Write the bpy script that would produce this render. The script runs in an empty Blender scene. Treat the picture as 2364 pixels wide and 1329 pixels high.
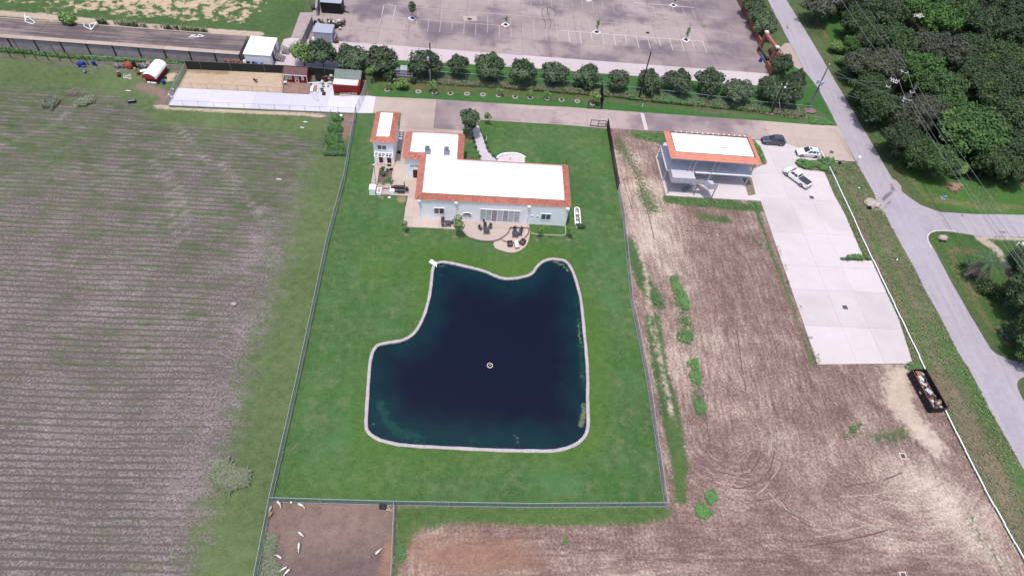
import bpy, math, random
import numpy as np
from mathutils import Vector, Matrix
random.seed(7); rng = np.random.default_rng(11)
sc = bpy.context.scene
col = sc.collection
# ---------------------------------------------------------------- camera, sky, sun, exposure
CAM_H = 76.0
PITCH, ROLL, YAW = 9.05031993e-01, 1.46320186e-01, 1.28676711e-01
FPX, CX, CY = 1420.0, 1182.0, 664.5
_f = Vector((math.sin(YAW)*math.cos(PITCH), math.cos(YAW)*math.cos(PITCH), -math.sin(PITCH)))
_r = Vector((math.cos(YAW), -math.sin(YAW), 0)); _u = _r.cross(_f)
RT = _r*math.cos(ROLL)+_u*math.sin(ROLL); UP = -_r*math.sin(ROLL)+_u*math.cos(ROLL)
cam = bpy.data.cameras.new('camera'); camo = bpy.data.objects.new('camera', cam); col.objects.link(camo)
M = Matrix((RT, UP, -_f)).transposed().to_4x4(); M.translation = Vector((0, 0, CAM_H))
camo.matrix_world = M
cam.angle = 2*math.atan(1182/FPX); cam.clip_start = 1; cam.clip_end = 6000
sc.camera = camo
SUN = Vector((-0.12, -0.2, 1)).normalized()
sun = bpy.data.lights.new('sun', 'SUN'); sun.energy = 2.6; sun.angle = math.radians(0.6); sun.color = (1, .965, .92)
suno = bpy.data.objects.new('sun', sun); col.objects.link(suno); suno.location = (0, 0, 120)
suno.rotation_euler = SUN.to_track_quat('Z', 'Y').to_euler()
w = bpy.data.worlds.new('World'); sc.world = w; w.use_nodes = True
nt = w.node_tree; sky = nt.nodes.new('ShaderNodeTexSky'); sky.sky_type = 'NISHITA'; sky.sun_disc = False
sky.sun_elevation = math.asin(SUN.z); sky.sun_rotation = math.atan2(SUN.x, SUN.y)
sky.air_density = 1.0; sky.dust_density = 3.2; sky.ozone_density = 1.0
bg = nt.nodes['Background']; nt.links.new(sky.outputs[0], bg.inputs[0]); bg.inputs[1].default_value = 0.15
sc.view_settings.view_transform = 'Standard'; sc.view_settings.look = 'None'
sc.view_settings.exposure = 0.33; sc.view_settings.gamma = 1; sc.view_settings.use_curve_mapping = False
sc.cycles.max_bounces = 6; sc.cycles.transparent_max_bounces = 16

# ---------------------------------------------------------------- helpers
def G(x, y, z=0.0):
    v = RT*((x-CX)/FPX) - UP*((y-CY)/FPX) + _f
    t = (z-CAM_H)/v.z
    return Vector((v.x*t, v.y*t, z))
def GG(pts, z=0.0): return [G(x, y, z) for x, y in pts]
def C(r, g, b, k=1/1.45):
    def l(c):
        c /= 255.0
        return (c/12.92 if c < .04045 else ((c+.055)/1.055)**2.4)*k
    return (l(r), l(g), l(b), 1)

class NB:
    def __init__(s, name, rough=.8, spec=.3, metal=0):
        s.m = bpy.data.materials.new(name); s.m.use_nodes = True; s.t = s.m.node_tree
        s.b = s.t.nodes['Principled BSDF']; s.b.inputs['Roughness'].default_value = rough
        s.b.inputs['Specular IOR Level'].default_value = spec; s.b.inputs['Metallic'].default_value = metal
        s.pos = None
    def n(s, t, **k):
        nd = s.t.nodes.new(t)
        for a, v in k.items(): setattr(nd, a, v)
        return nd
    def L(s, a, b): s.t.links.new(a, b)
    def P(s):
        if s.pos is None: s.pos = s.n('ShaderNodeNewGeometry').outputs['Position']
        return s.pos
    def scaled(s, sx, sy, sz, src=None):
        m = s.n('ShaderNodeVectorMath', operation='MULTIPLY'); s.L(src or s.P(), m.inputs[0]); m.inputs[1].default_value = (sx, sy, sz); return m.outputs[0]
    def noise(s, scale, detail=4, rough=.6, vec=None, dist=0):
        n = s.n('ShaderNodeTexNoise'); s.L(vec or s.P(), n.inputs['Vector'])
        n.inputs['Scale'].default_value = scale; n.inputs['Detail'].default_value = detail; n.inputs['Roughness'].default_value = rough; n.inputs['Distortion'].default_value = dist
        return n.outputs['Fac']
    def math(s, op, a, b=None, c=None, clamp=False):
        m = s.n('ShaderNodeMath', operation=op); m.use_clamp = clamp
        for i, v in enumerate((a, b, c)):
            if v is None: continue
            if isinstance(v, (int, float)): m.inputs[i].default_value = v
            else: s.L(v, m.inputs[i])
        return m.outputs[0]
    def rng(s, v, a, b, c=0, d=1, smooth=True):
        m = s.n('ShaderNodeMapRange'); m.interpolation_type = 'SMOOTHSTEP' if smooth else 'LINEAR'
        s.L(v, m.inputs[0]); m.inputs[1].default_value = a; m.inputs[2].default_value = b; m.inputs[3].default_value = c; m.inputs[4].default_value = d
        return m.outputs[0]
    def mix(s, f, a, b):
        m = s.n('ShaderNodeMix', data_type='RGBA')
        if isinstance(f, (int, float)): m.inputs[0].default_value = f
        else: s.L(f, m.inputs[0])
        for i, v in ((6, a), (7, b)):
            if isinstance(v, tuple): m.inputs[i].default_value = v
            else: s.L(v, m.inputs[i])
        return m.outputs[2]
    def attr(s, n):
        a = s.n('ShaderNodeAttribute', attribute_name=n); return a.outputs['Fac']
    def out(s, c, bump=None, bs=.3, bd=.05):
        if isinstance(c, tuple): s.b.inputs['Base Color'].default_value = c
        else: s.L(c, s.b.inputs['Base Color'])
        if bump is not None:
            b = s.n('ShaderNodeBump'); b.inputs['Strength'].default_value = bs; b.inputs['Distance'].default_value = bd
            s.L(bump, b.inputs['Height']); s.L(b.outputs[0], s.b.inputs['Normal'])
        return s.m

def simple(name, c, rough=.6, var=.12, scale=3, spec=.3, metal=0, bump=0.0, rnd=0.0):
    """a colour with grain and wear: mottled by noise, a little different from object to object"""
    b = NB(name, rough, spec, metal)
    f = b.rng(b.noise(scale, 5, .65), .3, .7, 1-var, 1+var*.6)
    if rnd:
        oi = b.n('ShaderNodeObjectInfo').outputs['Random']
        f = b.math('MULTIPLY', f, b.math('MULTIPLY_ADD', oi, rnd, 1-rnd/2))
    m = b.n('ShaderNodeVectorMath', operation='SCALE'); m.inputs[0].default_value = c[:3]; b.L(f, m.inputs['Scale'])
    return b.out(m.outputs[0], b.noise(scale*4, 3) if bump else None, bump)

def region_mat(name, base, chans=(), fine=5.0, rough=.95, bump=.5, contrast=1.0, extra=None):
    """ground cover: base (dark, light) mottled at three sizes; each channel is a cover laid out by a mesh attribute and frayed by noise"""
    b = NB(name, rough, .15)
    n1 = b.noise(fine, 4, .7); n2 = b.noise(.9, 4, .6); n3 = b.noise(.09, 3, .6)
    mott = b.math('ADD', b.math('MULTIPLY', n1, .55), b.math('ADD', b.math('MULTIPLY', n2, .3), b.math('MULTIPLY', n3, .25)))
    mf = b.rng(mott, .55-.16/contrast, .55+.16/contrast)
    c = b.mix(mf, base[0], base[1])
    if extra: c = extra(b, c, mf)
    for i, (att, ca, cb, amp, sc_, soft) in enumerate(chans):
        nf = b.noise(sc_, 5, .68)
        v = b.math('ADD', b.attr(att), b.math('MULTIPLY', b.math('SUBTRACT', nf, .5), amp))
        c = b.mix(b.rng(v, .5-soft, .5+soft), c, b.mix(mf, ca, cb))
    return b.out(c, mott, bump, .25)

# ---- numpy noise and fields
_perm = rng.random((256, 256))
def vnoise(x, y):
    xi = np.floor(x).astype(int); yi = np.floor(y).astype(int); fx = x-xi; fy = y-yi
    fx = fx*fx*(3-2*fx); fy = fy*fy*(3-2*fy)
    a = _perm[xi & 255, yi & 255]; b = _perm[(xi+1) & 255, yi & 255]; c = _perm[xi & 255, (yi+1) & 255]; d = _perm[(xi+1) & 255, (yi+1) & 255]
    return (a*(1-fx)+b*fx)*(1-fy)+(c*(1-fx)+d*fx)*fy
def fbm(x, y, s=1.0, o=4, ox=0):
    v = 0; a = 1; t = 0; x = x*s+ox; y = y*s+ox*1.7
    for i in range(o):
        v = v+a*vnoise(x, y); t += a; a *= .55; x = x*2.03+11.3; y = y*2.03+5.1
    return v/t
def inside(X, Y, poly):
    c = np.zeros(X.shape, bool); n = len(poly)
    for i in range(n):
        x1, y1 = poly[i][0], poly[i][1]; x2, y2 = poly[(i+1) % n][0], poly[(i+1) % n][1]
        if y1 == y2: continue
        k = ((y1 > Y) != (y2 > Y)) & (X < (x2-x1)*(Y-y1)/(y2-y1)+x1); c ^= k
    return c
def nearest(X, Y, pts, closed=True):
    bd = np.full(X.shape, 1e9); bx = X.copy(); by = Y.copy(); n = len(pts)
    for i in range(n if closed else n-1):
        x1, y1 = pts[i][0], pts[i][1]; x2, y2 = pts[(i+1) % n][0], pts[(i+1) % n][1]
        dx, dy = x2-x1, y2-y1; q = dx*dx+dy*dy+1e-9
        t = np.clip(((X-x1)*dx+(Y-y1)*dy)/q, 0, 1); px = x1+t*dx; py = y1+t*dy; d = (X-px)**2+(Y-py)**2
        k = d < bd; bd = np.where(k, d, bd); bx = np.where(k, px, bx); by = np.where(k, py, by)
    return np.sqrt(bd), bx, by
def fline(X, Y, px, r, world=False):
    p = px if world else GG(px)
    return np.clip(1-nearest(X, Y, p, False)[0]/r, 0, 1)
def fpoly(X, Y, px, soft, world=False):
    p = px if world else GG(px); d = nearest(X, Y, p)[0]; s = np.where(inside(X, Y, p), d, -d)
    return np.clip(.5+s/(2*soft), 0, 1)
def catmull(pts, n=5, closed=True):
    o = []; N = len(pts); P = [Vector(p) for p in pts]
    for i in range(N if closed else N-1):
        if closed: a, b, c, d = P[i-1], P[i], P[(i+1) % N], P[(i+2) % N]
        else: a, b, c, d = P[max(i-1, 0)], P[i], P[i+1], P[min(i+2, N-1)]
        for k in range(n):
            t = k/n; o.append(.5*((2*b)+(c-a)*t+(2*a-5*b+4*c-d)*t*t+(3*b-a-3*c+d)*t**3))
    if not closed: o.append(P[-1])
    return o

# ---- scene graph helpers
def tag(o, label=None, cat=None, group=None, kind=None):
    if label: o['label'] = label
    if cat: o['category'] = cat
    if group: o['group'] = group
    if kind: o['kind'] = kind
    return o
def wmat(o):
    m = Matrix()
    while o is not None: m = o.matrix_basis @ m; o = o.parent
    return m
def thing(name, label, cat, loc=(0, 0, 0), rz=0, group=None):
    o = bpy.data.objects.new(name, None); col.objects.link(o); o.location = Vector(loc); o.rotation_euler = (0, 0, rz); o.empty_display_size = .3
    return tag(o, label, cat, group)
def link(name, me, m, parent=None, kind=None, loc=None):
    o = bpy.data.objects.new(name, me); col.objects.link(o)
    if m is not None and not me.materials:
        for x in (m if isinstance(m, (list, tuple)) else [m]): me.materials.append(x)
    if parent is not None: o.parent = parent
    if loc is not None: o.location = loc
    if kind: o['kind'] = kind
    return o
def copy_tree(o, parent=None):
    c = o.copy(); col.objects.link(c)
    if parent is not None: c.parent = parent
    for ch in list(o.children): copy_tree(ch, c)
    return c

class MB:
    def __init__(s): s.v = []; s.f = []; s.mi = []
    def add(s, vs, fs, mi=0):
        k = len(s.v); s.v += [tuple(v) for v in vs]; s.f += [tuple(i+k for i in f) for f in fs]; s.mi += [mi]*len(fs); return s
    def box(s, c, d, rz=0, mi=0, tilt=None):
        hx, hy, hz = d[0]/2, d[1]/2, d[2]/2; R = Matrix.Rotation(rz, 3, 'Z')
        if tilt is not None: R = R @ tilt
        c = Vector(c)
        vs = [c+R @ Vector((a*hx, b*hy, e*hz)) for e in (-1, 1) for a, b in ((-1, -1), (1, -1), (1, 1), (-1, 1))]
        return s.add(vs, [(3, 2, 1, 0), (4, 5, 6, 7), (0, 1, 5, 4), (1, 2, 6, 5), (2, 3, 7, 6), (3, 0, 4, 7)], mi)
    def bb(s, x0, x1, y0, y1, z0, z1, mi=0): return s.box(((x0+x1)/2, (y0+y1)/2, (z0+z1)/2), (x1-x0, y1-y0, z1-z0), 0, mi)
    def prism(s, poly, z0, z1, mi=0):
        n = len(poly); a = sum(poly[i][0]*poly[(i+1) % n][1]-poly[(i+1) % n][0]*poly[i][1] for i in range(n))
        if a < 0: poly = poly[::-1]
        vs = [(p[0], p[1], z0) for p in poly]+[(p[0], p[1], z1) for p in poly]
        return s.add(vs, [tuple(range(n-1, -1, -1)), tuple(range(n, 2*n))]+[(i, (i+1) % n, n+(i+1) % n, n+i) for i in range(n)], mi)
    def loft(s, rings, cap=True, mi=0):
        n = len(rings[0]); vs = [p for r in rings for p in r]; fs = []
        for k in range(len(rings)-1):
            for i in range(n): j = (i+1) % n; fs.append((k*n+i, k*n+j, (k+1)*n+j, (k+1)*n+i))
        if cap: fs += [tuple(range(n-1, -1, -1)), tuple((len(rings)-1)*n+i for i in range(n))]
        return s.add(vs, fs, mi)
    def tube(s, pts, r, n=6, r1=None, mi=0, cap=True):
        pts = [Vector(p) for p in pts]; rings = []; N = len(pts)
        for i, p in enumerate(pts):
            d = (pts[min(i+1, N-1)]-pts[max(i-1, 0)]).normalized(); a = d.cross(Vector((0, 0, 1)))
            if a.length < 1e-3: a = Vector((1, 0, 0))
            a.normalize(); b = a.cross(d); rr = r if r1 is None else r+(r1-r)*i/(N-1)
            rings.append([p+a*math.cos(2*math.pi*k/n)*rr+b*math.sin(2*math.pi*k/n)*rr for k in range(n)])
        return s.loft(rings, cap, mi)
    def lathe(s, c, prof, n=12, mi=0):
        c = Vector(c); rings = [[c+Vector((math.cos(2*math.pi*k/n)*r, math.sin(2*math.pi*k/n)*r, z)) for k in range(n)] for r, z in prof]
        return s.loft(rings, True, mi)
    def disc(s, c, ax, r, t, n=14, mi=0):
        c = Vector(c); ax = Vector(ax).normalized(); return s.tube([c-ax*t/2, c+ax*t/2], r, n, mi=mi)
    def blob(s, c, r, mi=0, seed=0, n=7):
        c = Vector(c); rr = random.Random(seed); rings = []
        for j in range(1, 6):
            ph = math.pi*j/6
            rings.append([c+Vector((math.cos(2*math.pi*k/n)*math.sin(ph)*r[0]*rr.uniform(.8, 1.15), math.sin(2*math.pi*k/n)*math.sin(ph)*r[1]*rr.uniform(.8, 1.15), r[2]*(1-math.cos(ph))*rr.uniform(.9, 1.1)))
                          for k in range(n)])
        rings.reverse(); return s.loft([[p for p in q] for q in rings][::-1], True, mi)
    def quad(s, a, b, c, d, mi=0): return s.add([a, b, c, d], [(0, 1, 2, 3)], mi)
    def build(s, name, m, parent=None, kind=None, local=False, smooth=False, bevel=0):
        vs = [Vector(v) for v in s.v]; loc = None
        if not local:
            if parent is not None: I = wmat(parent).inverted(); vs = [I @ v for v in vs]
            else:
                mn = [min(v[i] for v in vs) for i in range(3)]; mx = [max(v[i] for v in vs) for i in range(3)]
                loc = Vector(((mn[0]+mx[0])/2, (mn[1]+mx[1])/2, mn[2])); vs = [v-loc for v in vs]
        me = bpy.data.meshes.new(name); me.from_pydata([tuple(v) for v in vs], [], s.f); me.update()
        ms = m if isinstance(m, (list, tuple)) else [m]
        for x in ms: me.materials.append(x)
        if len(ms) > 1: me.polygons.foreach_set('material_index', s.mi)
        if smooth: me.polygons.foreach_set('use_smooth', [True]*len(me.polygons))
        o = link(name, me, None, parent, kind, loc)
        if bevel:
            bm = o.modifiers.new('edges', 'BEVEL'); bm.width = bevel; bm.segments = 2; bm.limit_method = 'ANGLE'
        return o

def sheet(name, poly, z, cell, m, layers=None, holes=(), world=False, relief=None, ragged=0, label=None, kind='structure', parent=None):
    """a piece of ground as a fine grid trimmed to its outline, carrying the cover attributes"""
    P = [(p[0], p[1]) for p in (poly if world else GG(poly))]
    if ragged:
        Q = []
        for i in range(len(P)):
            a = Vector(P[i]); b = Vector(P[(i+1) % len(P)]); d = b-a; n = max(1, int(d.length/(cell*1.5))); nn = Vector((-d.y, d.x)).normalized() if d.length else Vector((0, 0))
            for k in range(n):
                p = a+d*k/n; j = (float(fbm(np.array([p.x]), np.array([p.y]), .7, 3)[0])-.5)*2*ragged
                Q.append(tuple(p+nn*j))
        P = Q
    H = [[(p[0], p[1]) for p in h] for h in holes]
    xs = [p[0] for p in P]; ys = [p[1] for p in P]
    gx = np.arange(min(xs)-cell, max(xs)+cell*2, cell); gy = np.arange(min(ys)-cell, max(ys)+cell*2, cell)
    X, Y = np.meshgrid(gx, gy); X = X+.0013; Y = Y+.0017
    ins = inside(X, Y, P)
    for h in H: ins &= ~inside(X, Y, h)
    a = ins[:-1, :-1]; keep = a | ins[1:, :-1] | ins[:-1, 1:] | ins[1:, 1:]
    used = np.zeros(X.shape, bool)
    for di in (0, 1):
        for dj in (0, 1): used[di:di+keep.shape[0], dj:dj+keep.shape[1]] |= keep
    o = used & ~ins; ox, oy = X[o], Y[o]; best, bx, by = nearest(ox, oy, P)
    for h in H:
        d, hx, hy = nearest(ox, oy, h); k = d < best; bx = np.where(k, hx, bx); by = np.where(k, hy, by); best = np.where(k, d, best)
    X[o] = bx; Y[o] = by
    idx = -np.ones(X.shape, int); idx[used] = np.arange(used.sum()); VX = X[used]; VY = Y[used]
    VZ = np.full(VX.shape, z)
    if relief is not None: VZ = VZ+relief(VX, VY)
    ii, jj = np.nonzero(keep)
    F = np.stack([idx[ii, jj], idx[ii, jj+1], idx[ii+1, jj+1], idx[ii+1, jj]], 1)
    cx, cy = VX.mean(), VY.mean()
    if parent is not None: cx = cy = 0
    me = bpy.data.meshes.new(name); me.vertices.add(len(VX)); me.vertices.foreach_set('co', np.stack([VX-cx, VY-cy, VZ-(0 if parent is not None else z)], 1).ravel())
    me.loops.add(F.size); me.loops.foreach_set('vertex_index', F.ravel()); me.polygons.add(len(F)); me.polygons.foreach_set('loop_start', np.arange(0, F.size, 4))
    me.update(calc_edges=True)
    for k, fn in (layers or {}).items():
        at = me.attributes.new(k, 'FLOAT', 'POINT'); at.data.foreach_set('value', np.clip(fn(VX, VY), 0, 2).astype(np.float32))
    ob = link(name, me, m, parent, kind, None if parent is not None else Vector((cx, cy, z)))
    return ob

def clip_poly(poly, x0, x1, y0, y1):
    def cl(P, ax, v, sg):
        o = []
        for i in range(len(P)):
            a, b = P[i-1], P[i]; da = (a[ax]-v)*sg; db = (b[ax]-v)*sg
            if da >= 0: 
                if db >= 0: o.append(b)
                else: t = da/(da-db); o.append((a[0]+(b[0]-a[0])*t, a[1]+(b[1]-a[1])*t))
            elif db >= 0: t = da/(da-db); o.append((a[0]+(b[0]-a[0])*t, a[1]+(b[1]-a[1])*t)); o.append(b)
        return o
    P = [(p[0], p[1]) for p in poly]
    for ax, v, sg in ((0, x0, 1), (0, x1, -1), (1, y0, 1), (1, y1, -1)):
        P = cl(P, ax, v, sg)
        if len(P) < 3: return []
    return P
def area(P): return abs(sum(P[i-1][0]*P[i][1]-P[i][0]*P[i-1][1] for i in range(len(P))))/2
def slabs(parent, poly, xs, ys, z, m, name='slab', gap=.02, th=.1, rot=0, piv=(0, 0), layers=None, jig=.006):
    """cast slabs between the joints xs and ys, trimmed to the outline; each slab its own part"""
    c, s_ = math.cos(-rot), math.sin(-rot)
    Q = [((p[0]-piv[0])*c-(p[1]-piv[1])*s_, (p[0]-piv[0])*s_+(p[1]-piv[1])*c) for p in poly]
    c2, s2 = math.cos(rot), math.sin(rot)
    for i in range(len(xs)-1):
        for j in range(len(ys)-1):
            R = clip_poly(Q, xs[i]+gap/2, xs[i+1]-gap/2, ys[j]+gap/2, ys[j+1]-gap/2)
            if len(R) < 3 or area(R) < .15: continue
            R = [(p[0]*c2-p[1]*s2+piv[0], p[0]*s2+p[1]*c2+piv[1]) for p in R]
            dz = random.uniform(-jig, jig)
            b = MB(); b.prism(R, z-th+dz, z+dz); b.build(name, m((xs[i]+xs[i+1])/2, (ys[j]+ys[j+1])/2) if callable(m) else m, parent)

def scatter(poly, n, world=False, dens=None, seed=0):
    P = [(p[0], p[1]) for p in (poly if world else GG(poly))]; r = np.random.default_rng(seed)
    xs = [p[0] for p in P]; ys = [p[1] for p in P]; X = r.uniform(min(xs), max(xs), n*3); Y = r.uniform(min(ys), max(ys), n*3)
    k = inside(X, Y, P)
    if dens is not None: k &= r.random(n*3) < dens(X, Y)
    return X[k][:n], Y[k][:n]
def mesh_np(name, V, F, m, cols=None, parent=None, kind=None, loc=None):
    me = bpy.data.meshes.new(name); me.vertices.add(len(V)); me.vertices.foreach_set('co', np.asarray(V, np.float32).ravel()); F = np.asarray(F); k = F.shape[1]
    me.loops.add(F.size); me.loops.foreach_set('vertex_index', F.ravel().astype(np.int32)); me.polygons.add(len(F)); me.polygons.foreach_set('loop_start', np.arange(0, F.size, k, dtype=np.int32))
    me.update(calc_edges=True)
    if cols is not None:
        at = me.attributes.new('tone', 'FLOAT', 'FACE'); at.data.foreach_set('value', cols.astype(np.float32))
    if m is None: return me
    return link(name, me, m, parent, kind, loc)
def tufts(name, X, Y, h, wd, m, label=None, cat=None, z=0, blades=4, seed=1, kind='stuff', parent=None, spread=1.0):
    """blades of grass or weed: bent narrow triangles fanned out of each root"""
    r = np.random.default_rng(seed); n = len(X)
    if n == 0: return None
    X = np.repeat(X, blades); Y = np.repeat(Y, blades); N = len(X); sz = np.repeat(r.uniform(.6, 1.3, n), blades)*r.uniform(.7, 1.2, N)
    a = r.uniform(0, 6.283, N); ln = r.uniform(.25, .9, N)*spread; bx = np.cos(a); by = np.sin(a); px = -by*wd*sz/2; py = bx*wd*sz/2
    zz = np.full(N, z); X = X+bx*wd*.4; Y = Y+by*wd*.4
    v0 = np.stack([X-px, Y-py, zz], 1); v1 = np.stack([X+px, Y+py, zz], 1)
    mx, my, mz = X+bx*h*sz*ln*.4, Y+by*h*sz*ln*.4, zz+h*sz*.65
    v2 = np.stack([mx+px*.8, my+py*.8, mz], 1); v3 = np.stack([mx-px*.8, my-py*.8, mz], 1)
    v4 = np.stack([X+bx*h*sz*ln, Y+by*h*sz*ln, zz+h*sz*(1-.35*ln)], 1)
    V = np.stack([v0, v1, v2, v3, v4], 1).reshape(-1, 3); b = np.arange(N)*5
    F = np.concatenate([np.stack([b, b+1, b+2], 1), np.stack([b, b+2, b+3], 1), np.stack([b+3, b+2, b+4], 1)])
    tone = np.repeat(r.random(n), blades)*.6+r.random(N)*.4; cols = np.concatenate([tone, tone, tone])
    cx, cy = float(X.mean()), float(Y.mean())
    if parent is None: V = V-np.array([cx, cy, z])
    o = mesh_np(name, V, F, m, cols, parent, kind, None if parent is not None else Vector((cx, cy, z)))
    return tag(o, label, cat)
def leafmat(name, a, b, dead=None, rough=.6):
    q = NB(name, rough, .25); t = q.attr('tone'); n = q.noise(.5, 3)
    f = q.math('ADD', q.math('MULTIPLY', t, .75), q.math('MULTIPLY', n, .3), clamp=True); c = q.mix(f, a, b)
    oi = q.n('ShaderNodeObjectInfo').outputs['Random']
    hs = q.n('ShaderNodeHueSaturation'); q.L(c, hs.inputs['Color'])
    hs.inputs['Hue'].default_value = .5; q.L(q.rng(oi, 0, 1, .82, 1.15, False), hs.inputs['Value']); q.L(q.rng(oi, 0, 1, .9, 1.08, False), hs.inputs['Saturation'])
    q.L(hs.outputs[0], q.b.inputs['Base Color'])
    q.b.inputs['Transmission Weight'].default_value = 0
    return q.m
_GX = None
def crown_mesh(name, seed, n, R, zc, leaf, lobes, lr, m, up=.35, taper=0):
    """foliage: leaf-sized folded blades over many lobes spread through the crown"""
    r = np.random.default_rng(seed); R = np.array(R)
    d = r.normal(size=(lobes, 3)); d[:, 2] = np.abs(d[:, 2])*r.choice([1, 1, 1, -.6], lobes); d /= np.linalg.norm(d, axis=1)[:, None]
    cen = d*R*r.uniform(.35, .82, (lobes, 1)); rad = lr*r.uniform(.6, 1.25, lobes)
    k = r.choice(lobes, n, p=rad**2/np.sum(rad**2)); e = r.normal(size=(n, 3)); e /= np.linalg.norm(e, axis=1)[:, None]
    P = cen[k]+e*(rad[k]*r.uniform(.72, 1.08, n)**.7)[:, None]*np.array([1, 1, .85])
    # a few sprays stick out of the outline
    sp = r.random(n) < .10; P[sp] *= r.uniform(1.04, 1.2, (sp.sum(), 1))
    ax = e+np.array([0, 0, up])+r.normal(size=(n, 3))*.45; ax /= np.linalg.norm(ax, axis=1)[:, None]
    t = np.cross(ax, r.normal(size=(n, 3))); t /= np.linalg.norm(t, axis=1)[:, None]; u = np.cross(ax, t)
    s = leaf*r.uniform(.55, 1.25, n)[:, None]
    a = P-t*s; b = P+u*s*.55+ax*s*.18; c = P+t*s; dd = P-u*s*.55+ax*s*.18
    V = np.stack([a, b, c, dd], 1).reshape(-1, 3)
    if taper: k_ = 1-taper*np.clip(V[:, 2:3]/R[2], -1, 1.2); V[:, :2] *= k_
    V[:, 2] += zc; V[:, 2] = np.maximum(V[:, 2], .15)
    i = np.arange(n)*4; F = np.concatenate([np.stack([i, i+1, i+2], 1), np.stack([i, i+2, i+3], 1)])
    tone = np.clip(r.random(lobes)[k]*.55+r.random(n)*.45, 0, 1)
    me = mesh_np(name, V, F, None, np.concatenate([tone, tone])); me.materials.append(m); return me
def trunk_mesh(name, seed, h, r0, R, m, multi=1, lean=.1):
    r = random.Random(seed); b = MB()
    for k in range(multi):
        a = r.uniform(0, 6.28); q = [Vector((0, 0, 0))]; l = lean*(2 if multi > 1 else 1)
        for i in range(1, 5): q.append(Vector((math.cos(a)*l*h*i/4*.5+r.uniform(-.1, .1), math.sin(a)*l*h*i/4*.5+r.uniform(-.1, .1), h*i/4)))
        b.tube(q, r0, 7, r0*.45)
        for j in range(4):
            a2 = r.uniform(0, 6.28); p = q[2+j % 3]; e = p+Vector((math.cos(a2)*R[0]*.6, math.sin(a2)*R[1]*.6, R[2]*r.uniform(.2, .7)))
            b.tube([p, p.lerp(e, .5)+Vector((0, 0, .15)), e], r0*.45, 5, r0*.12)
    me = bpy.data.meshes.new(name); me.from_pydata(b.v, [], b.f); me.materials.append(m); me.update(); return me

# ---------------------------------------------------------------- materials
M_grassA = (C(50, 88, 48), C(92, 126, 74))
def mowed(b, c, mf):
    # mown grass: soft lush and thin patches, faint mower passes
    n = b.noise(.16, 4, .6); n2 = b.noise(.45, 5, .7)
    c = b.mix(b.rng(n, .42, .68, 0, .6), c, C(62, 106, 50)); c = b.mix(b.rng(n2, .48, .74, 0, .7), c, C(124, 130, 94)); c = b.mix(b.rng(b.noise(.11, 3, .6, b.scaled(1, 1, 1)), .52, .66, 0, .45), c, C(86, 130, 84))
    gr = b.noise(3.6, 2, .7); c = b.mix(b.rng(gr, .38, .62, .0, .22), c, C(56, 98, 50)); c = b.mix(b.rng(gr, .55, .75, 0, .35), c, C(124, 150, 108))
    w = b.noise(1.0, 2, .5, b.scaled(.9, .06, 1)); return b.mix(b.rng(w, .5, .62, 0, .22), c, C(88, 128, 70))
m_lawn = region_mat('lawn grass', (C(64, 94, 50), C(104, 130, 84)), [('bare', C(140, 118, 98), C(176, 156, 136), .5, 2.5, .2), ('lush', C(66, 102, 42), C(96, 126, 62), .5, .8, .35)], fine=6, extra=mowed)
def rows(b, c, mf):
    p = b.n('ShaderNodeSeparateXYZ'); b.L(b.P(), p.inputs[0])
    wob = b.noise(.05, 2, .5); y = b.math('ADD', p.outputs[1], b.math('MULTIPLY', wob, 1.6))
    y = b.math('ADD', y, b.math('MULTIPLY', b.noise(2.2, 3, .7), .12))
    s = b.math('SINE', b.math('MULTIPLY', y, 2*math.pi/.95))
    strong = b.math('MULTIPLY', b.attr('rows'), b.rng(b.noise(1.0, 3, .6, b.scaled(.10, .45, 1)),   .3, .6, .3, 1.0))
    line = b.math('MULTIPLY', b.rng(s, .25, .95), strong)          # narrow bare furrow between the stubble rows
    grain = b.math('SUBTRACT', b.noise(3.4, 2, .7), .5); brk = b.noise(1.0, 5, .75, b.scaled(.5, 1.9, 1)); br2 = b.noise(.13, 4, .6)
    v = b.math('ADD', b.math('MULTIPLY', grain, 3.4), b.math('MULTIPLY', b.math('SUBTRACT', brk, .5), 1.6))
    v = b.math('ADD', v, b.math('SUBTRACT', b.math('MULTIPLY', b.math('SUBTRACT', br2, .5), 1.5), b.math('MULTIPLY', line, .85)))
    c = b.mix(b.rng(v, -.5, .5), C(108, 99, 95), C(150, 138, 138)); c = b.mix(b.rng(v, .3, 1.2), c, C(192, 180, 182))
    g = b.math('ADD', b.math('MULTIPLY', line, .16), b.math('ADD', b.attr('green'), b.math('MULTIPLY', b.math('SUBTRACT', b.noise(1.0, 5, .7, b.scaled(.22, .8, 1)), .5), 1.7)))
    g = b.math('ADD', g, b.math('MULTIPLY', grain, .7))
    c = b.mix(b.rng(g, .38, .95), c, b.mix(mf, C(66, 84, 54), C(106, 120, 84)))
    c = b.mix(b.rng(b.noise(.25, 4, .7), .5, .7, 0, .25), c, C(120, 108, 92))
    c = b.mix(b.math('MULTIPLY', b.attr('wheel'), b.rng(grain, -.15, .1)), c, C(196, 182, 184))
    return c
m_field = region_mat('crop stubble', (C(88, 78, 76), C(122, 108, 110)), [('grass', C(74, 98, 58), C(120, 134, 92), 1.35, .7, .3), ('soil', C(120, 98, 88), C(160, 136, 126), .6, 2, .25), ('sand', C(178, 158, 138), C(222, 200, 180), .8, 1.6, .18)], fine=7, extra=rows, bump=.7)
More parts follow.
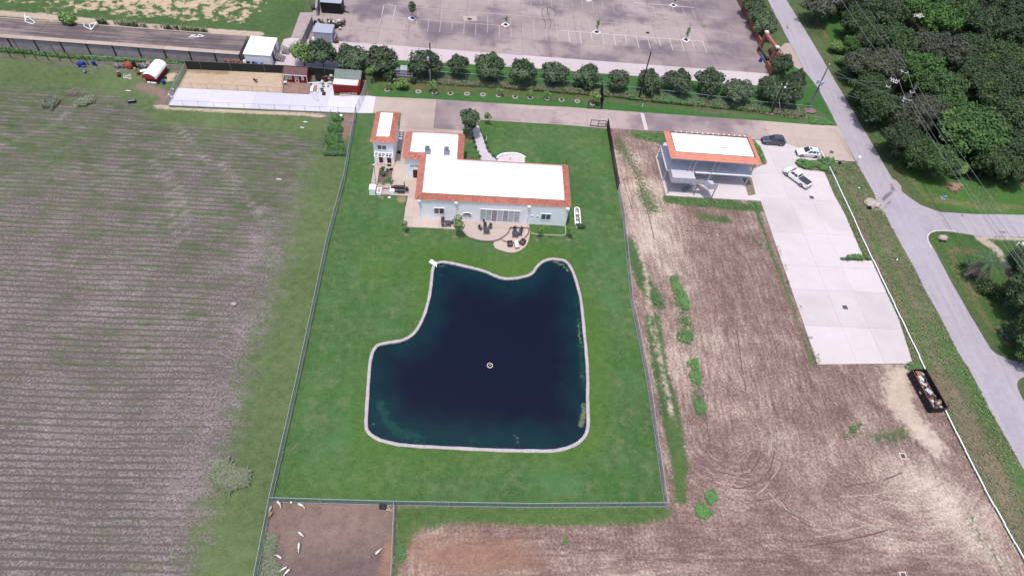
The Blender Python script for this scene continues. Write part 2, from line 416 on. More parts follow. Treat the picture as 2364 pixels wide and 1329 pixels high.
def tracks(b, c, mf):
    # scraped earth: long wheel and blade marks, straight in part, curved where machines turned
    lin = b.noise(1.0, 5, .72, b.scaled(1.9, .24, 1)); lin2 = b.noise(1.0, 4, .7, b.scaled(.2, 1.6, 1))
    def ring(cx, cy, k):
        v = b.n('ShaderNodeVectorMath', operation='SUBTRACT'); b.L(b.P(), v.inputs[0]); v.inputs[1].default_value = (cx, cy, 0)
        ln = b.n('ShaderNodeVectorMath', operation='LENGTH'); b.L(v.outputs[0], ln.inputs[0])
        cmb = b.n('ShaderNodeCombineXYZ'); b.L(b.math('MULTIPLY', ln.outputs['Value'], k), cmb.inputs[0])
        sp = b.n('ShaderNodeSeparateXYZ'); b.L(v.outputs[0], sp.inputs[0]); b.L(b.math('MULTIPLY', b.math('ARCTAN2', sp.outputs[1], sp.outputs[0]), 1.6), cmb.inputs[1])
        return b.noise(1.0, 5, .72, cmb.outputs[0])
    r1 = ring(RC1.x, RC1.y, 2.0); r2 = ring(RC2.x, RC2.y, 1.7)
    a = b.attr('turn1'); a2 = b.attr('turn2')
    def mixf(f, x, y): return b.math('ADD', b.math('MULTIPLY', x, b.math('SUBTRACT', 1, f)), b.math('MULTIPLY', y, f))
    s = mixf(b.attr('cross'), lin, lin2); s = mixf(a, s, r1); s = mixf(a2, s, r2)
    g = b.noise(3.0, 3, .75); pt = b.noise(.3, 5, .7)
    v = b.math('ADD', b.math('MULTIPLY', s, .9), b.math('ADD', b.math('MULTIPLY', g, 1.15), b.math('MULTIPLY', pt, .7)))
    v = b.math('ADD', v, b.math('MULTIPLY', b.attr('pale'), .25))
    c = b.mix(b.rng(v, 1.2, 1.5), C(122, 98, 92), C(154, 131, 123)); c = b.mix(b.rng(v, 1.44, 1.66), c, C(188, 167, 154)); c = b.mix(b.rng(v, 1.62, 1.9), c, C(222, 204, 190))
    return c
RC1 = G(1690, 1000); RC2 = G(2010, 950)
m_dirt = region_mat('scraped earth', (C(124, 102, 98), C(164, 142, 136)), [('weed', C(60, 88, 52), C(108, 126, 84), 1.0, 1.8, .14), ('sand', C(188, 166, 150), C(228, 210, 196), 1.3, 1.1, .22), ('grass', C(66, 98, 52), C(110, 132, 80), .9, 2.2, .2), ('red', C(136, 98, 84), C(184, 146, 126), .7, 1.6, .3)], fine=7, extra=tracks, bump=.8)
m_pen = region_mat('trodden earth', (C(122, 100, 92), C(160, 138, 128)), [('dark', C(106, 90, 88), C(138, 120, 116), .7, 1.2, .4), ('red', C(140, 108, 92), C(172, 138, 118), .9, 2, .3)], fine=8, bump=.6)
m_verge = region_mat('rough verge', (C(84, 94, 66), C(132, 134, 102)), [('tan', C(112, 100, 84), C(152, 138, 116), .9, 1.5, .25), ('lush', C(66, 104, 52), C(98, 134, 74), 1.1, 1.0, .3), ('soil', C(112, 92, 80), C(156, 134, 120), .8, 1.4, .2), ('sand', C(190, 172, 156), C(216, 200, 188), .5, 1.5, .15)], fine=6, bump=.9)
m_topfield = region_mat('patchy sand and grass', (C(60, 90, 52), C(96, 118, 74)), [('sand', C(186, 162, 136), C(216, 194, 170), 1.6, .5, .09), ('sand2', C(178, 158, 140), C(212, 194, 178), .6, .8, .15)], fine=4, bump=.5)
def conc(name, a, b_, stains=.6, warm=None):
    def ex(b, c, mf):
        n = b.noise(.07, 5, .62); n2 = b.noise(.35, 5, .7); n3 = b.noise(1.0, 4, .6, b.scaled(.25, 2.5, 1))
        c = b.mix(b.rng(n, .5, .66, 0, stains), c, b_); c = b.mix(b.rng(n2, .52, .75, 0, stains*.7), c, b_)
        c = b.mix(b.rng(n3, .55, .75, 0, .25), c, b_); c = b.mix(b.rng(b.noise(1.6, 5, .75), .6, .78, 0, .5), c, tuple(min(1, x*1.25) for x in a[:3])+(1,))
        c = b.mix(b.rng(b.noise(.035, 4, .6), .44, .58, 0, stains*.55), c, b_)
        oi = b.n('ShaderNodeObjectInfo').outputs['Random']; v = b.n('ShaderNodeVectorMath', operation='SCALE'); b.L(c, v.inputs[0]); b.L(b.rng(oi, 0, 1, .93, 1.05, False), v.inputs['Scale']); return v.outputs[0]
    return region_mat(name, (tuple(x*.9 for x in a[:3])+(1,), a), [('dark', tuple(x*.5 for x in b_[:3])+(1,), tuple(x*.75 for x in b_[:3])+(1,), .7, .25, .22)], fine=9, bump=.12, rough=.85, extra=ex)
m_conc_white = conc('new white concrete', C(224, 214, 217), C(206, 194, 195), .6)
m_conc_court = conc('court concrete', C(228, 224, 238), C(214, 208, 222), .5)
m_conc_drive = conc('old driveway concrete', C(192, 174, 172), C(142, 127, 132), 1.15)
m_conc_warm = conc('weathered warm concrete', C(202, 184, 174), C(172, 154, 146), .6)
m_conc_patio = conc('patio concrete', C(210, 192, 182), C(186, 166, 158), .5)
m_conc_strip = conc('pale apron concrete', C(216, 202, 206), C(198, 184, 188), .4)
m_conc_lot = conc('stained lot concrete', C(184, 168, 166), C(128, 115, 124), 1.15)
def deckx(b, c, mf):
    st = b.noise(1.0, 5, .7, b.scaled(.07, 1.7, 1)); st2 = b.noise(1.0, 4, .7, b.scaled(.2, 4, 1)); n = b.noise(.12, 4, .6)
    c = b.mix(b.rng(b.math('ADD', st, b.math('MULTIPLY', n, .5)), .62, .84), c, C(102, 92, 96)); c = b.mix(b.rng(st2, .45, .65, 0, .6), c, C(120, 108, 110)); return b.mix(b.rng(st2, .6, .72, 0, .7), c, C(190, 172, 162))
m_conc_deck = region_mat('mildewed concrete deck', (C(140, 124, 122), C(172, 154, 148)), fine=7, bump=.1, extra=deckx)
m_joint = simple('joint filler', C(120, 106, 106), .9)
def roadx(b, c, mf):
    n = b.noise(1.0, 4, .6, None); s = b.noise(.2, 4, .6)
    sn = b.noise(1.0, 4, .62, ROADV(b)); c = b.mix(b.rng(sn, .45, .7, 0, .5), c, C(198, 190, 200)); return b.mix(b.rng(s, .5, .7, 0, .35), c, C(164, 154, 170))
ROADANG = math.atan2((G(2364, 1075)-G(2060, 420)).y, (G(2364, 1075)-G(2060, 420)).x)
def ROADV(b):
    m = b.n('ShaderNodeMapping'); b.L(b.P(), m.inputs[0]); m.inputs['Rotation'].default_value = (0, 0, -ROADANG); return b.scaled(.05, 1.5, 1, m.outputs[0])
m_road = region_mat('chip seal road', (C(168, 160, 170), C(188, 180, 190)), [('dark', C(110, 102, 112), C(140, 130, 140), 1.1, .9, .15)], fine=10, bump=.1, extra=roadx)
m_white = simple('white painted stucco', (.84, .84, .88, 1), .8, .05, 1.5, .2)
m_roofw = simple('white roof membrane', (.86, .86, .86, 1), .5, .04, .4)
m_trim = simple('white trim', (.8, .8, .82, 1), .5, .04)
m_tile = simple('terracotta tile', C(208, 134, 116), .7, .22, 2.2, .25, rnd=.1)
m_tile_a = simple('orange ridge tile', C(226, 152, 130), .6, .12, 2)
m_tile_d = simple('stained terracotta tile', C(180, 108, 98), .75, .3, 1.6)
m_door = simple('dark red door', C(96, 44, 44), .5)
m_glass = simple('window glass', C(118, 126, 130), .08, .2, 1, .6)
m_glass_p = simple('pale painted-reflection glass', C(206, 210, 216), .1, .12, .8, .6)  # bright reflection on the panes is put into this pale base colour
m_glass_d = simple('dark glass', C(54, 56, 62), .05, .1, 1, .7)
m_steel = simple('grey galvanised steel', C(158, 162, 176), .45, .08, 2, .5, .3)
m_steel_l = simple('light galvanised steel', C(204, 206, 218), .4, .06, 2, .5, .3)
m_deckp = simple('painted deck panels', C(236, 234, 244), .6, .12, .6)
m_black = simple('black metal', C(36, 36, 42), .5, .1)
m_dark = simple('dark rubber', C(34, 34, 38), .8, .1)
m_red = simple('barn red', C(158, 44, 44), .6, .14, 2.5)
m_shingle = simple('brown shingle', C(120, 90, 92), .85, .2, 3)
m_brick = simple('brick', C(150, 96, 84), .85, .3, 3, bump=.2, rnd=.2)
m_brick2 = simple('brick coping', C(176, 112, 104), .8, .15, 2)
m_rock = simple('rough stone block', C(160, 112, 96), .9, .35, 2, rnd=.35)
m_wallg = simple('grey retaining wall', C(176, 165, 170), .9, .2, 1.2)
m_pole = simple('creosoted pole wood', C(62, 52, 52), .85, .25, 2)
m_pole_g = simple('grey pole wood', C(140, 134, 138), .85, .2, 2)
m_ins = simple('white insulator', (.7, .7, .72, 1), .3, .03)
m_bark = simple('bark', C(92, 78, 70), .9, .25, 3)
m_sand = region_mat('court sand', (C(186, 162, 140), C(214, 192, 168)), [('wear', C(150, 126, 100), C(184, 160, 132), .9, .8, .2)], fine=5, bump=.3)
m_blue = simple('blue plastic', C(40, 74, 160), .4)
m_cream = simple('cream plastic', C(226, 222, 214), .4)
m_wood = simple('weathered timber', C(168, 132, 108), .85, .25, 3)
m_deckw = simple('brown deck boards', C(158, 128, 116), .85, .2, 2, rnd=.12)
m_green = simple('lime sheet', C(140, 190, 90), .5)
m_soil = simple('bare soil', C(140, 112, 100), .95, .25, 3)
m_mulch = simple('dark mulch', C(124, 104, 98), .95, .25, 5)
m_gravel = simple('pale gravel', C(226, 217, 228), .95, .3, 12, rnd=.3)
m_vine = leafmat('dense vine leaf', C(60, 100, 54), C(110, 148, 90))
m_wicker = simple('dark wicker', C(70, 62, 66), .7, .2, 6)
m_furn = simple('cast metal furniture', C(74, 74, 88), .5, .1)
m_paint = simple('worn line paint', C(226, 214, 218), .7, .16, 2.5)
m_paintf = simple('faded line paint', C(196, 182, 180), .8, .14, 2.5)
m_fence = simple('galvanised fence wire', C(184, 190, 204), .5, .1, 2, .4)
m_screen = simple('dark green windscreen', C(48, 54, 52), .8, .15, 2)
m_leaf_oak = leafmat('live oak leaf', C(40, 60, 42), C(116, 134, 100))
m_leaf_wood = leafmat('woodland leaf', C(30, 50, 32), C(92, 116, 72))
m_leaf_bright = leafmat('bright woodland leaf', C(40, 72, 36), C(102, 140, 70))
m_leaf_grey = leafmat('greyish woodland leaf', C(50, 58, 46), C(108, 116, 94))
m_leaf_yel = leafmat('light green leaf', C(86, 124, 62), C(148, 178, 104))
m_blade = leafmat('rough grass blade', C(104, 122, 80), C(156, 164, 124))
m_blade_g = leafmat('green weed blade', C(84, 128, 72), C(128, 164, 108))
m_blade_t = leafmat('dry weed blade', C(142, 132, 108), C(184, 170, 148))
m_sage = leafmat('sage shrub leaf', C(104, 116, 92), C(156, 164, 136))
m_yellow = simple('yellow flowers', C(196, 150, 60), .7)

# ---------------------------------------------------------------- the ground
# pond outline (rim), from its north-west corner anticlockwise
POND = [(998, 615), (993, 650), (988, 685), (975, 730), (955, 765), (930, 782), (895, 788), (870, 795), (856, 815), (850, 850), (846, 900), (843, 950), (842, 985), (850, 1002), (875, 1018), (920, 1029), (980, 1034), (1060, 1038), (1150, 1042), (1240, 1044), (1290, 1042), (1330, 1028), (1353, 1008), (1361, 980), (1360, 930), (1360, 870), (1357, 820), (1352, 770), (1345, 700), (1335, 655), (1322, 620), (1308, 602), (1290, 597), (1270, 596), (1250, 603), (1237, 615), (1225, 630), (1200, 638), (1170, 641), (1150, 637), (1120, 624), (1090, 616), (1060, 609), (1030, 603), (1012, 604)]
pond_w = catmull(GG(POND), 4); PW = [Vector((p.x, p.y, 0)) for p in pond_w]
def inset(P, d):
    o = []; n = len(P)
    for i in range(n):
        t = (P[(i+1) % n]-P[i-1]).normalized(); o.append(P[i]+Vector((-t.y, t.x, 0))*d)
    return o
_ar = sum(PW[i-1].x*PW[i].y-PW[i-1].y*PW[i].x for i in range(len(PW)))
SG = 1 if _ar > 0 else -1
rim_in = inset(PW, SG*.42)
LF = [(822, 264), (796, 417), (758, 560), (690, 880), (627, 1158)]
RF = [(1401, 297), (1425, 440), (1437, 500), (1456, 699), (1477, 800), (1495, 892), (1534, 1168)]
LAWN = [(822, 262), (862, 262), (925, 262), (1075, 262)] + [(1113, 277), (1300, 288), (1401, 297)] + RF[1:] + LF[::-1][0:4]
m_ground = region_mat('far meadow', (C(66, 88, 54), C(108, 118, 82)), [('sand', C(170, 150, 130), C(206, 186, 164), 1.2, .2, .2)], fine=5, bump=.5)
# the far ground runs on to the horizon; it is left open under the pond
gb = bpy.data.meshes.new('ground')
bx = [(-3000, -3000), (3000, -3000), (3000, 3000), (-3000, 3000)]
import bmesh
bm = bmesh.new(); ov = [bm.verts.new((x, y, 0)) for x, y in bx]; iv = [bm.verts.new((p.x, p.y, 0)) for p in rim_in]
es = [bm.edges.new((ov[i-1], ov[i])) for i in range(4)]+[bm.edges.new((iv[i-1], iv[i])) for i in range(len(iv))]
bmesh.ops.triangle_fill(bm, use_beauty=True, edges=es)
for f in bm.faces:
    if f.normal.z < 0: f.normal_flip()
bm.to_mesh(gb); bm.free(); g_o = link('ground', gb, m_ground, None, 'structure')

sheet('crop_field', [(-700, 60), (-300, 100), (0, 124), (200, 138), (402, 148), (430, 158), (384, 248), (822, 264)] + LF[1:] + [(593, 1329), (540, 1600), (-1100, 1600)], .012, .9, m_field, {
    'grass': lambda X, Y: np.maximum.reduce([fline(X, Y, [(810, 290), (770, 430), (735, 560), (690, 760), (650, 930), (600, 1140), (560, 1290)], 9.6)*1.1,
        fline(X, Y, [(390, 262), (560, 272), (700, 290), (790, 310)], 5.5)*1.25, fline(X, Y, [(-300, 160), (0, 165), (200, 178), (380, 205)], 9)*1.05, fline(X, Y, [(350, 235), (420, 270)], 6)])*.95
        + (fbm(X, Y, .1, 3)-.5)*.35,
    'wheel': lambda X, Y: np.maximum.reduce([fline(X, Y, q, .4) for q in ([(383, 262), (440, 325), (480, 375)], [(350, 370), (390, 430), (400, 520), (412, 560)], [(385, 395), (420, 450), (432, 540)], [(510, 380), (560, 420)], [(567, 445), (585, 480), (592, 500)], [(0, 174), (150, 184), (300, 198)], [(0, 335), (120, 290), (190, 230)], [(602, 480), (600, 500)])])*.5,
    'rows': lambda X, Y: np.clip(1.25-fline(X, Y, [(560, 1329), (500, 1130), (520, 950), (590, 780), (650, 600), (690, 440)], 13)*1.3-fpoly(X, Y, [(-700, 0), (300, 60), (430, 150), (300, 190), (-700, 160)], 5), 0, 1),
    'green': lambda X, Y: .33+fpoly(X, Y, [(-900, 60), (850, 60), (850, 420), (300, 480), (-500, 560)], 22)*.34+(fbm(X, Y, .06, 3, 3)-.5)*.45,
    'soil': lambda X, Y: np.maximum(fline(X, Y, [(330, 200), (400, 225), (372, 240)], 2.6)*1.0, fpoly(X, Y, [(795, 262), (822, 262), (815, 300), (800, 330), (785, 312), (790, 280)], .6)),
    'sand': lambda X, Y: np.maximum(fline(X, Y, [(362, 246), (400, 249), (520, 256), (700, 263), (745, 268)], 1.3)*.9, fline(X, Y, [(399, 173), (389, 176), (392, 184)], 1.6)*.95)})
POLY_HOLE = [rim_in]
sheet('lawn', LAWN, .024, .7, m_lawn, {
    'bare': lambda X, Y: np.maximum.reduce([fline(X, Y, [(x, y), (x+1, y+1)], r) for x, y, r in ((927, 460, 1.7), (880, 456, 1.0), (1053, 545, .9), (1240, 552, 1.0), (1312, 552, .9), (1128, 291, .6), (937, 540, .8), (1085, 318, 2.2), (1457, 716, .6))])*.9,
    'lush': lambda X, Y: (1-np.clip(nearest(X, Y, PW)[0]/5, 0, 1))*.55+(fbm(X, Y, .08, 3)-.35)*.9}, holes=[rim_in])
sheet('goat_yard', [(626, 1159), (911, 1166), (903, 1329), (893, 1600), (540, 1600), (593, 1329)], .024, .7, m_pen, {
    'dark': lambda X, Y: fpoly(X, Y, [(560, 1275), (760, 1285), (900, 1250), (930, 1600), (500, 1600)], 2.5), 'red': lambda X, Y: fline(X, Y, [(905, 1250), (895, 1300), (885, 1340)], 1.6)})
RAIL = [(1893, 352), (1912, 387), (1952, 470), (1990, 555), (2050, 680), (2105, 795), (2150, 890), (2204, 1000), (2270, 1130), (2364, 1300), (2450, 1450)]
DIRT = [(1401, 297), (1533, 305), (1700, 320), (1742, 324), (1762, 370), (1748, 400), (1735, 409), (1757, 468), (1887, 840), (2107, 840)] + RAIL[5:] + [(2500, 1600), (893, 1600), (903, 1329), (911, 1167), (1534, 1168)] + RF[::-1][1:]
sheet('dirt_lot', DIRT, .012, .8, m_dirt, {
    'weed': lambda X, Y: np.maximum.reduce([fline(X, Y, [(1450, 560), (1490, 660), (1520, 700)], 3)*.8, fline(X, Y, [(1506, 735), (1525, 850), (1550, 960), (1570, 1080)], 2.4)*.95, fline(X, Y, [(1430, 330), (1470, 400), (1500, 480)], 5)*.55, fline(X, Y, [(1470, 310), (1540, 320), (1540, 350)], 4)*.8,
        fline(X, Y, [(1545, 460), (1640, 470), (1750, 480)], 2.4)*.9, fline(X, Y, [(1620, 500), (1680, 510)], 3)*.7, fline(X, Y, [(1730, 545), (1760, 570)], 2)*.7, fline(X, Y, [(1880, 845), (1740, 470)], 1.4)*.7,
        fline(X, Y, [(2240, 1200), (2330, 1329), (2380, 1400)], 4)*.5, fline(X, Y, [(1560, 640), (1590, 760), (1605, 860), (1615, 950)], 3)*.55, fline(X, Y, [(2020, 1010), (2100, 1000)], 3)*.55])+(fbm(X, Y, .12, 3, 9)-.5)*.35,
    'grass': lambda X, Y: np.maximum(fpoly(X, Y, [(915, 1168), (1540, 1168), (1555, 1190), (1480, 1208), (1280, 1212), (1050, 1205), (960, 1225), (920, 1320), (905, 1340)], 1.2)*1.05, fline(X, Y, [(1548, 970), (1566, 1060), (1572, 1150)], 1.8)*.9),
    'sand': lambda X, Y: np.maximum(fpoly(X, Y, [(2050, 845), (2100, 850), (2110, 930), (2130, 960), (2195, 1045), (2170, 1065), (2110, 1010), (2040, 930), (2040, 880)], 2)*.95, fline(X, Y, [(1420, 350), (1450, 480), (1490, 620), (1500, 720), (1560, 1000)], 1.4)*.6),
    'pale': lambda X, Y: np.clip((fbm(X, Y, .09, 4, 4)-.46)*3.0, -.2, 1)+fpoly(X, Y, [(1420, 340), (1520, 320), (1520, 420), (1560, 560), (1480, 560)], 4)*.8+fpoly(X, Y, [(2050, 1080), (2150, 1050), (2290, 1290), (2200, 1220), (2080, 1140)], 3)*.8+fpoly(X, Y, [(960, 1250), (1300, 1240), (1500, 1300), (1700, 1400), (900, 1400)], 4)*.5,
    'turn1': lambda X, Y: np.clip(1.4-np.abs(np.hypot(X-RC1.x, Y-RC1.y)-6.5)/4.5, 0, 1)*np.clip((RC1.y+2-Y)/3+.5, 0, 1),
    'turn2': lambda X, Y: .75*np.clip(1.3-np.abs(np.hypot(X-RC2.x, Y-RC2.y)-15)/7, 0, 1)*np.clip((RC2.y-8-Y)/4+.5, 0, 1),
    'cross': lambda X, Y: fpoly(X, Y, [(1880, 1150), (2150, 1150), (2300, 1329), (2400, 1600), (1300, 1600), (950, 1200), (1700, 1220)], 4),
    'red': lambda X, Y: fpoly(X, Y, [(960, 1240), (1200, 1240), (1260, 1300), (1100, 1340), (930, 1310)], 4)*.9})
# the verge with its shallow ditch between the white rail and the road
ROADW = [(1745, -60), (1772, 0), (1823, 99), (1859, 166), (1889, 205), (1934, 292), (1977, 376), (2020, 450), (2040, 490), (2072, 550), (2116, 628), (2135, 670), (2166, 722), (2212, 814), (2238, 853), (2285, 947), (2316, 1000), (2364, 1085), (2500, 1320), (2600, 1500)]
sheet('verge', RAIL + [(2600, 1600)] + ROADW[::-1][1:14] + [(1960, 373), (1905, 372)], .014, .7, m_verge, {
    'tan': lambda X, Y: np.maximum.reduce([fline(X, Y, [(1960, 440), (2010, 560), (2080, 690), (2150, 830), (2230, 960), (2330, 1150)], 2.3)*.95, fline(X, Y, [(1990, 455), (2055, 590), (2120, 720)], 1.5)*.6, fline(X, Y, [(2150, 860), (2260, 1060), (2364, 1240)], 2.5)*.8]),
    'lush': lambda X, Y: np.maximum.reduce([fline(X, Y, [(1940, 420), (2000, 520), (2060, 640), (2130, 780)], 1.8)*.75, fline(X, Y, [(2160, 760), (2250, 900), (2364, 1120)], 3)*.72, fline(X, Y, [(2100, 740), (2150, 850)], 2)*.6]),
    'soil': lambda X, Y: np.maximum(fline(X, Y, [(1985, 500), (1995, 540)], 1.6)*.8, (fbm(X, Y, .25, 3, 7)-.3)*.6),
    'sand': lambda X, Y: fline(X, Y, [(2010, 468), (2018, 476)], 1.9)*1.1}, relief=lambda X, Y: (fbm(X, Y, .5, 3)-.3)*.12)
# grass strip between the driveway and the wire fence, with the weedy bank and bare soil under the oaks
STRIP = [(848, 200), (867, 224), (1011, 230.5), (1250, 245.5), (1310, 248), (1533, 264), (1750, 279), (1850, 287), (1930, 291), (1890, 215), (1868, 172), (1850, 140), (1768, 195), (1673, 193.5), (1542, 182), (1385, 170), (1250, 160), (1079, 149), (914, 139.6), (850, 134), (846, 160)]
def z_soil(X, Y):
    return np.maximum(fline(X, Y, [(850, 178), (960, 188), (1150, 202), (1350, 217), (1560, 235), (1750, 258), (1880, 268)], 4.2)*1.25, fline(X, Y, [(1868, 256), (1872, 258)], 2)*1.2)
sheet('oak_strip', STRIP, .012, .7, region_mat('strip turf', (C(60, 98, 52), C(84, 124, 70)), [('soil', C(96, 82, 82), C(138, 120, 112), .7, .9, .22), ('weed', C(74, 88, 54), C(124, 116, 80), .9, 1.2, .3), ('lush', C(54, 100, 46), C(78, 124, 62), .5, .8, .3)], fine=6, bump=.6), {
    'soil': z_soil, 'weed': lambda X, Y: fline(X, Y, [(880, 195), (1000, 204), (1200, 214), (1420, 228), (1650, 248), (1830, 268)], 2.2)*.95, 'lush': lambda X, Y: fbm(X, Y, .1, 3)*.8})
# east of the road: mown verge, ditch line and the forest floor
EAST = [(1836, -80), (1900, 90), (1960, 195), (2020, 310), (2080, 395), (2130, 455), (2165, 480), (2230, 490), (2364, 497), (2900, 520), (2900, -200), (1836, -200)]
sheet('wood_floor', EAST, .012, 1.2, region_mat('wood floor grass', (C(58, 100, 50), C(94, 130, 66)), [('tan', C(110, 104, 72), C(146, 136, 98), .8, 1.0, .25), ('soil', C(96, 76, 62), C(150, 124, 102), .8, 1.2, .15), ('litter', C(50, 52, 36), C(78, 76, 54), .6, .6, .25)], fine=6, bump=.7), {
    'tan': lambda X, Y: np.maximum.reduce([fline(X, Y, [(1845, -60), (1880, 70), (1925, 170), (1975, 250), (2030, 340), (2080, 410), (2130, 460), (2300, 480)], 1.6)*.7, fline(X, Y, [(2040, 345), (2085, 400), (2140, 450), (2230, 475), (2400, 482)], 2.4)*.6]),
    'soil': lambda X, Y: np.maximum.reduce([fline(X, Y, [(1868, 28), (1895, 60), (1910, 95), (1932, 130)], 1.0)*.95, fline(X, Y, [(2350, 410), (2364, 425)], 1.5), fline(X, Y, [(2185, 425), (2208, 436)], 1.8)*1.1]),
    'litter': lambda X, Y: fpoly(X, Y, [(1950, 50), (2000, 200), (2080, 330), (2160, 400), (2290, 420), (2900, 420), (2900, -200), (1900, -200), (1960, 10)], 4)*.9})
# the corner plot south of the side road
SE = [(2144, 545), (2150, 537), (2170, 534), (2260, 543), (2364, 547), (2900, 560), (2900, 1200), (2560, 950), (2364, 832), (2330, 820), (2300, 797), (2240, 700), (2190, 620), (2155, 560)]
sheet('corner_plot', SE, .012, .8, region_mat('corner plot grass', (C(58, 92, 48), C(92, 120, 66)), [('tan', C(100, 90, 68), C(142, 128, 98), .9, 1.2, .25), ('soil', C(122, 98, 84), C(164, 140, 122), .7, 1.4, .2), ('sand', C(184, 168, 154), C(212, 198, 184), .6, 1, .2)], fine=6, bump=.7), {
    'tan': lambda X, Y: np.maximum.reduce([fline(X, Y, [(2190, 570), (2205, 620), (2240, 680), (2290, 760)], 2)*.6, fline(X, Y, [(2195, 575), (2260, 583)], 2)*.7, fline(X, Y, [(2235, 650), (2250, 680)], 2.5)*.7]),
    'soil': lambda X, Y: np.maximum.reduce([fline(X, Y, [(2310, 595), (2340, 650), (2380, 720)], 1.6)*1.1, fline(X, Y, [(2310, 765), (2325, 785)], 1.8), fline(X, Y, [(2340, 582), (2364, 588)], 1)]),
    'sand': lambda X, Y: np.maximum(fline(X, Y, [(2260, 548), (2300, 575), (2322, 615)], 1.7)*1.1, fline(X, Y, [(2255, 548), (2364, 553)], .9))})
# playing field of sand and grass at the far left
sheet('sports_field', [(-500, 20), (-200, 8), (0, 70), (275, 92), (500, 104), (590, 108), (650, 88), (668, 70), (712, -4), (760, -90), (-600, -90)], .012, 1.2, m_topfield, {
    'sand': lambda X, Y: .30+fpoly(X, Y, [(110, -40), (500, -40), (620, 20), (560, 45), (300, 45), (180, 30)], 8)*.28-fline(X, Y, [(690, 0), (640, 75)], 8)*.7-fline(X, Y, [(180, 45), (400, 62), (640, 78)], 3.5)*.5,
    'sand2': lambda X, Y: fline(X, Y, [(-500, 0), (0, 31), (160, 44), (300, 58), (480, 72), (600, 80)], 1.8)*1.15})
sheet('yard_ground', [(426, 143), (640, 146), (845, 162), (846, 186), (850, 222), (430, 162)], .014, .8, m_verge, {'tan': lambda X, Y: fbm(X, Y, .2, 3)*.9, 'lush': lambda X, Y: 0*X, 'soil': lambda X, Y: fpoly(X, Y, [(600, 146), (850, 162), (850, 190), (700, 180)], 2), 'sand': lambda X, Y: 0*X})
# ---------------------------------------------------------------- pond
b = MB(); n = len(PW); V = []; F = []
prof = [(-.04, .03), (.0, .11), (.12, .16), (.33, .15), (.42, .08), (.44, -.7)]
for d, z in prof:
    q = inset(PW, SG*d)
    for i, p in enumerate(q): V.append((p.x+random.uniform(-.03, .03), p.y+random.uniform(-.03, .03), z+random.uniform(-.015, .015)))
for k in range(len(prof)-1):
    for i in range(n): j = (i+1) % n; F.append((k*n+i, k*n+j, (k+1)*n+j, (k+1)*n+i) if SG > 0 else (k*n+j, k*n+i, (k+1)*n+i, (k+1)*n+j))
b.add(V, F)
pr = b.build('pond_rim', simple('concrete coping', C(198, 186, 190), .9, .16, 1.8, bump=.3), kind='structure')
mw = NB('pond water', .07, .35)
wn = mw.noise(.35, 5, .65); sh = mw.attr('shallow'); gn = mw.noise(1.3, 5, .7)
cc = mw.mix(mw.rng(mw.math('ADD', sh, mw.math('MULTIPLY', mw.math('SUBTRACT', wn, .5), .7)), .15, .95), C(8, 15, 44, .5), C(8, 48, 56, .6))
cc = mw.mix(mw.rng(mw.math('ADD', mw.attr('weed'), mw.math('MULTIPLY', mw.math('SUBTRACT', gn, .5), 1.6)), .45, 1.1, 0, .8), cc, C(26, 80, 68, .6))
cc = mw.mix(mw.rng(mw.math('ADD', mw.attr('algae'), mw.math('MULTIPLY', mw.math('SUBTRACT', mw.noise(2.2, 5, .75), .5), 1.7)), .55, .85, 0, .9), cc, C(112, 124, 92))
m_water = mw.out(cc, mw.noise(2.5, 4, .6), .10, .04)
sheet('pond_water', [(p.x, p.y) for p in inset(PW, SG*.43)], -.16, .5, m_water, {
    'shallow': lambda X, Y: np.clip(1.05-nearest(X, Y, PW)[0]/7, 0, 1)*.8+fline(X, Y, [(900, 960), (960, 1005), (1100, 1020), (1230, 1025)], 5)*.35,
    'weed': lambda X, Y: np.maximum.reduce([fline(X, Y, [(875, 930), (895, 975), (930, 1000), (975, 1012)], 1.8), fline(X, Y, [(1080, 1015), (1130, 1022)], 1.3)*.8, fline(X, Y, [(1335, 690), (1340, 760), (1345, 830), (1348, 900)], 1.5)*.9, fline(X, Y, [(1015, 620), (1010, 660)], 2.0)*.6]),
    'algae': lambda X, Y: np.maximum.reduce([fline(X, Y, [(1278, 603), (1300, 610), (1312, 624)], .75)*1.0, fline(X, Y, [(1015, 612), (1030, 613)], .6)*.8, fline(X, Y, [(1349, 935), (1347, 960), (1342, 980)], 1.0)*1.05, fline(X, Y, [(1193, 1005), (1194, 1022)], .55)*1.1, fline(X, Y, [(1337, 735), (1338, 780), (1345, 800)], .8)*.75, fline(X, Y, [(1345, 865), (1345, 870)], .7)*.85, fline(X, Y, [(859, 977), (876, 975)], .5)*.75])}, world=True)
# floating fountain: a ring float with a cross brace
fl = thing('pond_fountain', 'round white floating fountain with a dark cross, out in the middle of the pond', 'fountain', G(1131, 843, -.16))
c0 = G(1131, 843, -.12)
b = MB(); R_, r_ = .37, .075
rings = [[c0+Vector(((R_+r_*math.cos(t))*math.cos(a), (R_+r_*math.cos(t))*math.sin(a), r_*math.sin(t))) for t in [k*math.pi/4 for k in range(8)]] for a in [i*math.pi/10 for i in range(21)]]
b.loft(rings, False); b.build('float_ring', m_cream, fl, smooth=True)
b = MB(); b.box(c0+Vector((0, 0, .06)), (.7, .12, .06), .0); b.box(c0+Vector((0, 0, .07)), (.12, .7, .06), 0); b.build('cross_brace', m_dark, fl)
b = MB(); b.lathe(c0+Vector((0, 0, .08)), [(.1, 0), (.1, .1), (.05, .16)], 10); b.build('nozzle', m_cream, fl)
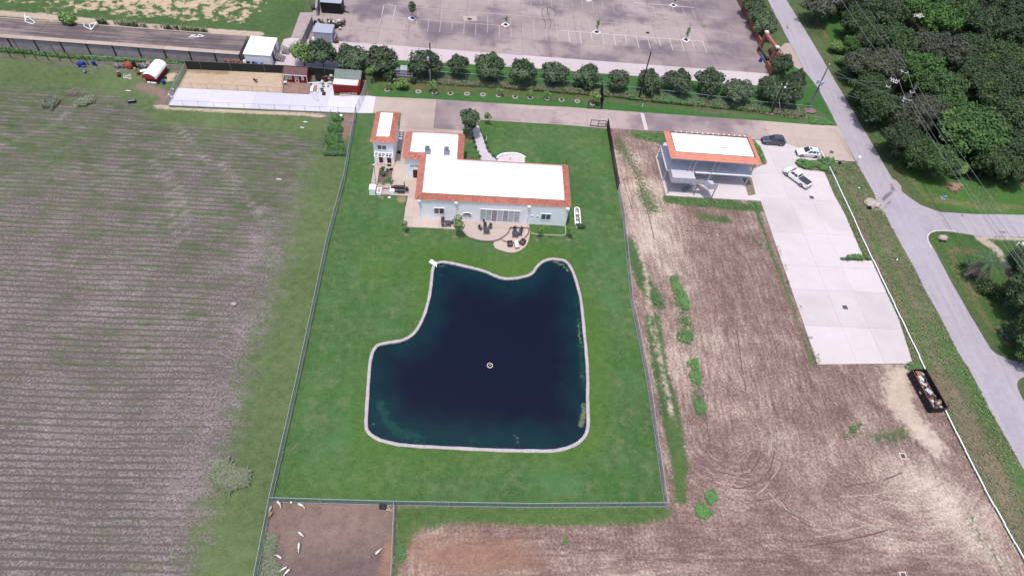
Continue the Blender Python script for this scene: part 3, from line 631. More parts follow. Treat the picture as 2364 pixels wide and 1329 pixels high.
# diving-board like white slab at the corner of the rim
t = thing('white_platform', 'white rectangular slab tilted over the north-west corner of the pond rim', 'platform', G(1003, 610))
p = [G(990, 607), G(996, 600.5), G(1010, 610), G(1004, 616)]; b = MB(); b.prism([(q.x, q.y) for q in p], .19, .27); b.build('slab_top', m_roofw, t)
b = MB()
for q in p: q2 = q.lerp(G(1000, 609), .15); b.bb(q2.x-.05, q2.x+.05, q2.y-.05, q2.y+.05, .0, .19)
b.build('support', m_conc_strip, t, 'stuff')
o = MB().tube([G(1007, 611, .32), G(1008, 617, .30)], .06, 6).build('pipe', m_white, t)

# ---------------------------------------------------------------- roads
ROAD = ROADW + [(2800, 1450), (2500, 1150), (2364, 928), (2349, 900), (2346, 880), (2364, 868), (2420, 870), (2420, 850), (2364, 836), (2332, 831), (2291, 812), (2271, 779), (2248, 741), (2202, 663), (2158, 579), (2143, 555), (2141, 547), (2146, 539), (2158, 534), (2175, 533), (2210, 537), (2260, 545), (2364, 548), (2900, 562), (2900, 518), (2364, 496), (2248, 494.5), (2169, 489), (2124, 473), (2078, 440), (2058, 410), (1999, 308), (1934, 198), (1874, 95), (1815, 0), (1785, -60)]
sheet('road', ROAD, .03, .8, m_road, {'dark': lambda X, Y: np.maximum.reduce([fline(X, Y, [(2038, 462), (2048, 452), (2062, 440), (2058, 425)], 1.0)*.75, fline(X, Y, [(2044, 480), (2062, 462)], .7)*.6, fline(X, Y, [(2313, 835), (2335, 862)], .35)*.9, fline(X, Y, [(2220, 495), (2260, 545)], .12)*1.2, fline(X, Y, [(2250, 536), (2364, 536)], .25)*.7, fline(X, Y, [(2250, 500), (2364, 510)], .25)*.7,  # thin streak across the side road is an overhead cable's shadow, painted dark
    fline(X, Y, [(1795, 20), (1812, 50), (1820, 70)], .2)*.8, fline(X, Y, [(1920, 215), (1935, 240)], .2)*.7])}, ragged=.12)
rl = bpy.data.objects['road']
def ribbon(name, px, wd, z, m, parent=None, kind=None, h=0, world=False, label=None, cat=None):
    P = [Vector(p) for p in px] if world else GG(px); b = MB(); V = []
    for i, p in enumerate(P):
        d = (P[min(i+1, len(P)-1)]-P[max(i-1, 0)]); d = Vector((d.x, d.y, 0)).normalized(); nn = Vector((-d.y, d.x, 0))
        V += [(p+nn*wd/2), (p-nn*wd/2)]
    if h:
        n = len(V); b.add([(v.x, v.y, z+h) for v in V]+[(v.x, v.y, z) for v in V], [f for i in range(0, n-2, 2) for f in ((i, i+1, i+3, i+2), (i, i+2, n+i+2, n+i), (i+1, n+i+1, n+i+3, i+3))])
    else: b.add([(v.x, v.y, z) for v in V], [(i, i+1, i+3, i+2) for i in range(0, len(V)-2, 2)])
    return tag(b.build(name, m, parent, kind), label, cat)
ribbon('kerb_line', [(2150, 572), (2143, 557), (2141, 547), (2146, 538), (2158, 533), (2180, 532), (2203, 533)], .22, .034, m_paint, rl)
ribbon('edge_line', [(2020, 452), (2042, 498)], .3, .036, m_paint, rl)
for a_, b_ in (((2172, 499), (2178, 508)), ((2258, 522), (2266, 531)), ((2186, 510), (2186, 511))): ribbon('worn_marking', [a_, b_], .35, .036, m_paintf, rl)
sheet('road_shoulder', [(2058, 412), (2068, 416), (2080, 430), (2084, 446), (2100, 458), (2124, 474), (2078, 441)], .034, .4, m_conc_drive, ragged=.2)

# ---------------------------------------------------------------- driveway and pads
DRV = [(861, 262), (867, 224), (1011, 230.5), (1250, 245.5), (1310, 248), (1533, 264), (1750, 279), (1864, 288), (1934, 291.5), (1974, 374), (1918, 370), (1901, 361.5), (1815, 331), (1741, 323), (1533, 305), (1401, 297), (1300, 288), (1113, 277), (1104, 282), (1098, 292), (1070, 300), (1068, 314), (936, 314), (936, 302), (922, 302), (926, 262)]
dw = [(p.x, p.y) for p in GG(DRV)]
base = MB(); base.prism(dw, .0, .045); drv = base.build('driveway', m_joint, kind='structure')
x0 = min(p[0] for p in dw); xs = [x0-.1]
while xs[-1] < 80: xs.append(xs[-1]+(6.1 if xs[-1] < 30 else 5.2))
slabs(drv, dw, xs, [80, 92.6, 97.2, 101.6, 105.5, 112], .085, lambda x, y: m_conc_warm if (y < 97.2 and x < 3) or x < -9 or x > 62 else m_conc_drive)
ribbon('pale_joint_band', [(1482, 262.5), (1484, 270), (1492, 301)], .75, .094, m_conc_white, drv)
ribbon('kerb_edge', [(1113, 277.5), (1300, 288.6), (1401, 297.4)], .12, .04, m_conc_warm, drv, h=.07)
PAD = [(1741, 324), (1815, 331.5), (1900, 362), (1903, 397), (1925, 450), (1948, 490), (1992, 592), (1938, 595), (1940, 601), (2012, 602), (2075, 738), (2107, 839), (1887, 841), (1757, 468), (1755, 463), (1735, 409), (1730, 395), (1762, 381), (1769, 377), (1752, 337)]
pw = [(p.x, p.y) for p in GG(PAD)]
base = MB(); base.prism(pw, .0, .05); pad = base.build('parking_pad', m_joint, kind='structure')
slabs(pad, pw, [45, 54.0, 60.2, 64.8, 71, 80], [40, 54.3, 61.6, 66.8, 74.5, 83.2, 90.1, 97.0, 105], .09, m_conc_white)
for x, y in ((1874, 455.5), (1951, 709)):
    q = G(x, y, .1); b = MB(); b.bb(q.x-.4, q.x+.4, q.y-.38, q.y+.38, .088, .098); d = b.build('drain_grate', m_dark, pad)
    b = MB(); [b.bb(q.x-.35, q.x+.35, q.y-.3+k*.12, q.y-.26+k*.12, .098, .108) for k in range(6)]; b.build('grate_bar', m_steel, d)
# grass islands in the pad
isl = [(1836, 379), (1838, 372), (1845, 370), (1880, 372), (1903, 365), (1912, 385), (1904, 397), (1880, 395), (1857, 392), (1842, 387)]
sheet('grass_island', isl, .12, .5, m_verge, {'tan': lambda X, Y: fline(X, Y, [(1852, 378), (1862, 382)], 1)*.9, 'lush': lambda X, Y: .3+0*X, 'soil': lambda X, Y: 0*X, 'sand': lambda X, Y: 0*X}, relief=lambda X, Y: fbm(X, Y, 1, 2)*.12)
isl2 = [(1741, 330), (1752, 337), (1763, 362), (1770, 374), (1768, 381), (1757, 381), (1745, 350), (1738, 335)]
sheet('corner_island', isl2, .12, .4, m_verge, {'tan': lambda X, Y: .2+0*X, 'lush': lambda X, Y: .45+0*X, 'soil': lambda X, Y: fline(X, Y, [(1762, 378), (1766, 376)], 1)*1.1, 'sand': lambda X, Y: 0*X}, relief=lambda X, Y: fbm(X, Y, 1, 2)*.1)
sheet('notch_grass', [(1938, 595), (1992, 592), (2008, 601.5), (1940, 601)], .11, .3, m_verge, {'tan': lambda X, Y: 0*X, 'lush': lambda X, Y: .3+0*X, 'soil': lambda X, Y: 0*X, 'sand': lambda X, Y: 0*X})
# grass wedge between the pad and the white rail
WEDGE = [(1903, 397), (1912, 387), (1952, 470), (1990, 555), (2050, 680), (2105, 795), (2124, 840), (2107, 839), (2075, 738), (2012, 602), (1992, 592), (1948, 490), (1925, 450)]
sheet('pad_edge_grass', WEDGE, .018, .5, m_verge, {'tan': lambda X, Y: 0*X, 'lush': lambda X, Y: .35+0*X, 'soil': lambda X, Y: 0*X, 'sand': lambda X, Y: 0*X})

# ---------------------------------------------------------------- parking lot of the neighbours
LOT = [(632, 152), (640, 130), (655, 92), (672, 88), (693, 30), (722, 30), (752, -60), (1690, -90), (1652, -60), (1699, 0), (1757, 110), (1776, 172), (1768, 195), (1747, 198), (1673, 193.5), (1542, 182), (1385, 170), (1250, 160), (1079, 149), (914, 139.6), (840, 136), (760, 165)]
LOT[7] = (1600, -90)
lw = [(p.x, p.y) for p in GG(LOT)]
base = MB(); base.prism(lw, .0, .045); lot = base.build('parking_lot', m_joint, kind='structure')
strip_y = 124.9
xs = [-60+6.45*k for k in range(24)]
slabs(lot, lw, xs, [100, 118, strip_y], .08, m_conc_strip, 'apron_slab')
slabs(lot, lw, xs, [strip_y, 131.4, 136.7, 142.2, 147.5, 152.7, 158, 164, 170, 178, 188, 200, 215], .08, m_conc_lot, gap=.05)
for x0, x1, y, m_ in ((-21.5, 24, 141.8, m_paintf), (-21.5, 8, 136.6, m_paintf), (20, 55, 136.6, m_paint), (40, 56, 152.7, m_paint), (24, 56, 142.0, m_paintf), (-10, 30, 158.6, m_paintf)):
    b = MB(); b.bb(x0, x1, y-.09, y+.09, .088, .093); b.build('parking_line', m_, lot)
for k in range(29):
    x = -21.5+k*2.72
    if abs(x-7.2) < 1 or x > 56: continue
    lo = k < 3 or k > 15
    b = MB(); b.bb(x-.06, x+.06, 131.6 if k % 3 else 133, 136.5, .088, .093); b.build('parking_line', m_paint if lo and k > 14 else m_paintf, lot)
    if k % 2 or k > 14 or k < 2:
        b = MB(); b.bb(x-.06, x+.06, 137.0, 141.6 if k > 14 or k < 2 else 140.4, .088, .093); b.build('parking_line', m_paint if k < 2 else m_paintf, lot)
for k in range(22):
    b = MB(); b.bb(.5+k*2.6-.05, .5+k*2.6+.05, 146.5 if k % 2 else 148, 152, .088, .093); b.build('parking_line', m_paintf, lot)
# skid loops
sk = catmull([Vector(p) for p in GG([(1258, 68), (1259, 57), (1255, 44), (1251, 30), (1254, 21), (1262, 18), (1275, 19), (1283, 26), (1283, 35), (1277, 39)])], 5, False)
ribbon('tyre_mark', sk, .13, .092, simple('rubber mark', C(84, 76, 82), .8), lot, world=True)
sk = catmull([Vector(p) for p in GG([(1268, 68), (1272, 56), (1270, 44), (1265, 30), (1264, 20), (1270, 18), (1278, 24), (1281, 32)])], 5, False)
ribbon('tyre_mark', sk, .13, .092, bpy.data.materials['rubber mark'], lot, world=True)
q = G(1084, 44, .09); ribbon('drain_apron', [(1069, 44), (1101, 44)], 2.2, .09, m_conc_warm, lot)
b = MB(); b.bb(q.x-.5, q.x+.5, q.y-.45, q.y+.3, .09, .1); b.build('drain_grate', m_dark, lot)
b = MB(); q = G(1495, 77); b.bb(q.x-.4, q.x+.4, q.y-.4, q.y+.4, .09, .1); b.build('drain_grate', m_dark, lot)
LBL = {952: ('leafy', 'diamond planter with the leafiest dark green sapling, at the left end of the car park'), 1167: ('thin', 'diamond planter with a bare twig sapling, second from the left in the car park'), 1377: ('thin', 'diamond planter with a thin leaning sapling, third from the left in the car park'), 1583: ('thin', 'diamond planter at the right end of the lower line of the car park'), 1554: ('thin', 'diamond planter up by the top edge of the car park, on the upper painted line'), 1358: ('thin', 'diamond planter cut by the top edge of the picture in the car park')}
for x, y in ((952, 44), (1167, 59), (1377, 76), (1583, 94), (1554, 14), (1358, 1)):
    q = G(x, y); t = thing('diamond_planter', LBL[x][1], 'planter', q, 0, 'diamond planters in the car park')
    b = MB(); o_, i_ = 1.02, .74
    A = [Vector((a*o_, c*o_, 0))+q for a, c in ((1, 0), (0, 1), (-1, 0), (0, -1))]; B = [Vector((a*i_, c*i_, 0))+q for a, c in ((1, 0), (0, 1), (-1, 0), (0, -1))]
    for i in range(4):
        j = (i+1) % 4; b.prism([(A[i].x, A[i].y), (A[j].x, A[j].y), (B[j].x, B[j].y), (B[i].x, B[i].y)], .08, .2)
    b.build('kerb', m_white, t); b = MB(); b.prism([(p.x, p.y) for p in B], .05, .13); b.build('planting_bed', simple('bark bed', C(84, 78, 76), .9), t)
# small trees standing in the planters
m_sap = crown_mesh('sapling_crown', 5, 420, (.45, .45, 1.5), 2.0, .2, 14, .35, m_leaf_oak)
m_sapt = trunk_mesh('sapling_trunk', 5, 3.0, .06, (.3, .3, .5), m_bark)
m_sap2 = crown_mesh('thin_sapling_crown', 6, 130, (.3, .3, 1.2), 1.8, .17, 8, .25, m_leaf_yel)
def plant(name, label, cat, loc, crown, trunk, s=1, rz=0, group=None, zs=None):
    t = thing(name, label, cat, loc, rz, group); t.scale = (s, s, zs or s)
    if trunk: link('trunk', trunk, None, t)
    link('crown', crown, None, t); return t
for x, y, c, s, l in ((952, 44, m_sap, 1.35, 'dark green conical young tree in the left diamond planter'), (1167, 59, m_sap2, .8, 'nearly bare twig sapling in the second diamond planter from the left'), (1377, 76, m_sap2, 1.15, 'thin leaning sapling in the third diamond planter from the left'), (1583, 94, m_sap2, 1.2, 'thin sapling in the right diamond planter of the lower painted line'), (1554, 14, m_sap2, .9, 'thin sapling in the diamond planter near the top of the car park')):
    plant('planter_sapling', l, 'sapling', G(x, y, .1), c, m_sapt, s, random.uniform(0, 6), 'saplings in the car park planters')
# dead branches lying on the asphalt
def branch(px, label):
    b = MB()
    for P in px: b.tube([G(x, y, .14+.05*math.sin(i*2)) for i, (x, y) in enumerate(P)], .09, 5, .035)
    tag(b.build('fallen_branch', simple('dead wood', C(188, 170, 156), .9)), label, 'branch', 'fallen branches in the car park')
branch([[(1361, 20), (1363, 33), (1372, 37), (1380, 40)], [(1363, 33), (1359, 40)]], 'pale fallen branch nearest the tyre skid loops')
branch([[(1441, 35), (1455, 40), (1464, 36)], [(1455, 40), (1453, 47)]], 'thick forked dead branch in the middle of the car park')
branch([[(1510, 30), (1510, 38), (1500, 41)]], 'short hooked dead branch right of the forked one')
branch([[(1529, 36), (1532, 45), (1544, 46)], [(1532, 45), (1530, 53), (1533, 59)]], 'spindly branched deadwood below the top right planter')
branch([[(1490, 10), (1500, 7), (1515, 8)]], 'dead branch by the upper painted line at the top')

# the strip of yard and ramp west of the lot, grey block walls
def wallseg(t, name, a, b_, z0, z1, th, m, part=True):
    a = Vector((a.x, a.y, 0)); b_ = Vector((b_.x, b_.y, 0)); d = b_-a; nn = Vector((-d.y, d.x, 0)).normalized()*th/2; b = MB()
    P = [a-nn, b_-nn, b_+nn, a+nn]; b.prism([(p.x, p.y) for p in P], z0, z1); return b.build(name, m, t)
for a_, b_, l in (((697, 112), (722, 55), 'long low grey block wall running beside the trash heap'), ((733, 38), (738, -30), 'grey block wall beside the black container')):
    t = thing('block_wall', l, 'wall', G(*a_)); A = G(*a_); B = G(*b_); N = max(2, int((B-A).length/1.6))
    for k in range(N): wallseg(t, 'wall_block', A.lerp(B, k/N), A.lerp(B, (k+1)/N-.01), .05, 1.9, .35, m_wallg)
    wallseg(t, 'wall_cap', A, B, 1.9, 2.0, .45, m_conc_lot)

# ---------------------------------------------------------------- raised deck behind its retaining wall
t = thing('raised_deck', 'long raised concrete deck, mildewed dark on top, behind a grey wall', 'platform', G(280, 132))
WY = G(402, 140).y
def wy(x): # front line of the wall, straight
    return 113.55
x_end = G(563.6, 141).x; top_z = 2.45
x = x_end; seg = 4.9
while x > -190:
    xa = x-seg; A = Vector((xa+.04, wy(xa), 0)); B = Vector((x-.04, wy(x), 0)); off = Vector((0, .2, 0))
    wallseg(t, 'wall_panel', A+off, B+off, 0, top_z-.12, .3, m_wallg)
    b = MB(); b.bb(x-.12, x+.12, wy(x)-.06, wy(x)+.1, 0, top_z-.05); b.build('pilaster', simple('dark stained post', C(70, 62, 68), .8) if 'dark stained post' not in bpy.data.materials else bpy.data.materials['dark stained post'], t)
    yb = wy(x)+12.6
    b = MB(); Q = [(xa+.02, wy(xa)-.1), (x-.02, wy(x)-.1), (x-.02, wy(x)+6.7), (xa+.02, wy(xa)+6.7)]; b.prism(Q, top_z-.12, top_z+random.uniform(-.01, .01)); b.build('deck_slab', m_conc_deck, t)
    b = MB(); b.prism([(xa+.02, wy(xa)-.16), (x-.02, wy(x)-.16), (x-.02, wy(x)+1.0), (xa+.02, wy(xa)+1.0)], top_z+.012, top_z+.05); b.build('edge_slab', m_conc_warm, t)
    b = MB(); b.prism([(xa+.02, wy(xa)+6.5), (x-.02, wy(x)+6.5), (x-.02, wy(x)+6.75), (xa+.02, wy(xa)+6.75)], top_z+.012, top_z+.14); b.build('back_curb', m_conc_warm, t)
    x = xa
b = MB(); b.prism([(-190, wy(-190)+.4), (x_end-.2, wy(x_end)+.4), (x_end-.2, wy(x_end)+6.5), (-190, wy(-190)+6.5)], 0, top_z-.14); b.build('fill', m_wallg, t)
for px in ([(57, 34, 2.5), (58, 50, 2.5), (75, 56, 2.5), (81, 52, 2.5), (62, 38, 3.4), (58, 50, 2.6)], [(193, 55, 2.6), (195, 62, 2.6), (211, 69, 2.6), (223, 52, 3.2), (206, 57, 2.6), (211, 69, 2.6)], [(436, 86, 2.5), (455, 86, 2.6), (460, 80, 2.7), (471, 84, 2.6), (455, 86, 2.6), (440, 82, 2.9), (452, 81, 2.7)]):
    b = MB(); P = [G(x, y, z) for x, y, z in px]
    for i in range(len(P)-1): b.tube([P[i], P[i+1]], .065, 6)
    l = {57: 'white pipe frame at the far left end of the raised deck', 193: 'crooked white pipe frame right of the round bush on the deck', 436: 'flattened white pipe frame on the deck left of the white building'}[px[0][0]]
    tag(b.build('pipe_frame', m_white), l, 'pipe frame', 'white pipe frames on the raised deck')
# ---------------------------------------------------------------- tiled parapet roofs
def tiled_side(mb, a, b_, ia, ib, courses=3, tw=.34, seed=0, mis=(0,)):
    """a sloping band from the eave a-b up to the inner edge ia-ib, laid with overlapping tiles"""
    r = random.Random(seed); a, b_, ia, ib = map(Vector, (a, b_, ia, ib))
    nrm = (b_-a).cross(ia-a).normalized()
    if nrm.z < 0: nrm = -nrm
    mb.quad(a, b_, ib, ia, 0)
    for c in range(courses):
        v0 = c/courses; v1 = min(1, (c+1.12)/courses)
        L0 = a.lerp(ia, v0); R0 = b_.lerp(ib, v0); L1 = a.lerp(ia, v1); R1 = b_.lerp(ib, v1); n = max(1, int((R0-L0).length/tw)); off = .5*(c % 2)/n
        for k in range(n):
            u0 = k/n+.004; u1 = (k+1)/n-.006
            lift = nrm*(.10+r.uniform(-.012, .02)); low = nrm*.025
            P = [L0.lerp(R0, u0)+lift, L0.lerp(R0, u1)+lift, L1.lerp(R1, u1)+low, L1.lerp(R1, u0)+low]; m = L0.lerp(R0, (u0+u1)/2)+lift+nrm*.035; m2 = L1.lerp(R1, (u0+u1)/2)+low+nrm*.03
            q0 = L0.lerp(R0, u0); q1 = L0.lerp(R0, u1)
            mb.add([P[0], m, P[1], P[2], m2, P[3], q0, q1], [(0, 1, 4, 5), (1, 2, 3, 4), (6, 7, 2, 1, 0)], r.choice((0, 0, 0, 1, 2)) if mis[0] else r.choice((0, 0, 0, 0, 2)))
def ridge(mb, pts, r=.09): mb.tube([Vector(p)+Vector((0, 0, .06)) for p in pts], r, 6)
m_tile2 = simple('lighter terracotta tile', C(230, 148, 128), .7, .18, 2)
TM = [m_tile, m_tile_d, m_tile2]
def window(parent, x0, x1, z0, z1, y, glass, mull=1, n=(0, -1, 0), arch=False, frame=.12):
    """a framed window on a wall that faces -y at y"""
    f = MB(); d = .07
    f.bb(x0-frame, x1+frame, y-d, y, z0-frame, z0); f.bb(x0-frame, x0, y-d, y, z0, z1)
    f.bb(x1, x1+frame, y-d, y, z0, z1)
    if not arch: f.bb(x0-frame, x1+frame, y-d, y, z1, z1+frame)
    for k in range(1, mull+1):
        xm = x0+(x1-x0)*k/(mull+1); f.bb(xm-.05, xm+.05, y-d+.01, y, z0, z1)
    if arch:
        f.bb(x0, x1, y-d, y, z1-.06, z1+.02); c = (x0+x1)/2; r = (x1-x0)/2; N = 12
        for k in range(N):
            t0 = math.pi*k/N; t1 = math.pi*(k+1)/N
            Q = [(c+math.cos(t)*rr, z1+.02+math.sin(t)*rr*.72) for t, rr in ((t0, r), (t1, r), (t1, r+frame), (t0, r+frame))]
            f.add([(q[0], y-d, q[1]) for q in Q]+[(q[0], y, q[1]) for q in Q], [(0, 1, 2, 3), (7, 6, 5, 4), (0, 4, 5, 1), (1, 5, 6, 2), (2, 6, 7, 3), (3, 7, 4, 0)])
    fr = f.build('window', m_trim, parent)
    for k in range(mull+1):
        a = x0+(x1-x0)*k/(mull+1)+.03; b2 = x0+(x1-x0)*(k+1)/(mull+1)-.03; g = MB(); g.bb(a, b2, y-.03, y-.008, z0, z1-(.06 if arch else 0)); g.build('pane', glass[k % len(glass)] if isinstance(glass, (list, tuple)) else glass, fr)
    if arch:
        g = MB(); c = (x0+x1)/2; r = (x1-x0)/2; P = [(c+math.cos(math.pi*k/12)*r, z1+.02+math.sin(math.pi*k/12)*r*.72) for k in range(13)]
        g.add([(p[0], y-.03, p[1]) for p in P]+[(p[0], y-.008, p[1]) for p in P], [tuple(range(13)), tuple(range(25, 12, -1))]+[(i, (i+1) % 13, 13+(i+1) % 13, 13+i) for i in range(13)]); g.build('pane', glass[0] if isinstance(glass, (list, tuple)) else glass, fr)
    return fr
def door(parent, x0, x1, z1, y, m=None):
    f = MB(); f.bb(x0-.08, x0, y-.06, y, 0.05, z1+.08); f.bb(x1, x1+.08, y-.06, y, .05, z1+.08); f.bb(x0, x1, y-.06, y, z1, z1+.08); d = MB(); d.bb(x0, x1, y-.04, y-.005, .05, z1)
    dd = d.build('door', m or m_door, parent); f.build('door_frame', m_trim, dd); h = MB(); h.bb(x1-.14, x1-.08, y-.09, y-.04, 1.0, 1.12); h.build('handle', m_black, dd)

# main house: long south wing and the north wing, one parapet roof
house = thing('main_house', 'long white house with a flat white roof edged in terracotta tiles, north of the pond', 'house', (4.5, 73.2, 0))
HX0, HX1, HY0, HY1 = -7.95, 17.06, 73.2, 82.95
WX0, WX1, WY1 = -11.05, -1.35, 89.65
ez, tz, rz_ = 4.6, 5.35, 4.8
def wall(parent, x0, x1, y0, y1, z0, z1, name='wall', m=m_white):
    b = MB(); b.bb(x0, x1, y0, y1, z0, z1); return b.build(name, m, parent)
wall(house, HX0, HX1, HY0, HY0+.3, 0, 4.56); wall(house, HX1-.3, HX1, HY0+.3, HY1, 0, 4.56); wall(house, HX0, HX0+.3, HY0+.3, 83.0, 0, 4.56)
wall(house, WX0, HX0+.3, 83.0, 83.3, 0, 4.56); wall(house, WX0, WX0+.3, 83.3, WY1, 0, 4.56); wall(house, WX0+.3, WX1, WY1-.3, WY1, 0, 4.56); wall(house, WX1-.3, WX1, HY1, WY1-.3, 0, 4.56); wall(house, WX1-.3, HX1-.3, HY1-.3, HY1, 0, 4.56)
O = [(-8.46, 73.0), (17.3, 73.14), (17.42, 83.35), (-1.0, 83.2), (-1.0, 90.0), (-11.4, 89.85), (-11.38, 82.8), (-8.46, 82.6)]
I = [(-7.44, 73.76), (16.2, 73.88), (16.3, 82.6), (-2.0, 82.5), (-2.0, 89.35), (-10.3, 89.2), (-10.33, 83.65), (-7.44, 83.65)]
OE = [(x, y, ez) for x, y in O]; IE = [(x, y, tz) for x, y in I]
for i in range(8):
    j = (i+1) % 8; mb = MB(); dirty = i in (0, 6)
    tiled_side(mb, OE[i], OE[j], IE[i], IE[j], 3, .34, i, (1 if dirty else 0,)); s = mb.build('roof_tiles', TM, house, 'stuff')
mb = MB()
for i in range(8): mb.tube([Vector(OE[i])+Vector((0, 0, .08)), Vector(IE[i])+Vector((0, 0, .1))], .09, 6)
mb.build('hip_tiles', m_tile_a, house)
mb = MB()
for i in range(8):
    j = (i+1) % 8; A = Vector(IE[i]); B = Vector(IE[j]); mb.tube([A+Vector((0, 0, .04)), B+Vector((0, 0, .04))], .08, 6)
mb.build('parapet_cap', m_tile, house)
mb = MB()  # inside face of the parapet
for i in range(8):
    j = (i+1) % 8; A, B = IE[i], IE[j]; mb.quad((A[0], A[1], tz), (B[0], B[1], tz), (B[0], B[1], rz_), (A[0], A[1], rz_))
mb.build('parapet_face', m_white, house)
mb = MB(); mb.prism([(p[0], p[1]) for p in I], rz_-.2, rz_); mb.build('roof_membrane', m_roofw, house)
mb = MB()  # soffit
for i in range(8):
    j = (i+1) % 8; mb.quad(OE[i], OE[j], (I[j][0], I[j][1], ez-.02), (I[i][0], I[i][1], ez-.02))
mb.build('soffit', m_white, house)
for px in ((964, 462), (1048.5, 468), (1219.5, 476), (1311, 483)):
    x = {964: -7.75, 1048: -1.75, 1219: 10.3, 1311: 16.8}[int(px[0])]
    b = MB(); b.bb(x-.26, x+.26, HY0-.34, HY0, 4.1, 4.42); dh = b.build('downpipe_head', m_trim, house)
    b = MB(); b.bb(x-.06, x+.06, HY0-.14, HY0, .1, 4.1); b.build('downpipe', m_white, dh)
window(house, -5.35, -3.75, 1.35, 2.65, HY0, [simple('brown curtained glass', C(128, 118, 112), .15), simple('dark curtained glass', C(92, 82, 84), .12)])
window(house, -.62, .88, .95, 1.35, HY0, m_glass_d, 1, arch=True)
window(house, 12.65, 14.2, 1.35, 2.65, HY0, simple('green tinted glass', C(92, 118, 116), .1))
for x in (10.8, 11.7): window(house, x, x+.5, 2.0, 2.15, HY0, m_glass_d, 0, frame=.03)
window(house, 2.35, 8.95, .25, 2.95, HY0-.0, [m_glass_p, m_glass_p, simple('rosy painted-reflection glass', C(176, 164, 172), .1, .25), m_glass_p, simple('grey painted-reflection glass', C(176, 180, 188), .1, .25), m_glass_p, m_glass_p], 6, frame=.12)  # sliding doors: pale, rosy and grey reflections painted as pane colours
# bits of the north wing: the door wall facing the court
door(house, -9.72, -8.9, 2.05, 83.0); window(house, -10.2, -8.6, 2.5, 3.1, 83.0, m_glass_p, 1)
b = MB(); b.bb(-10.1, -8.2, 82.1, 83.0, 0, .14); b.build('door_step', m_conc_patio, house)
b = MB(); b.bb(-8.48, -8.36, 82.75, 83.0, 1.6, 2.1); b.build('wall_lamp', m_black, house)
for x, y in ((987, 350), (1031, 352)):
    q = G(x, y, rz_); t = thing('rooftop_unit', 'left hand air conditioning unit on the white roof, half against the tiles' if x < 1000 else 'right hand air conditioning unit on the white roof, alone on the membrane', 'air conditioner', q, 0, 'air conditioning units on the roof')
    b = MB(); b.bb(q.x-.48, q.x+.5, q.y-.35, q.y+.45, rz_+.12, rz_+.95); b.build('cabinet', m_steel_l, t)
    b = MB(); b.disc(q+Vector((0, .08, .965)), (0, 0, 1), .33, .04, 16); g = b.build('fan_grille', m_black, t); b = MB(); b.disc(q+Vector((0, .08, 1.0)), (0, 0, 1), .1, .04, 8); [b.box(q+Vector((0, .08, .995)), (.6, .05, .02), k*math.pi/4) for k in range(4)]; b.build('fan_hub', m_steel, g)
    b = MB(); b.bb(q.x-.42, q.x+.44, q.y-.37, q.y-.35, rz_+.7, rz_+.9); b.build('vent_slot', m_dark, t)
    b = MB(); b.bb(q.x-.48, q.x+.56, q.y-.75, q.y-.4, rz_, rz_+.3); b.build('duct_box', m_steel, t)
    b = MB(); b.bb(q.x-.5, q.x+.55, q.y-.38, q.y+.48, rz_, rz_+.12); b.build('base_frame', m_steel, t)
for x, y, l in ((1013, 365, 'short dark vent pipe standing on the white roof below the two air conditioners'),):
    q = G(x, y, rz_); tag(MB().tube([q, q+Vector((0, 0, .45))], .07, 7).build('vent_pipe', m_steel), l, 'vent pipe')
# tower house
tw = thing('tower_house', 'small white two storey annex with an orange tiled hip edge, left of the main house', 'house', (-15.1, 86.5, 0))
TX0, TX1, TY0, TY1 = -16.9, -13.4, 86.5, 94.4; te = 4.9
wall(tw, TX0, TX1, TY0, TY0+.25, 0, te); wall(tw, TX1-.25, TX1, TY0+.25, TY1, 0, te); wall(tw, TX0, TX0+.25, TY0+.25, TY1, 0, te); wall(tw, TX0+.25, TX1-.25, TY1-.25, TY1, 0, te)
O = [(-17.25, 86.15), (-13.08, 86.33), (-13.05, 94.75), (-17.2, 94.55)]; I = [(-16.28, 87.0), (-14.05, 87.12), (-14.05, 93.85), (-16.28, 93.75)]
OE = [(x, y, te+.02) for x, y in O]; IE = [(x, y, te+.72) for x, y in I]
for i in range(4): mb = MB(); tiled_side(mb, OE[i], OE[(i+1) % 4], IE[i], IE[(i+1) % 4], 3, .34, 20+i, (0,)); mb.build('roof_tiles', TM, tw, 'stuff')
mb = MB(); [mb.tube([Vector(OE[i])+Vector((0, 0, .08)), Vector(IE[i])+Vector((0, 0, .1))], .09, 6) for i in range(4)]; mb.build('hip_tiles', m_tile_a, tw)
mb = MB(); mb.prism([(p[0], p[1]) for p in I], te+.35, te+.66); mb.build('roof_membrane', m_roofw, tw)
mb = MB(); [mb.quad(OE[i], OE[(i+1) % 4], (I[(i+1) % 4][0], I[(i+1) % 4][1], te), (I[i][0], I[i][1], te)) for i in range(4)]; mb.build('soffit', m_white, tw)
window(tw, -16.15, -14.65, 3.1, 4.05, TY0, m_glass); door(tw, -16.1, -15.4, 1.95, TY0); door(tw, -14.65, -13.95, 1.95, TY0)
b = MB(); b.bb(-14.6, -13.95, 85.6, 86.1, .1, .16); b.build('door_mat', m_dark, tw)
b = MB(); b.bb(TX0+.1, TX1-.1, 85.7, TY0, 0, .12); b.build('door_step', m_conc_patio, tw)
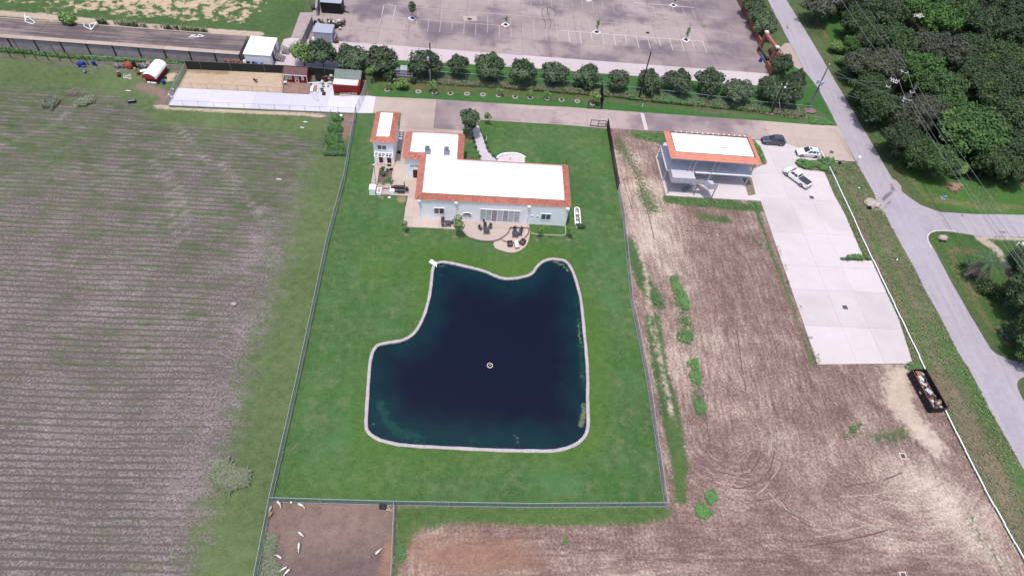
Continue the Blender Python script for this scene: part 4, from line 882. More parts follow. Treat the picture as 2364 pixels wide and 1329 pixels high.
def pergola(parent, x0, x1, y0, y1, z, n, axis='x', posts=True):
    b = MB(); b.bb(x0, x1, y0, y0+.08, z, z+.12); b.bb(x0, x1, y1-.08, y1, z, z+.12); pg = b.build('pergola', m_trim, parent)
    for k in range(n):
        q = MB()
        if axis == 'x': x = x0+(x1-x0-.09)*k/(n-1); q.bb(x, x+.09, y0+.08, y1-.08, z+.02, z+.11)
        else: y = y0+.1+(y1-y0-.3)*k/(n-1); q.bb(x0+.02, x1, y, y+.08, z+.12, z+.2)
        q.build('rafter', m_trim, pg)
pergola(tw, -16.75, -13.55, 85.35, 86.49, 2.35, 6)
pergola(tw, -13.39, -12.3, 90.4, 92.6, 2.5, 4, 'y')
b = MB(); b.bb(-13.2, -12.6, 89.2, 90.0, .1, .16); b.build('door_mat', m_dark, tw)

# open steel canopy building
cn = thing('steel_canopy', 'unfinished open two level steel building with white roof and orange edge beside the parked cars', 'building', (44, 87, 0))
SL = [(1512.8, 364.3), (1537, 452), (1600, 456), (1727, 463), (1757, 465), (1735, 409), (1722, 372), (1700, 340), (1530, 330)]
b = MB(); b.prism([(p.x, p.y) for p in GG(SL)], 0, .14); b.build('floor_slab', m_conc_white, cn)
b = MB(); b.prism([(p.x, p.y) for p in GG([(1713.5, 412), (1734, 411), (1744, 450), (1727, 453)])], .14, .155); b.build('planting_strip', simple('strip soil', C(144, 130, 114), .95, .3, 4), cn)
b = MB(); b.prism([(p.x, p.y) for p in GG([(1512, 364), (1514, 364), (1539, 450), (1536, 451)])], .14, .3); b.build('slab_curb', m_conc_white, cn)
dz = 3.0
dk = MB(); dk.bb(36.2, 52.45, 85.8, 92.7, dz-.12, dz); deck = dk.build('upper_floor', m_deckp, cn)
bl = MB(); P = [(36.5, 82.65), (42.5, 82.65), (43.25, 81.5), (44.75, 81.55), (44.45, 84.3), (43.1, 84.3), (41.6, 85.78), (36.5, 85.78)]
bl.prism([(41.3, 82.65), (42.5, 82.65), (43.25, 81.5), (44.75, 81.55), (44.45, 83.7), (43.2, 83.7), (42.0, 83.4), (41.3, 83.4)], dz-.12, dz); bl.bb(36.5, 41.3, 82.65, 85.78, dz-.12, dz); bl.build('balcony_floor', simple('pale balcony floor', C(214, 210, 222), .7), cn)
# edge beams
def beam(parent, a, b_, w_, h_, m=m_steel, name='beam'):
    a, b_ = Vector(a), Vector(b_); d = (b_-a).normalized(); s = d.cross(Vector((0, 0, 1)))
    if s.length < 1e-3: s = Vector((1, 0, 0))
    s = s.normalized()*w_/2; u = s.cross(d).normalized()*h_/2; mb = MB(); mb.loft([[p-s-u, p+s-u, p+s+u, p-s+u] for p in (a, b_)]); return mb.build(name, m, parent)
beam(cn, (41.7, 85.7, dz-.08), (52.5, 85.7, dz-.08), .14, .2, m_white, 'edge_beam'); beam(cn, (36.2, 92.75, dz-.06), (52.4, 92.75, dz-.06), .08, .14, m_steel_l, 'edge_beam'); beam(cn, (36.15, 85.8, dz-.06), (36.15, 92.7, dz-.06), .08, .14, m_steel_l, 'edge_beam'); beam(cn, (52.5, 85.8, dz-.06), (52.5, 92.7, dz-.06), .08, .14, m_steel_l, 'edge_beam')
for x in (40.3, 44.3, 48.4): beam(cn, (x, 85.8, dz-.25), (x, 92.7, dz-.25), .12, .22, m_steel, 'floor_beam')
zr = 6.1
posts = [(36.3, 92.2), (36.3, 86.0), (44.5, 92.2), (52.2, 92.2), (52.1, 85.95), (44.6, 85.75), (41.0, 85.75)]
for x, y in posts: beam(cn, (x, y, .14), (x, y, zr), .2, .2, m_steel_l, 'post')
for x, y in ((36.65, 82.75), (41.6, 82.7), (44.6, 81.65)): beam(cn, (x, y, .14), (x, y, dz-.12), .14, .14, m_steel, 'balcony_post')
for x, y in ((48.4, 92.2), (40.4, 92.2), (45.6, 85.75), (40.2, 85.75), (41.5, 85.9)): beam(cn, (x, y, dz), (x, y, zr), .12, .12, m_steel_l, 'upper_post')
for a, b_ in (((52.1, 85.95, 4.6), (50.6, 85.95, zr)), ((44.6, 85.75, 4.8), (46, 85.75, zr)), ((36.3, 86, 4.8), (37.6, 86, zr)), ((44.6, 85.75, 1.6), (43.4, 85.75, 2.9)), ((44.6, 85.75, 1.6), (45.9, 85.75, 2.9)), ((44.6, 85.75, 4.4), (43.4, 85.75, zr)), ((52.1, 85.95, 4.6), (52.1, 87.4, zr)), ((36.3, 86, 1.8), (36.3, 87.3, 2.9)), ((36.3, 92.2, 1.8), (36.3, 90.9, 2.9))): beam(cn, a, b_, .09, .09, m_steel, 'brace')
O = [(36.0, 85.42), (52.95, 85.2), (52.85, 92.95), (36.0, 93.1)]; I = [(36.95, 86.6), (51.75, 86.45), (51.65, 92.1), (36.95, 92.25)]
OE = [(x, y, zr) for x, y in O]; IE = [(x, y, zr+.62) for x, y in I]
for i in range(4):
    mb = MB(); A, B, D, E_ = Vector(OE[i]), Vector(OE[(i+1) % 4]), Vector(IE[(i+1) % 4]), Vector(IE[i])
    for c in range(3):
        a = A.lerp(E_, c/3); b_ = B.lerp(D, c/3); d = B.lerp(D, (c+1)/3); e = A.lerp(E_, (c+1)/3); mb.add([a+Vector((0, 0, .05)), b_+Vector((0, 0, .05)), d, e, a, b_], [(0, 1, 2, 3), (4, 5, 1, 0)])
    mb.build('metal_fascia', simple('orange sheet fascia', C(226, 146, 124), .5, .1, 1) if i == 0 else bpy.data.materials['orange sheet fascia'], cn)
mb = MB(); [mb.tube([Vector(OE[i])+Vector((0, 0, .06)), Vector(IE[i])+Vector((0, 0, .04))], .07, 6) for i in range(4)]; mb.build('hip_cap', m_tile_a, cn, 'stuff')
mb = MB(); [mb.tube([Vector(IE[i]), Vector(IE[(i+1) % 4])], .07, 5) for i in range(4)]; mb.build('parapet_cap', simple('brown coping', C(150, 96, 90), .7), cn)
mb = MB(); mb.prism([(p[0], p[1]) for p in I], zr+.1, zr+.42); mb.build('roof_membrane', m_roofw, cn)
mb = MB(); mb.prism([(p[0], p[1]) for p in O], zr-.12, zr-.005); mb.build('soffit', m_steel_l, cn)
for k in range(14):
    x = 38+k*1.02; b = MB(); b.bb(x-.1, x+.1, 92.25, 92.5, zr+.5, zr+.66); b.build('roof_clip', m_white, cn)
rs = simple('roof debris', C(150, 148, 150), .9); b = MB()
for x, y in ((1614, 338), (1666, 341), (1671, 342.5), (1676, 342)): q = G(x, y, zr+.44); b.blob(q, (.22, .12, .05), 0, int(x))
b.build('roof_debris', rs, cn)
# balcony rail with white infill panels
rail_pts = [(36.5, 85.7), (36.5, 82.65), (42.5, 82.65), (43.25, 81.5), (44.75, 81.55)]
for i in range(4):
    a = Vector((*rail_pts[i], 0)); b_ = Vector((*rail_pts[i+1], 0)); n = max(1, round((b_-a).length/1.15))
    beam(cn, a+Vector((0, 0, dz+1.05)), b_+Vector((0, 0, dz+1.05)), .05, .05, m_steel, 'handrail')
    for k in range(n):
        p, q = a.lerp(b_, k/n), a.lerp(b_, (k+1)/n); beam(cn, p+Vector((0, 0, dz)), p+Vector((0, 0, dz+1.05)), .05, .05, m_steel, 'baluster')
        d = (q-p).normalized()*.05; wallseg(cn, 'rail_panel', p+d, q-d, dz+.08, dz+.98, .02, simple('white rail sheet', C(216, 214, 228), .5) if 'white rail sheet' not in bpy.data.materials else bpy.data.materials['white rail sheet'])
# two flights of stair
def stairs(parent, a, b_, w_, n):
    a, b_ = Vector(a), Vector(b_); d = (b_-a); hz = Vector((d.x, d.y, 0)).normalized(); s = Vector((-hz.y, hz.x, 0))*w_/2; st = None
    m = MB(); [m.tube([a+s*k, b_+s*k], .06, 4) for k in (-1, 1)]; [m.tube([a+s*k+Vector((0, 0, .95)), b_+s*k+Vector((0, 0, .95))], .035, 4) for k in (-1, 1)]; st = m.build('staircase', m_steel, parent)
    for k in range(n):
        p = a+d*((k+.5)/n); t = MB(); t.box(p, (.26, w_-.1, .05), math.atan2(hz.y, hz.x)); t.build('tread', m_steel, st)
stairs(cn, (44.0, 83.4, dz-.1), (42.4, 85.2, 1.6), .9, 8); stairs(cn, (42.2, 84.6, 1.6), (39.6, 83.6, .2), .9, 8)

# ---------------------------------------------------------------- courtyard, terraces, patios
CT = [(921, 300), (1000, 302), (1000, 500), (1230, 512), (1221, 517), (1220, 528), (1178, 527), (1066, 531), (1000, 527), (938, 524.5), (931, 518), (936, 480), (942, 453), (911, 451), (852, 450.5), (856.5, 426), (865, 376), (866, 372), (912, 372)]
cw = [(p.x, p.y) for p in GG(CT)]
base = MB(); base.prism(cw, .0, .04); ct = base.build('courtyard_paving', m_joint, kind='structure')
slabs(ct, cw, [-19, -13.5, -9, -4.5, 0, 5, 11, 16], [60, 73.3, 78, 82, 86.4, 92, 97], .09, m_conc_patio)
def terrace(name, px, z, m, edge=None):
    P = GG(px); b = MB(); b.prism([(p.x, p.y) for p in P], 0, z); o = b.build(name, m, kind='structure'); return o
arc1 = [(1066.5, 531), (1073, 541), (1088, 551), (1107, 557), (1126, 558.5), (1141, 557.5), (1158, 551), (1172, 540), (1178, 527)]
arc2 = [(1159, 555), (1170.6, 559.5), (1183, 561.5), (1196, 559.5), (1208.6, 552), (1219, 541), (1220.5, 528.5)]
arc3 = [(1139, 564), (1144, 573), (1158, 578.5), (1172, 582.5), (1187, 583), (1202, 577.5), (1215, 567), (1221, 552), (1223, 541), (1220.5, 529)]
s1 = catmull(GG(arc1), 5, False); s2 = catmull(GG(arc2), 5, False); s3 = catmull(GG(arc3), 5, False)
t3 = MB(); t3.prism([(p.x, p.y) for p in [G(1150, 540), G(1141, 557)]+s3], 0, .07); t3.build('lower_terrace', m_conc_patio, kind='structure')
t2 = MB(); t2.prism([(p.x, p.y) for p in [G(1170, 530), G(1159, 551)]+s2], 0, .16); t2.build('middle_terrace', m_conc_patio, kind='structure')
t1 = MB(); t1.prism([(p.x, p.y) for p in [G(1066, 520)]+s1+[G(1178, 520)]], 0, .26); t1.build('upper_terrace', m_conc_patio, kind='structure')
m_edge = simple('brown brick edging', C(140, 112, 106), .8, .15, 4)
ribbon('terrace_edging', s1[10:], .22, .2, m_edge, bpy.data.objects['upper_terrace'], h=.075, world=True)
ribbon('terrace_edging', s1[:11], .16, .2, m_conc_warm, bpy.data.objects['upper_terrace'], h=.075, world=True)
ribbon('terrace_edging', s2, .22, .1, m_edge, bpy.data.objects['middle_terrace'], h=.075, world=True)
ribbon('terrace_edging', GG([(1178, 527), (1200, 527.5), (1220.5, 528.5)]), .22, .1, m_edge, bpy.data.objects['middle_terrace'], h=.19, world=True)
ribbon('old_joint', [(1100, 517), (1101, 527), (1177, 530)], .06, .266, simple('dark joint stain', C(150, 128, 120), .9), bpy.data.objects['upper_terrace'])  # thin darker line along the old joint
# small lawn with its pale pipe border by the east end of the house
pp = catmull(GG([(1221, 520), (1222, 532), (1230, 539), (1245, 541), (1290, 543), (1302, 543), (1306, 539), (1305, 521)], .1), 3, False)
tag(MB().tube(pp, .07, 6).build('border_pipe', simple('cream pipe', C(196, 204, 172), .6)), 'pale cream pipe bordering the small lawn under the east window', 'pipe')
# gravel walk and the rounded porch north of the house
GP = [(1091, 296), (1101, 290), (1105, 292), (1110, 307), (1118, 330), (1123, 346), (1134, 358), (1148, 372), (1114, 372), (1111, 370), (1105, 354), (1100, 340), (1095, 322), (1092, 304)]
sheet('gravel_walk', GP, .05, .25, m_gravel, ragged=.12)
X, Y = scatter(GP, 900, seed=3); V = []; F = []
b = MB()
for x, y in zip(X, Y): s = random.uniform(.06, .15); b.box((x, y, .06), (s, s*.8, s*.6), random.uniform(0, 3))
b.build('gravel_stone', m_gravel, bpy.data.objects['gravel_walk'], 'stuff')
pc = [G(1147, 372), G(1150, 367), G(1160, 362), G(1176, 360), G(1192, 361), G(1204, 365), G(1212, 370), G(1211, 376), G(1148, 373)]
pc2 = catmull(pc[:7], 4, False); b = MB(); b.prism([(p.x, p.y) for p in pc2+[G(1211, 380), G(1148, 380)]], 0, .3); po = b.build('porch_floor', m_conc_white, kind='structure')
ribbon('porch_wall', pc2, .28, .3, m_white, po, h=.45, world=True)
b = MB(); q = G(1178, 366, .34); b.box(q, (.12, .7, .06), -.5); tag(b.build('broom', m_pole_g), 'grey broom lying on the rounded white porch', 'broom')
# garden bed in the court
gb_ = [G(875.5, 390), G(908, 391.5), G(903.5, 426), G(870, 425)]
bed = thing('garden_bed', 'timber edged garden bed with clumps of green in the courtyard', 'garden bed', gb_[0].lerp(gb_[2], .5))
b = MB(); b.prism([(p.x, p.y) for p in gb_], .05, .13); b.build('bed_soil', m_mulch, bed)
for i in range(4): wallseg(bed, 'edging_board', gb_[i], gb_[(i+1) % 4], .05, .24, .12, m_conc_patio)
b = MB()
for k, (x, y) in enumerate(((890, 393), (889, 397), (890, 401), (891, 395))): b.blob(G(x, y, .13), (.2, .16, .2), 0, k)
b.build('white_stone', m_white, bed)
def bushm(name, seed, n, R, leaf, m, zc=None): return crown_mesh(name, seed, n, R, zc if zc is not None else R[2]*.6, leaf, 12, min(R[0], R[2])*.5, m)
bush_a = bushm('foliage', 31, 500, (.8, .8, .7), .13, m_leaf_oak); bush_b = bushm('foliage', 32, 500, (.8, .8, .7), .13, m_leaf_yel); bush_c = bushm('foliage', 33, 260, (.8, .8, .35), .12, m_blade_g)
for x, y, s, me in ((885, 392, .55, bush_a), (893.5, 396, .5, bush_a), (886, 405, .85, bush_a), (889, 418, .8, bush_c), (897, 415, .9, bush_c), (902, 421, .8, bush_c), (884, 423, .7, bush_c)):
    o = link('clump', me, None, bed, None, G(x, y, .12)-bed.location); o.scale = (s, s, s)
q = G(903.5, 392, .15); b = MB(); b.box(q+Vector((0, 0, .15)), (.6, .3, .28)); tag(b.build('plant_tub', m_black), 'small dark planting tub at the top right corner of the garden bed', 'tub')
# row of kit south of the court
def boxthing(name, label, cat, x0, x1, y0, y1, h, m, z0=0.05, lid=None, parts=()):
    t = thing(name, label, cat, ((x0+x1)/2, (y0+y1)/2, z0)); b = MB(); b.bb(x0, x1, y0, y1, z0, z0+h); b.build('body', m, t, bevel=.02)
    if lid: b = MB(); b.bb(x0-.03, x1+.03, y0-.03, y1+.03, z0+h, z0+h+.05); b.build('lid', lid, t)
    return t
a = G(853.5, 451); c2 = G(867, 451)
t = boxthing('chest_freezer', 'tall white appliance box at the left corner of the courtyard', 'freezer', a.x, c2.x, a.y, a.y+1.25, 1.35, m_white, lid=m_roofw)
a = G(869.5, 451); c2 = G(880, 451); t = thing('white_trough', 'white open trough beside the tall white box', 'trough', (a.x+.3, a.y+.5, .05)); b = MB(); b.bb(a.x, c2.x, a.y, a.y+1.3, .05, .6); b.build('body', m_white, t)
b = MB(); b.bb(a.x+.12, c2.x-.12, a.y+.15, a.y+1.15, .6, .62); b.build('basin', m_conc_warm, t)
a = G(900, 449); c2 = G(911, 449); t = boxthing('white_counter', 'white counter block just left of the black smoker', 'counter', a.x, c2.x, a.y, a.y+1.1, .75, m_roofw)
q = G(868.5, 450); b = MB(); b.bb(q.x-.12, q.x+.14, q.y, q.y+.35, .05, .5); tag(b.build('blue_crate', m_blue), 'narrow blue crate squeezed between the two white boxes', 'crate')
for x0_, x1_, y_ in ((881, 900, 437), (881, 900, 452)): wl = thing('low_wall', 'low pale wall across the back between the white blocks' if y_ < 440 else 'low pale kerb wall along the front between the white blocks', 'wall', G((x0_+x1_)/2, y_)); wallseg(wl, 'wall', G(x0_, y_), G(x1_, y_), .05, .45, .15, m_conc_warm)
# lamp pole leaning over the court
q = G(868.5, 437); qt = G(863.5, 380, 4.3); t = thing('yard_light', 'tall thin yard light pole rising beside the white boxes', 'light pole', q)
b = MB(); b.tube([q, qt], .05, 6); b.build('pole', m_pole_g, t); b = MB(); b.box(qt, (.5, .14, .1), .4); b.build('lamp_head', m_ins, t)
# barrel smoker on its trailer
q = G(920, 446); t = thing('barrel_smoker', 'black barrel smoker with a chimney on a wheeled trailer', 'smoker', q)
b = MB(); b.tube([q+Vector((-.75, .5, .95)), q+Vector((1.15, .5, .95))], .36, 14); b.build('barrel', m_black, t, smooth=False)
b = MB(); b.tube([q+Vector((1.0, .7, 1.2)), q+Vector((1.0, .7, 2.0))], .08, 8); b.build('chimney', m_black, t)
b = MB(); b.bb(q.x-1.3, q.x-.8, q.y+.2, q.y+.8, .45, .95); b.build('firebox', m_door, t)
b = MB(); b.bb(q.x-1.4, q.x+1.7, q.y-.05, q.y+.02, .38, .46); b.bb(q.x-1.4, q.x+1.7, q.y+.9, q.y+.97, .38, .46); [b.bb(q.x-1.4+k*.6, q.x-1.33+k*.6, q.y+.02, q.y+.9, .38, .46) for k in range(6)]; b.build('trailer_frame', m_pole_g, t)
b = MB(); b.bb(q.x-.7, q.x+1.1, q.y-.06, q.y+.12, .78, .82); b.build('side_shelf', m_pole_g, t)
for s in (-.15, 1.05):
    for xx in (.1, .75):
        b = MB(); b.disc(q+Vector((xx, s, .3)), (0, 1, 0), .28, .14, 14); wl_ = b.build('wheel', m_dark, t); b = MB(); b.disc(q+Vector((xx, s, .3)), (0, 1, 0), .13, .16, 10); b.build('rim', m_steel, wl_)
b = MB(); b.bb(q.x+1.25, q.x+1.65, q.y+.3, q.y+.7, .46, 1.0); b.build('gas_box', m_wicker, t)
q = G(899, 457); b = MB(); b.blob(q+Vector((0, 0, .02)), (.28, .22, .14), 0, 4); tag(b.build('white_rock', m_roofw), 'white rock on the grass below the white counter', 'rock')

# ---------------------------------------------------------------- patio furniture
def chair_at(loc, rz, label, group):
    t = thing('patio_chair', label, 'chair', loc, rz, group); L = dict(local=True)
    b = MB(); b.box((0, 0, .43), (.5, .5, .05)); b.build('seat', m_furn, t, **L)
    b = MB(); b.box((0, .27, .72), (.48, .04, .5), 0, 0, Matrix.Rotation(-.2, 3, 'X')); [b.box((k*.12, .30, .8), (.03, .06, .55)) for k in (-2, 2)]; b.build('backrest', m_furn, t, **L)
    for sx in (-1, 1):
        b = MB(); b.box((sx*.27, .02, .64), (.05, .5, .03)); b.box((sx*.27, -.2, .53), (.04, .04, .22)); b.build('armrest', m_furn, t, **L)
        for sy in (-1, 1): b = MB(); b.tube([(sx*.22, sy*.22, .42), (sx*.26, sy*.27, 0)], .025, 5); b.build('leg', m_furn, t, **L)
    return t
def table_at(loc, rz, label, top=.45, group='patio tables'):
    t = thing('patio_table', label, 'table', loc, rz, group); L = dict(local=True)
    b = MB(); b.box((0, 0, .72), (top*2, top*2, .05)); tt = b.build('table_top', m_furn, t, bevel=.01, **L)
    for sx in (-1, 1):
        for sy in (-1, 1): b = MB(); b.tube([(sx*(top-.1), sy*(top-.1), .7), (sx*(top-.02), sy*(top-.02), 0)], .03, 5); b.build('leg', m_furn, t, **L)
    b = MB(); b.box((0, 0, .76), (.5, .06, .02), .6); b.build('place_mat', m_glass, t, **L)
    return t
Zu, Zm, Zl, Zc = .26, .16, .07, .09
table_at(G(1034, 520, Zc), .1, 'dark metal table against the wall below the left window')
chair_at(G(1022.5, 513, Zc), .1, 'dark patio chair backed against the white wall, left of its table', 'dark metal patio chairs')
chair_at(G(1023, 522, Zc), 1.9, 'dark patio chair nearest the lawn at the table by the left window', 'dark metal patio chairs')
chair_at(G(1042, 517, Zc), -1.3, 'dark patio chair on the right side of the table by the left window', 'dark metal patio chairs')
table_at(G(1122.5, 537, Zu), .1, 'dark metal table on the upper round terrace', .5)
chair_at(G(1109, 530, Zu), .9, 'dark patio chair set a little apart on the left of the upper terrace', 'dark metal patio chairs')
chair_at(G(1119.5, 525, Zu), .1, 'dark patio chair behind the table of the upper terrace, back to the glass doors', 'dark metal patio chairs')
chair_at(G(1131, 527, Zu), -.4, 'dark patio chair at the right of the upper terrace table', 'dark metal patio chairs')
table_at(G(1188.5, 545, Zm), .05, 'dark metal table on the middle terrace', .5)
chair_at(G(1188, 534, Zm), .0, 'dark patio chair behind the middle terrace table', 'dark metal patio chairs')
chair_at(G(1202, 535, Zm), -.6, 'dark patio chair at the back right of the middle terrace', 'dark metal patio chairs')
chair_at(G(1199.5, 543, Zm), -1.5, 'dark patio chair tucked at the right side of the middle terrace table', 'dark metal patio chairs')
def club(loc, rz, label):
    t = thing('wicker_armchair', label, 'armchair', loc, rz, 'dark wicker armchairs'); L = dict(local=True)
    b = MB(); b.box((0, 0, .2), (.85, .85, .36)); b.build('base', m_wicker, t, bevel=.03, **L)
    b = MB(); b.box((0, .38, .52), (.85, .16, .42)); b.build('backrest', m_wicker, t, bevel=.03, **L)
    for s in (-1, 1): b = MB(); b.box((s*.36, -.02, .46), (.13, .72, .2)); b.build('armrest', m_wicker, t, bevel=.03, **L)
    b = MB(); b.box((0, -.06, .43), (.58, .64, .12)); b.build('cushion', simple('brown cushion', C(96, 86, 88), .8), t, bevel=.03, **L)
club(G(1177, 566, Zl), .08, 'dark wicker armchair on the left of the lowest terrace'); club(G(1206, 562, Zl), -.55, 'dark wicker armchair on the right of the lowest terrace, turned inwards')
q = G(1192, 566, Zl); t = thing('sun_lounger', 'white padded lounger between the two wicker armchairs', 'lounger', q, .18); L = dict(local=True)
b = MB(); b.box((0, -.05, .15), (.7, 1.55, .16)); b.build('base', m_wicker, t, **L); b = MB(); b.box((0, -.35, .3), (.66, .85, .12)); b.build('cushion', m_cream, t, bevel=.03, **L)
b = MB(); b.box((0, .4, .4), (.66, .65, .12), 0, 0, Matrix.Rotation(.35, 3, 'X')); b.build('head_cushion', m_cream, t, bevel=.03, **L)
for x, y, l in ((1076, 506.5, 'small dark pot against the wall beside the arched window'), (1116.5, 511.5, 'small dark pot in front of the glass doors')):
    q = G(x, y, .1); b = MB(); b.lathe(q, [(.14, 0), (.2, .35), (.16, .5)], 9); tag(b.build('plant_pot', m_furn), l, 'pot', 'dark pots by the house wall')
# long white ringed planter east of the house
pl = [(1325, 483), (1328, 480.5), (1333, 480), (1338, 484.5), (1339.5, 500), (1341, 521), (1338, 524.5), (1333, 526.5), (1329, 524), (1327, 521), (1326, 503)]
PLN = thing('oval_planter', 'long white edged planting bed with round rings inside, east of the house', 'planter', G(1333, 503)); PR = catmull(GG(pl), 3)
mb = MB(); V = []
for d, z in ((0, .02), (0, .26), (.16, .26), (.16, .1)):
    V.append(inset(PR, (1 if sum(PR[i-1].x*PR[i].y-PR[i-1].y*PR[i].x for i in range(len(PR))) > 0 else -1)*d)); V[-1] = [Vector((p.x, p.y, z)) for p in V[-1]]
mb.loft(V, False); mb.build('rim', m_white, PLN); mb = MB(); mb.prism([(p.x, p.y) for p in V[3]], .03, .11); mb.build('bed_soil', m_mulch, PLN)
for x, y, r, m_, l in ((1330.5, 486.5, .38, m_conc_warm, 'tyre_ring'), (1332, 493, .28, m_white, 'urn'), (1332, 504, .38, m_conc_warm, 'tyre_ring'), (1332.8, 514, .3, m_roofw, 'white_disc'), (1332.5, 520.5, .28, m_conc_strip, 'white_disc')):
    q = G(x, y, .1); mb = MB(); mb.lathe(q, [(r, 0), (r, .14), (r*.7, .16), (r*.62, .06)], 12); mb.build(l, m_, PLN)
for x, y, s in ((1338, 527, .9), (1344, 527, .8)):
    o = plant('low_bush', 'dark low bush at the foot of the oval planter' if x < 1340 else 'dark low bush spreading right from the foot of the oval planter', 'bush', G(x, y), bush_a, None, s, x)
    o.scale = (s*1.2, s*.6, s)
# ---------------------------------------------------------------- sand pen and concrete court
CO = [(410, 204), (653, 216), (714, 219), (722, 192), (770, 190), (771, 222), (850, 222), (867, 224), (861, 262), (822, 262), (388, 244)]
co = [(p.x, p.y) for p in GG(CO)]; b = MB(); b.prism(co, 0, .05); cou = b.build('concrete_court', m_joint, kind='structure')
slabs(cou, co, [-58, -50, -42, -34.7, -28.1, -20.4, -10], [90, 95.6, 101.4, 112], .09, m_conc_court, gap=.015)
sheet('sand_pen', [(433, 160.5), (655, 170), (653, 216), (410, 204)], .03, .6, m_sand, {'wear': lambda X, Y: np.maximum(fline(X, Y, [(433, 162), (520, 168)], 2)*.8, (fbm(X, Y, .3, 3)-.25)*.8)})
DK = [(659, 191.5), (718, 194.6), (713.5, 219), (653.5, 215.7)]; q = GG(DK); dk = thing('shed_deck', 'brown board deck in front of the small red shed', 'deck', q[0].lerp(q[2], .5))
A, B, C_, D = q[3], q[2], q[1], q[0]; n = 12
for k in range(n):
    u0, u1 = k/n+.002, (k+1)/n-.002; P = [A.lerp(B, u0), A.lerp(B, u1), D.lerp(C_, u1), D.lerp(C_, u0)]
    b = MB(); b.prism([(p.x, p.y) for p in P], .09, .2+random.uniform(-.004, .004)); b.build('board', m_deckw if k != 5 else m_wood, dk)
# red shed with white joinery
sx0, sx1, sy = G(662, 191).x, G(711, 193).x, 108.9
sh = thing('red_shed', 'small red shed with brown shingle roof, white door and windows', 'shed', ((sx0+sx1)/2, sy, 0))
b = MB(); b.bb(sx0, sx1, sy, sy+2.4, .1, 1.95); b.add([(sx0, sy, 1.95), (sx0, sy+2.4, 1.95), (sx0, sy+1.4, 2.55), (sx1, sy, 1.95), (sx1, sy+2.4, 1.95), (sx1, sy+1.4, 2.55)], [(0, 1, 2), (3, 5, 4)]); b.build('wall', m_red, sh)
R1 = [(sx0-.35, sy-.25, 1.92), (sx1+.15, sy-.25, 1.92), (sx1+.15, sy+1.35, 2.72), (sx0-.35, sy+1.35, 2.72)]; R2 = [R1[3], R1[2], (sx1+.15, sy+2.6, 2.0), (sx0-.35, sy+2.6, 2.0)]
for k, R_ in enumerate((R1, R2)):
    mb = MB(); a, b2, c2, d2 = map(Vector, R_); nr = 6
    for r in range(nr):
        v0, v1 = r/nr, (r+1)/nr+.03; nn = 14
        for j in range(nn):
            u0, u1 = j/nn, (j+1)/nn-.004; P = [a.lerp(b2, u0).lerp(d2.lerp(c2, u0), v0), a.lerp(b2, u1).lerp(d2.lerp(c2, u1), v0), a.lerp(b2, u1).lerp(d2.lerp(c2, u1), min(v1, 1)), a.lerp(b2, u0).lerp(d2.lerp(c2, u0), min(1, v1))]
            up = Vector((0, 0, random.uniform(.03, .045))); mb.add([P[0]+up, P[1]+up, P[2]+Vector((0, 0, .012)), P[3]+Vector((0, 0, .012)), P[0], P[1]], [(0, 1, 2, 3), (4, 5, 1, 0)])
    mb.quad(*R_); mb.build('shingles', m_shingle, sh, 'stuff')
b = MB(); b.bb(sx0-.3, sx1+.1, sy-.3, sy-.25, 1.82, 1.94); b.bb(sx0-.04, sx0+.1, sy-.03, sy, .1, 1.82); b.bb(sx1-.1, sx1+.04, sy-.03, sy, .1, 1.82); b.build('trim', m_trim, sh)
ds = sx1-sx0
for u0, u1, z0 in ((.07, .26, .85), (.75, .84, .85)):
    w_ = window(sh, sx0+ds*u0+.08, sx0+ds*u1-.08, z0, 1.6, sy, m_glass_d, 1, frame=.12)
    if u0 < .5: b = MB(); b.bb(sx0+ds*u0+.08, sx0+ds*u1-.08, sy-.08, sy-.04, 1.18, 1.28); b.build('glazing_bar', m_trim, w_)
d0 = sx0+ds*.42; d1 = sx0+ds*.60; b = MB(); b.bb(d0, d1, sy-.05, sy, .15, 1.72); dd = b.build('door', m_trim, sh)
for i in range(2):
    for j in range(2): b = MB(); b.bb(d0+.1+i*.32, d0+.34+i*.32, sy-.07, sy-.05, 1.0+j*.33, 1.24+j*.33); b.build('pane', m_glass_d, dd)
b = MB(); b.bb(d0+.16, d1-.16, sy-.07, sy-.05, .3, .8); b.build('door_panel', m_red, dd)
q = G(660, 200); boxthing('air_cooler', 'white boxed air cooler with dark front, at the left corner of the shed deck', 'cooler', q.x-.28, q.x+.3, q.y-.1, q.y+.5, .75, m_cream, z0=.2); b = MB(); b.bb(q.x-.2, q.x+.2, q.y-.12, q.y-.1, .45, .85); b.build('grille', m_dark, bpy.data.objects['air_cooler'])
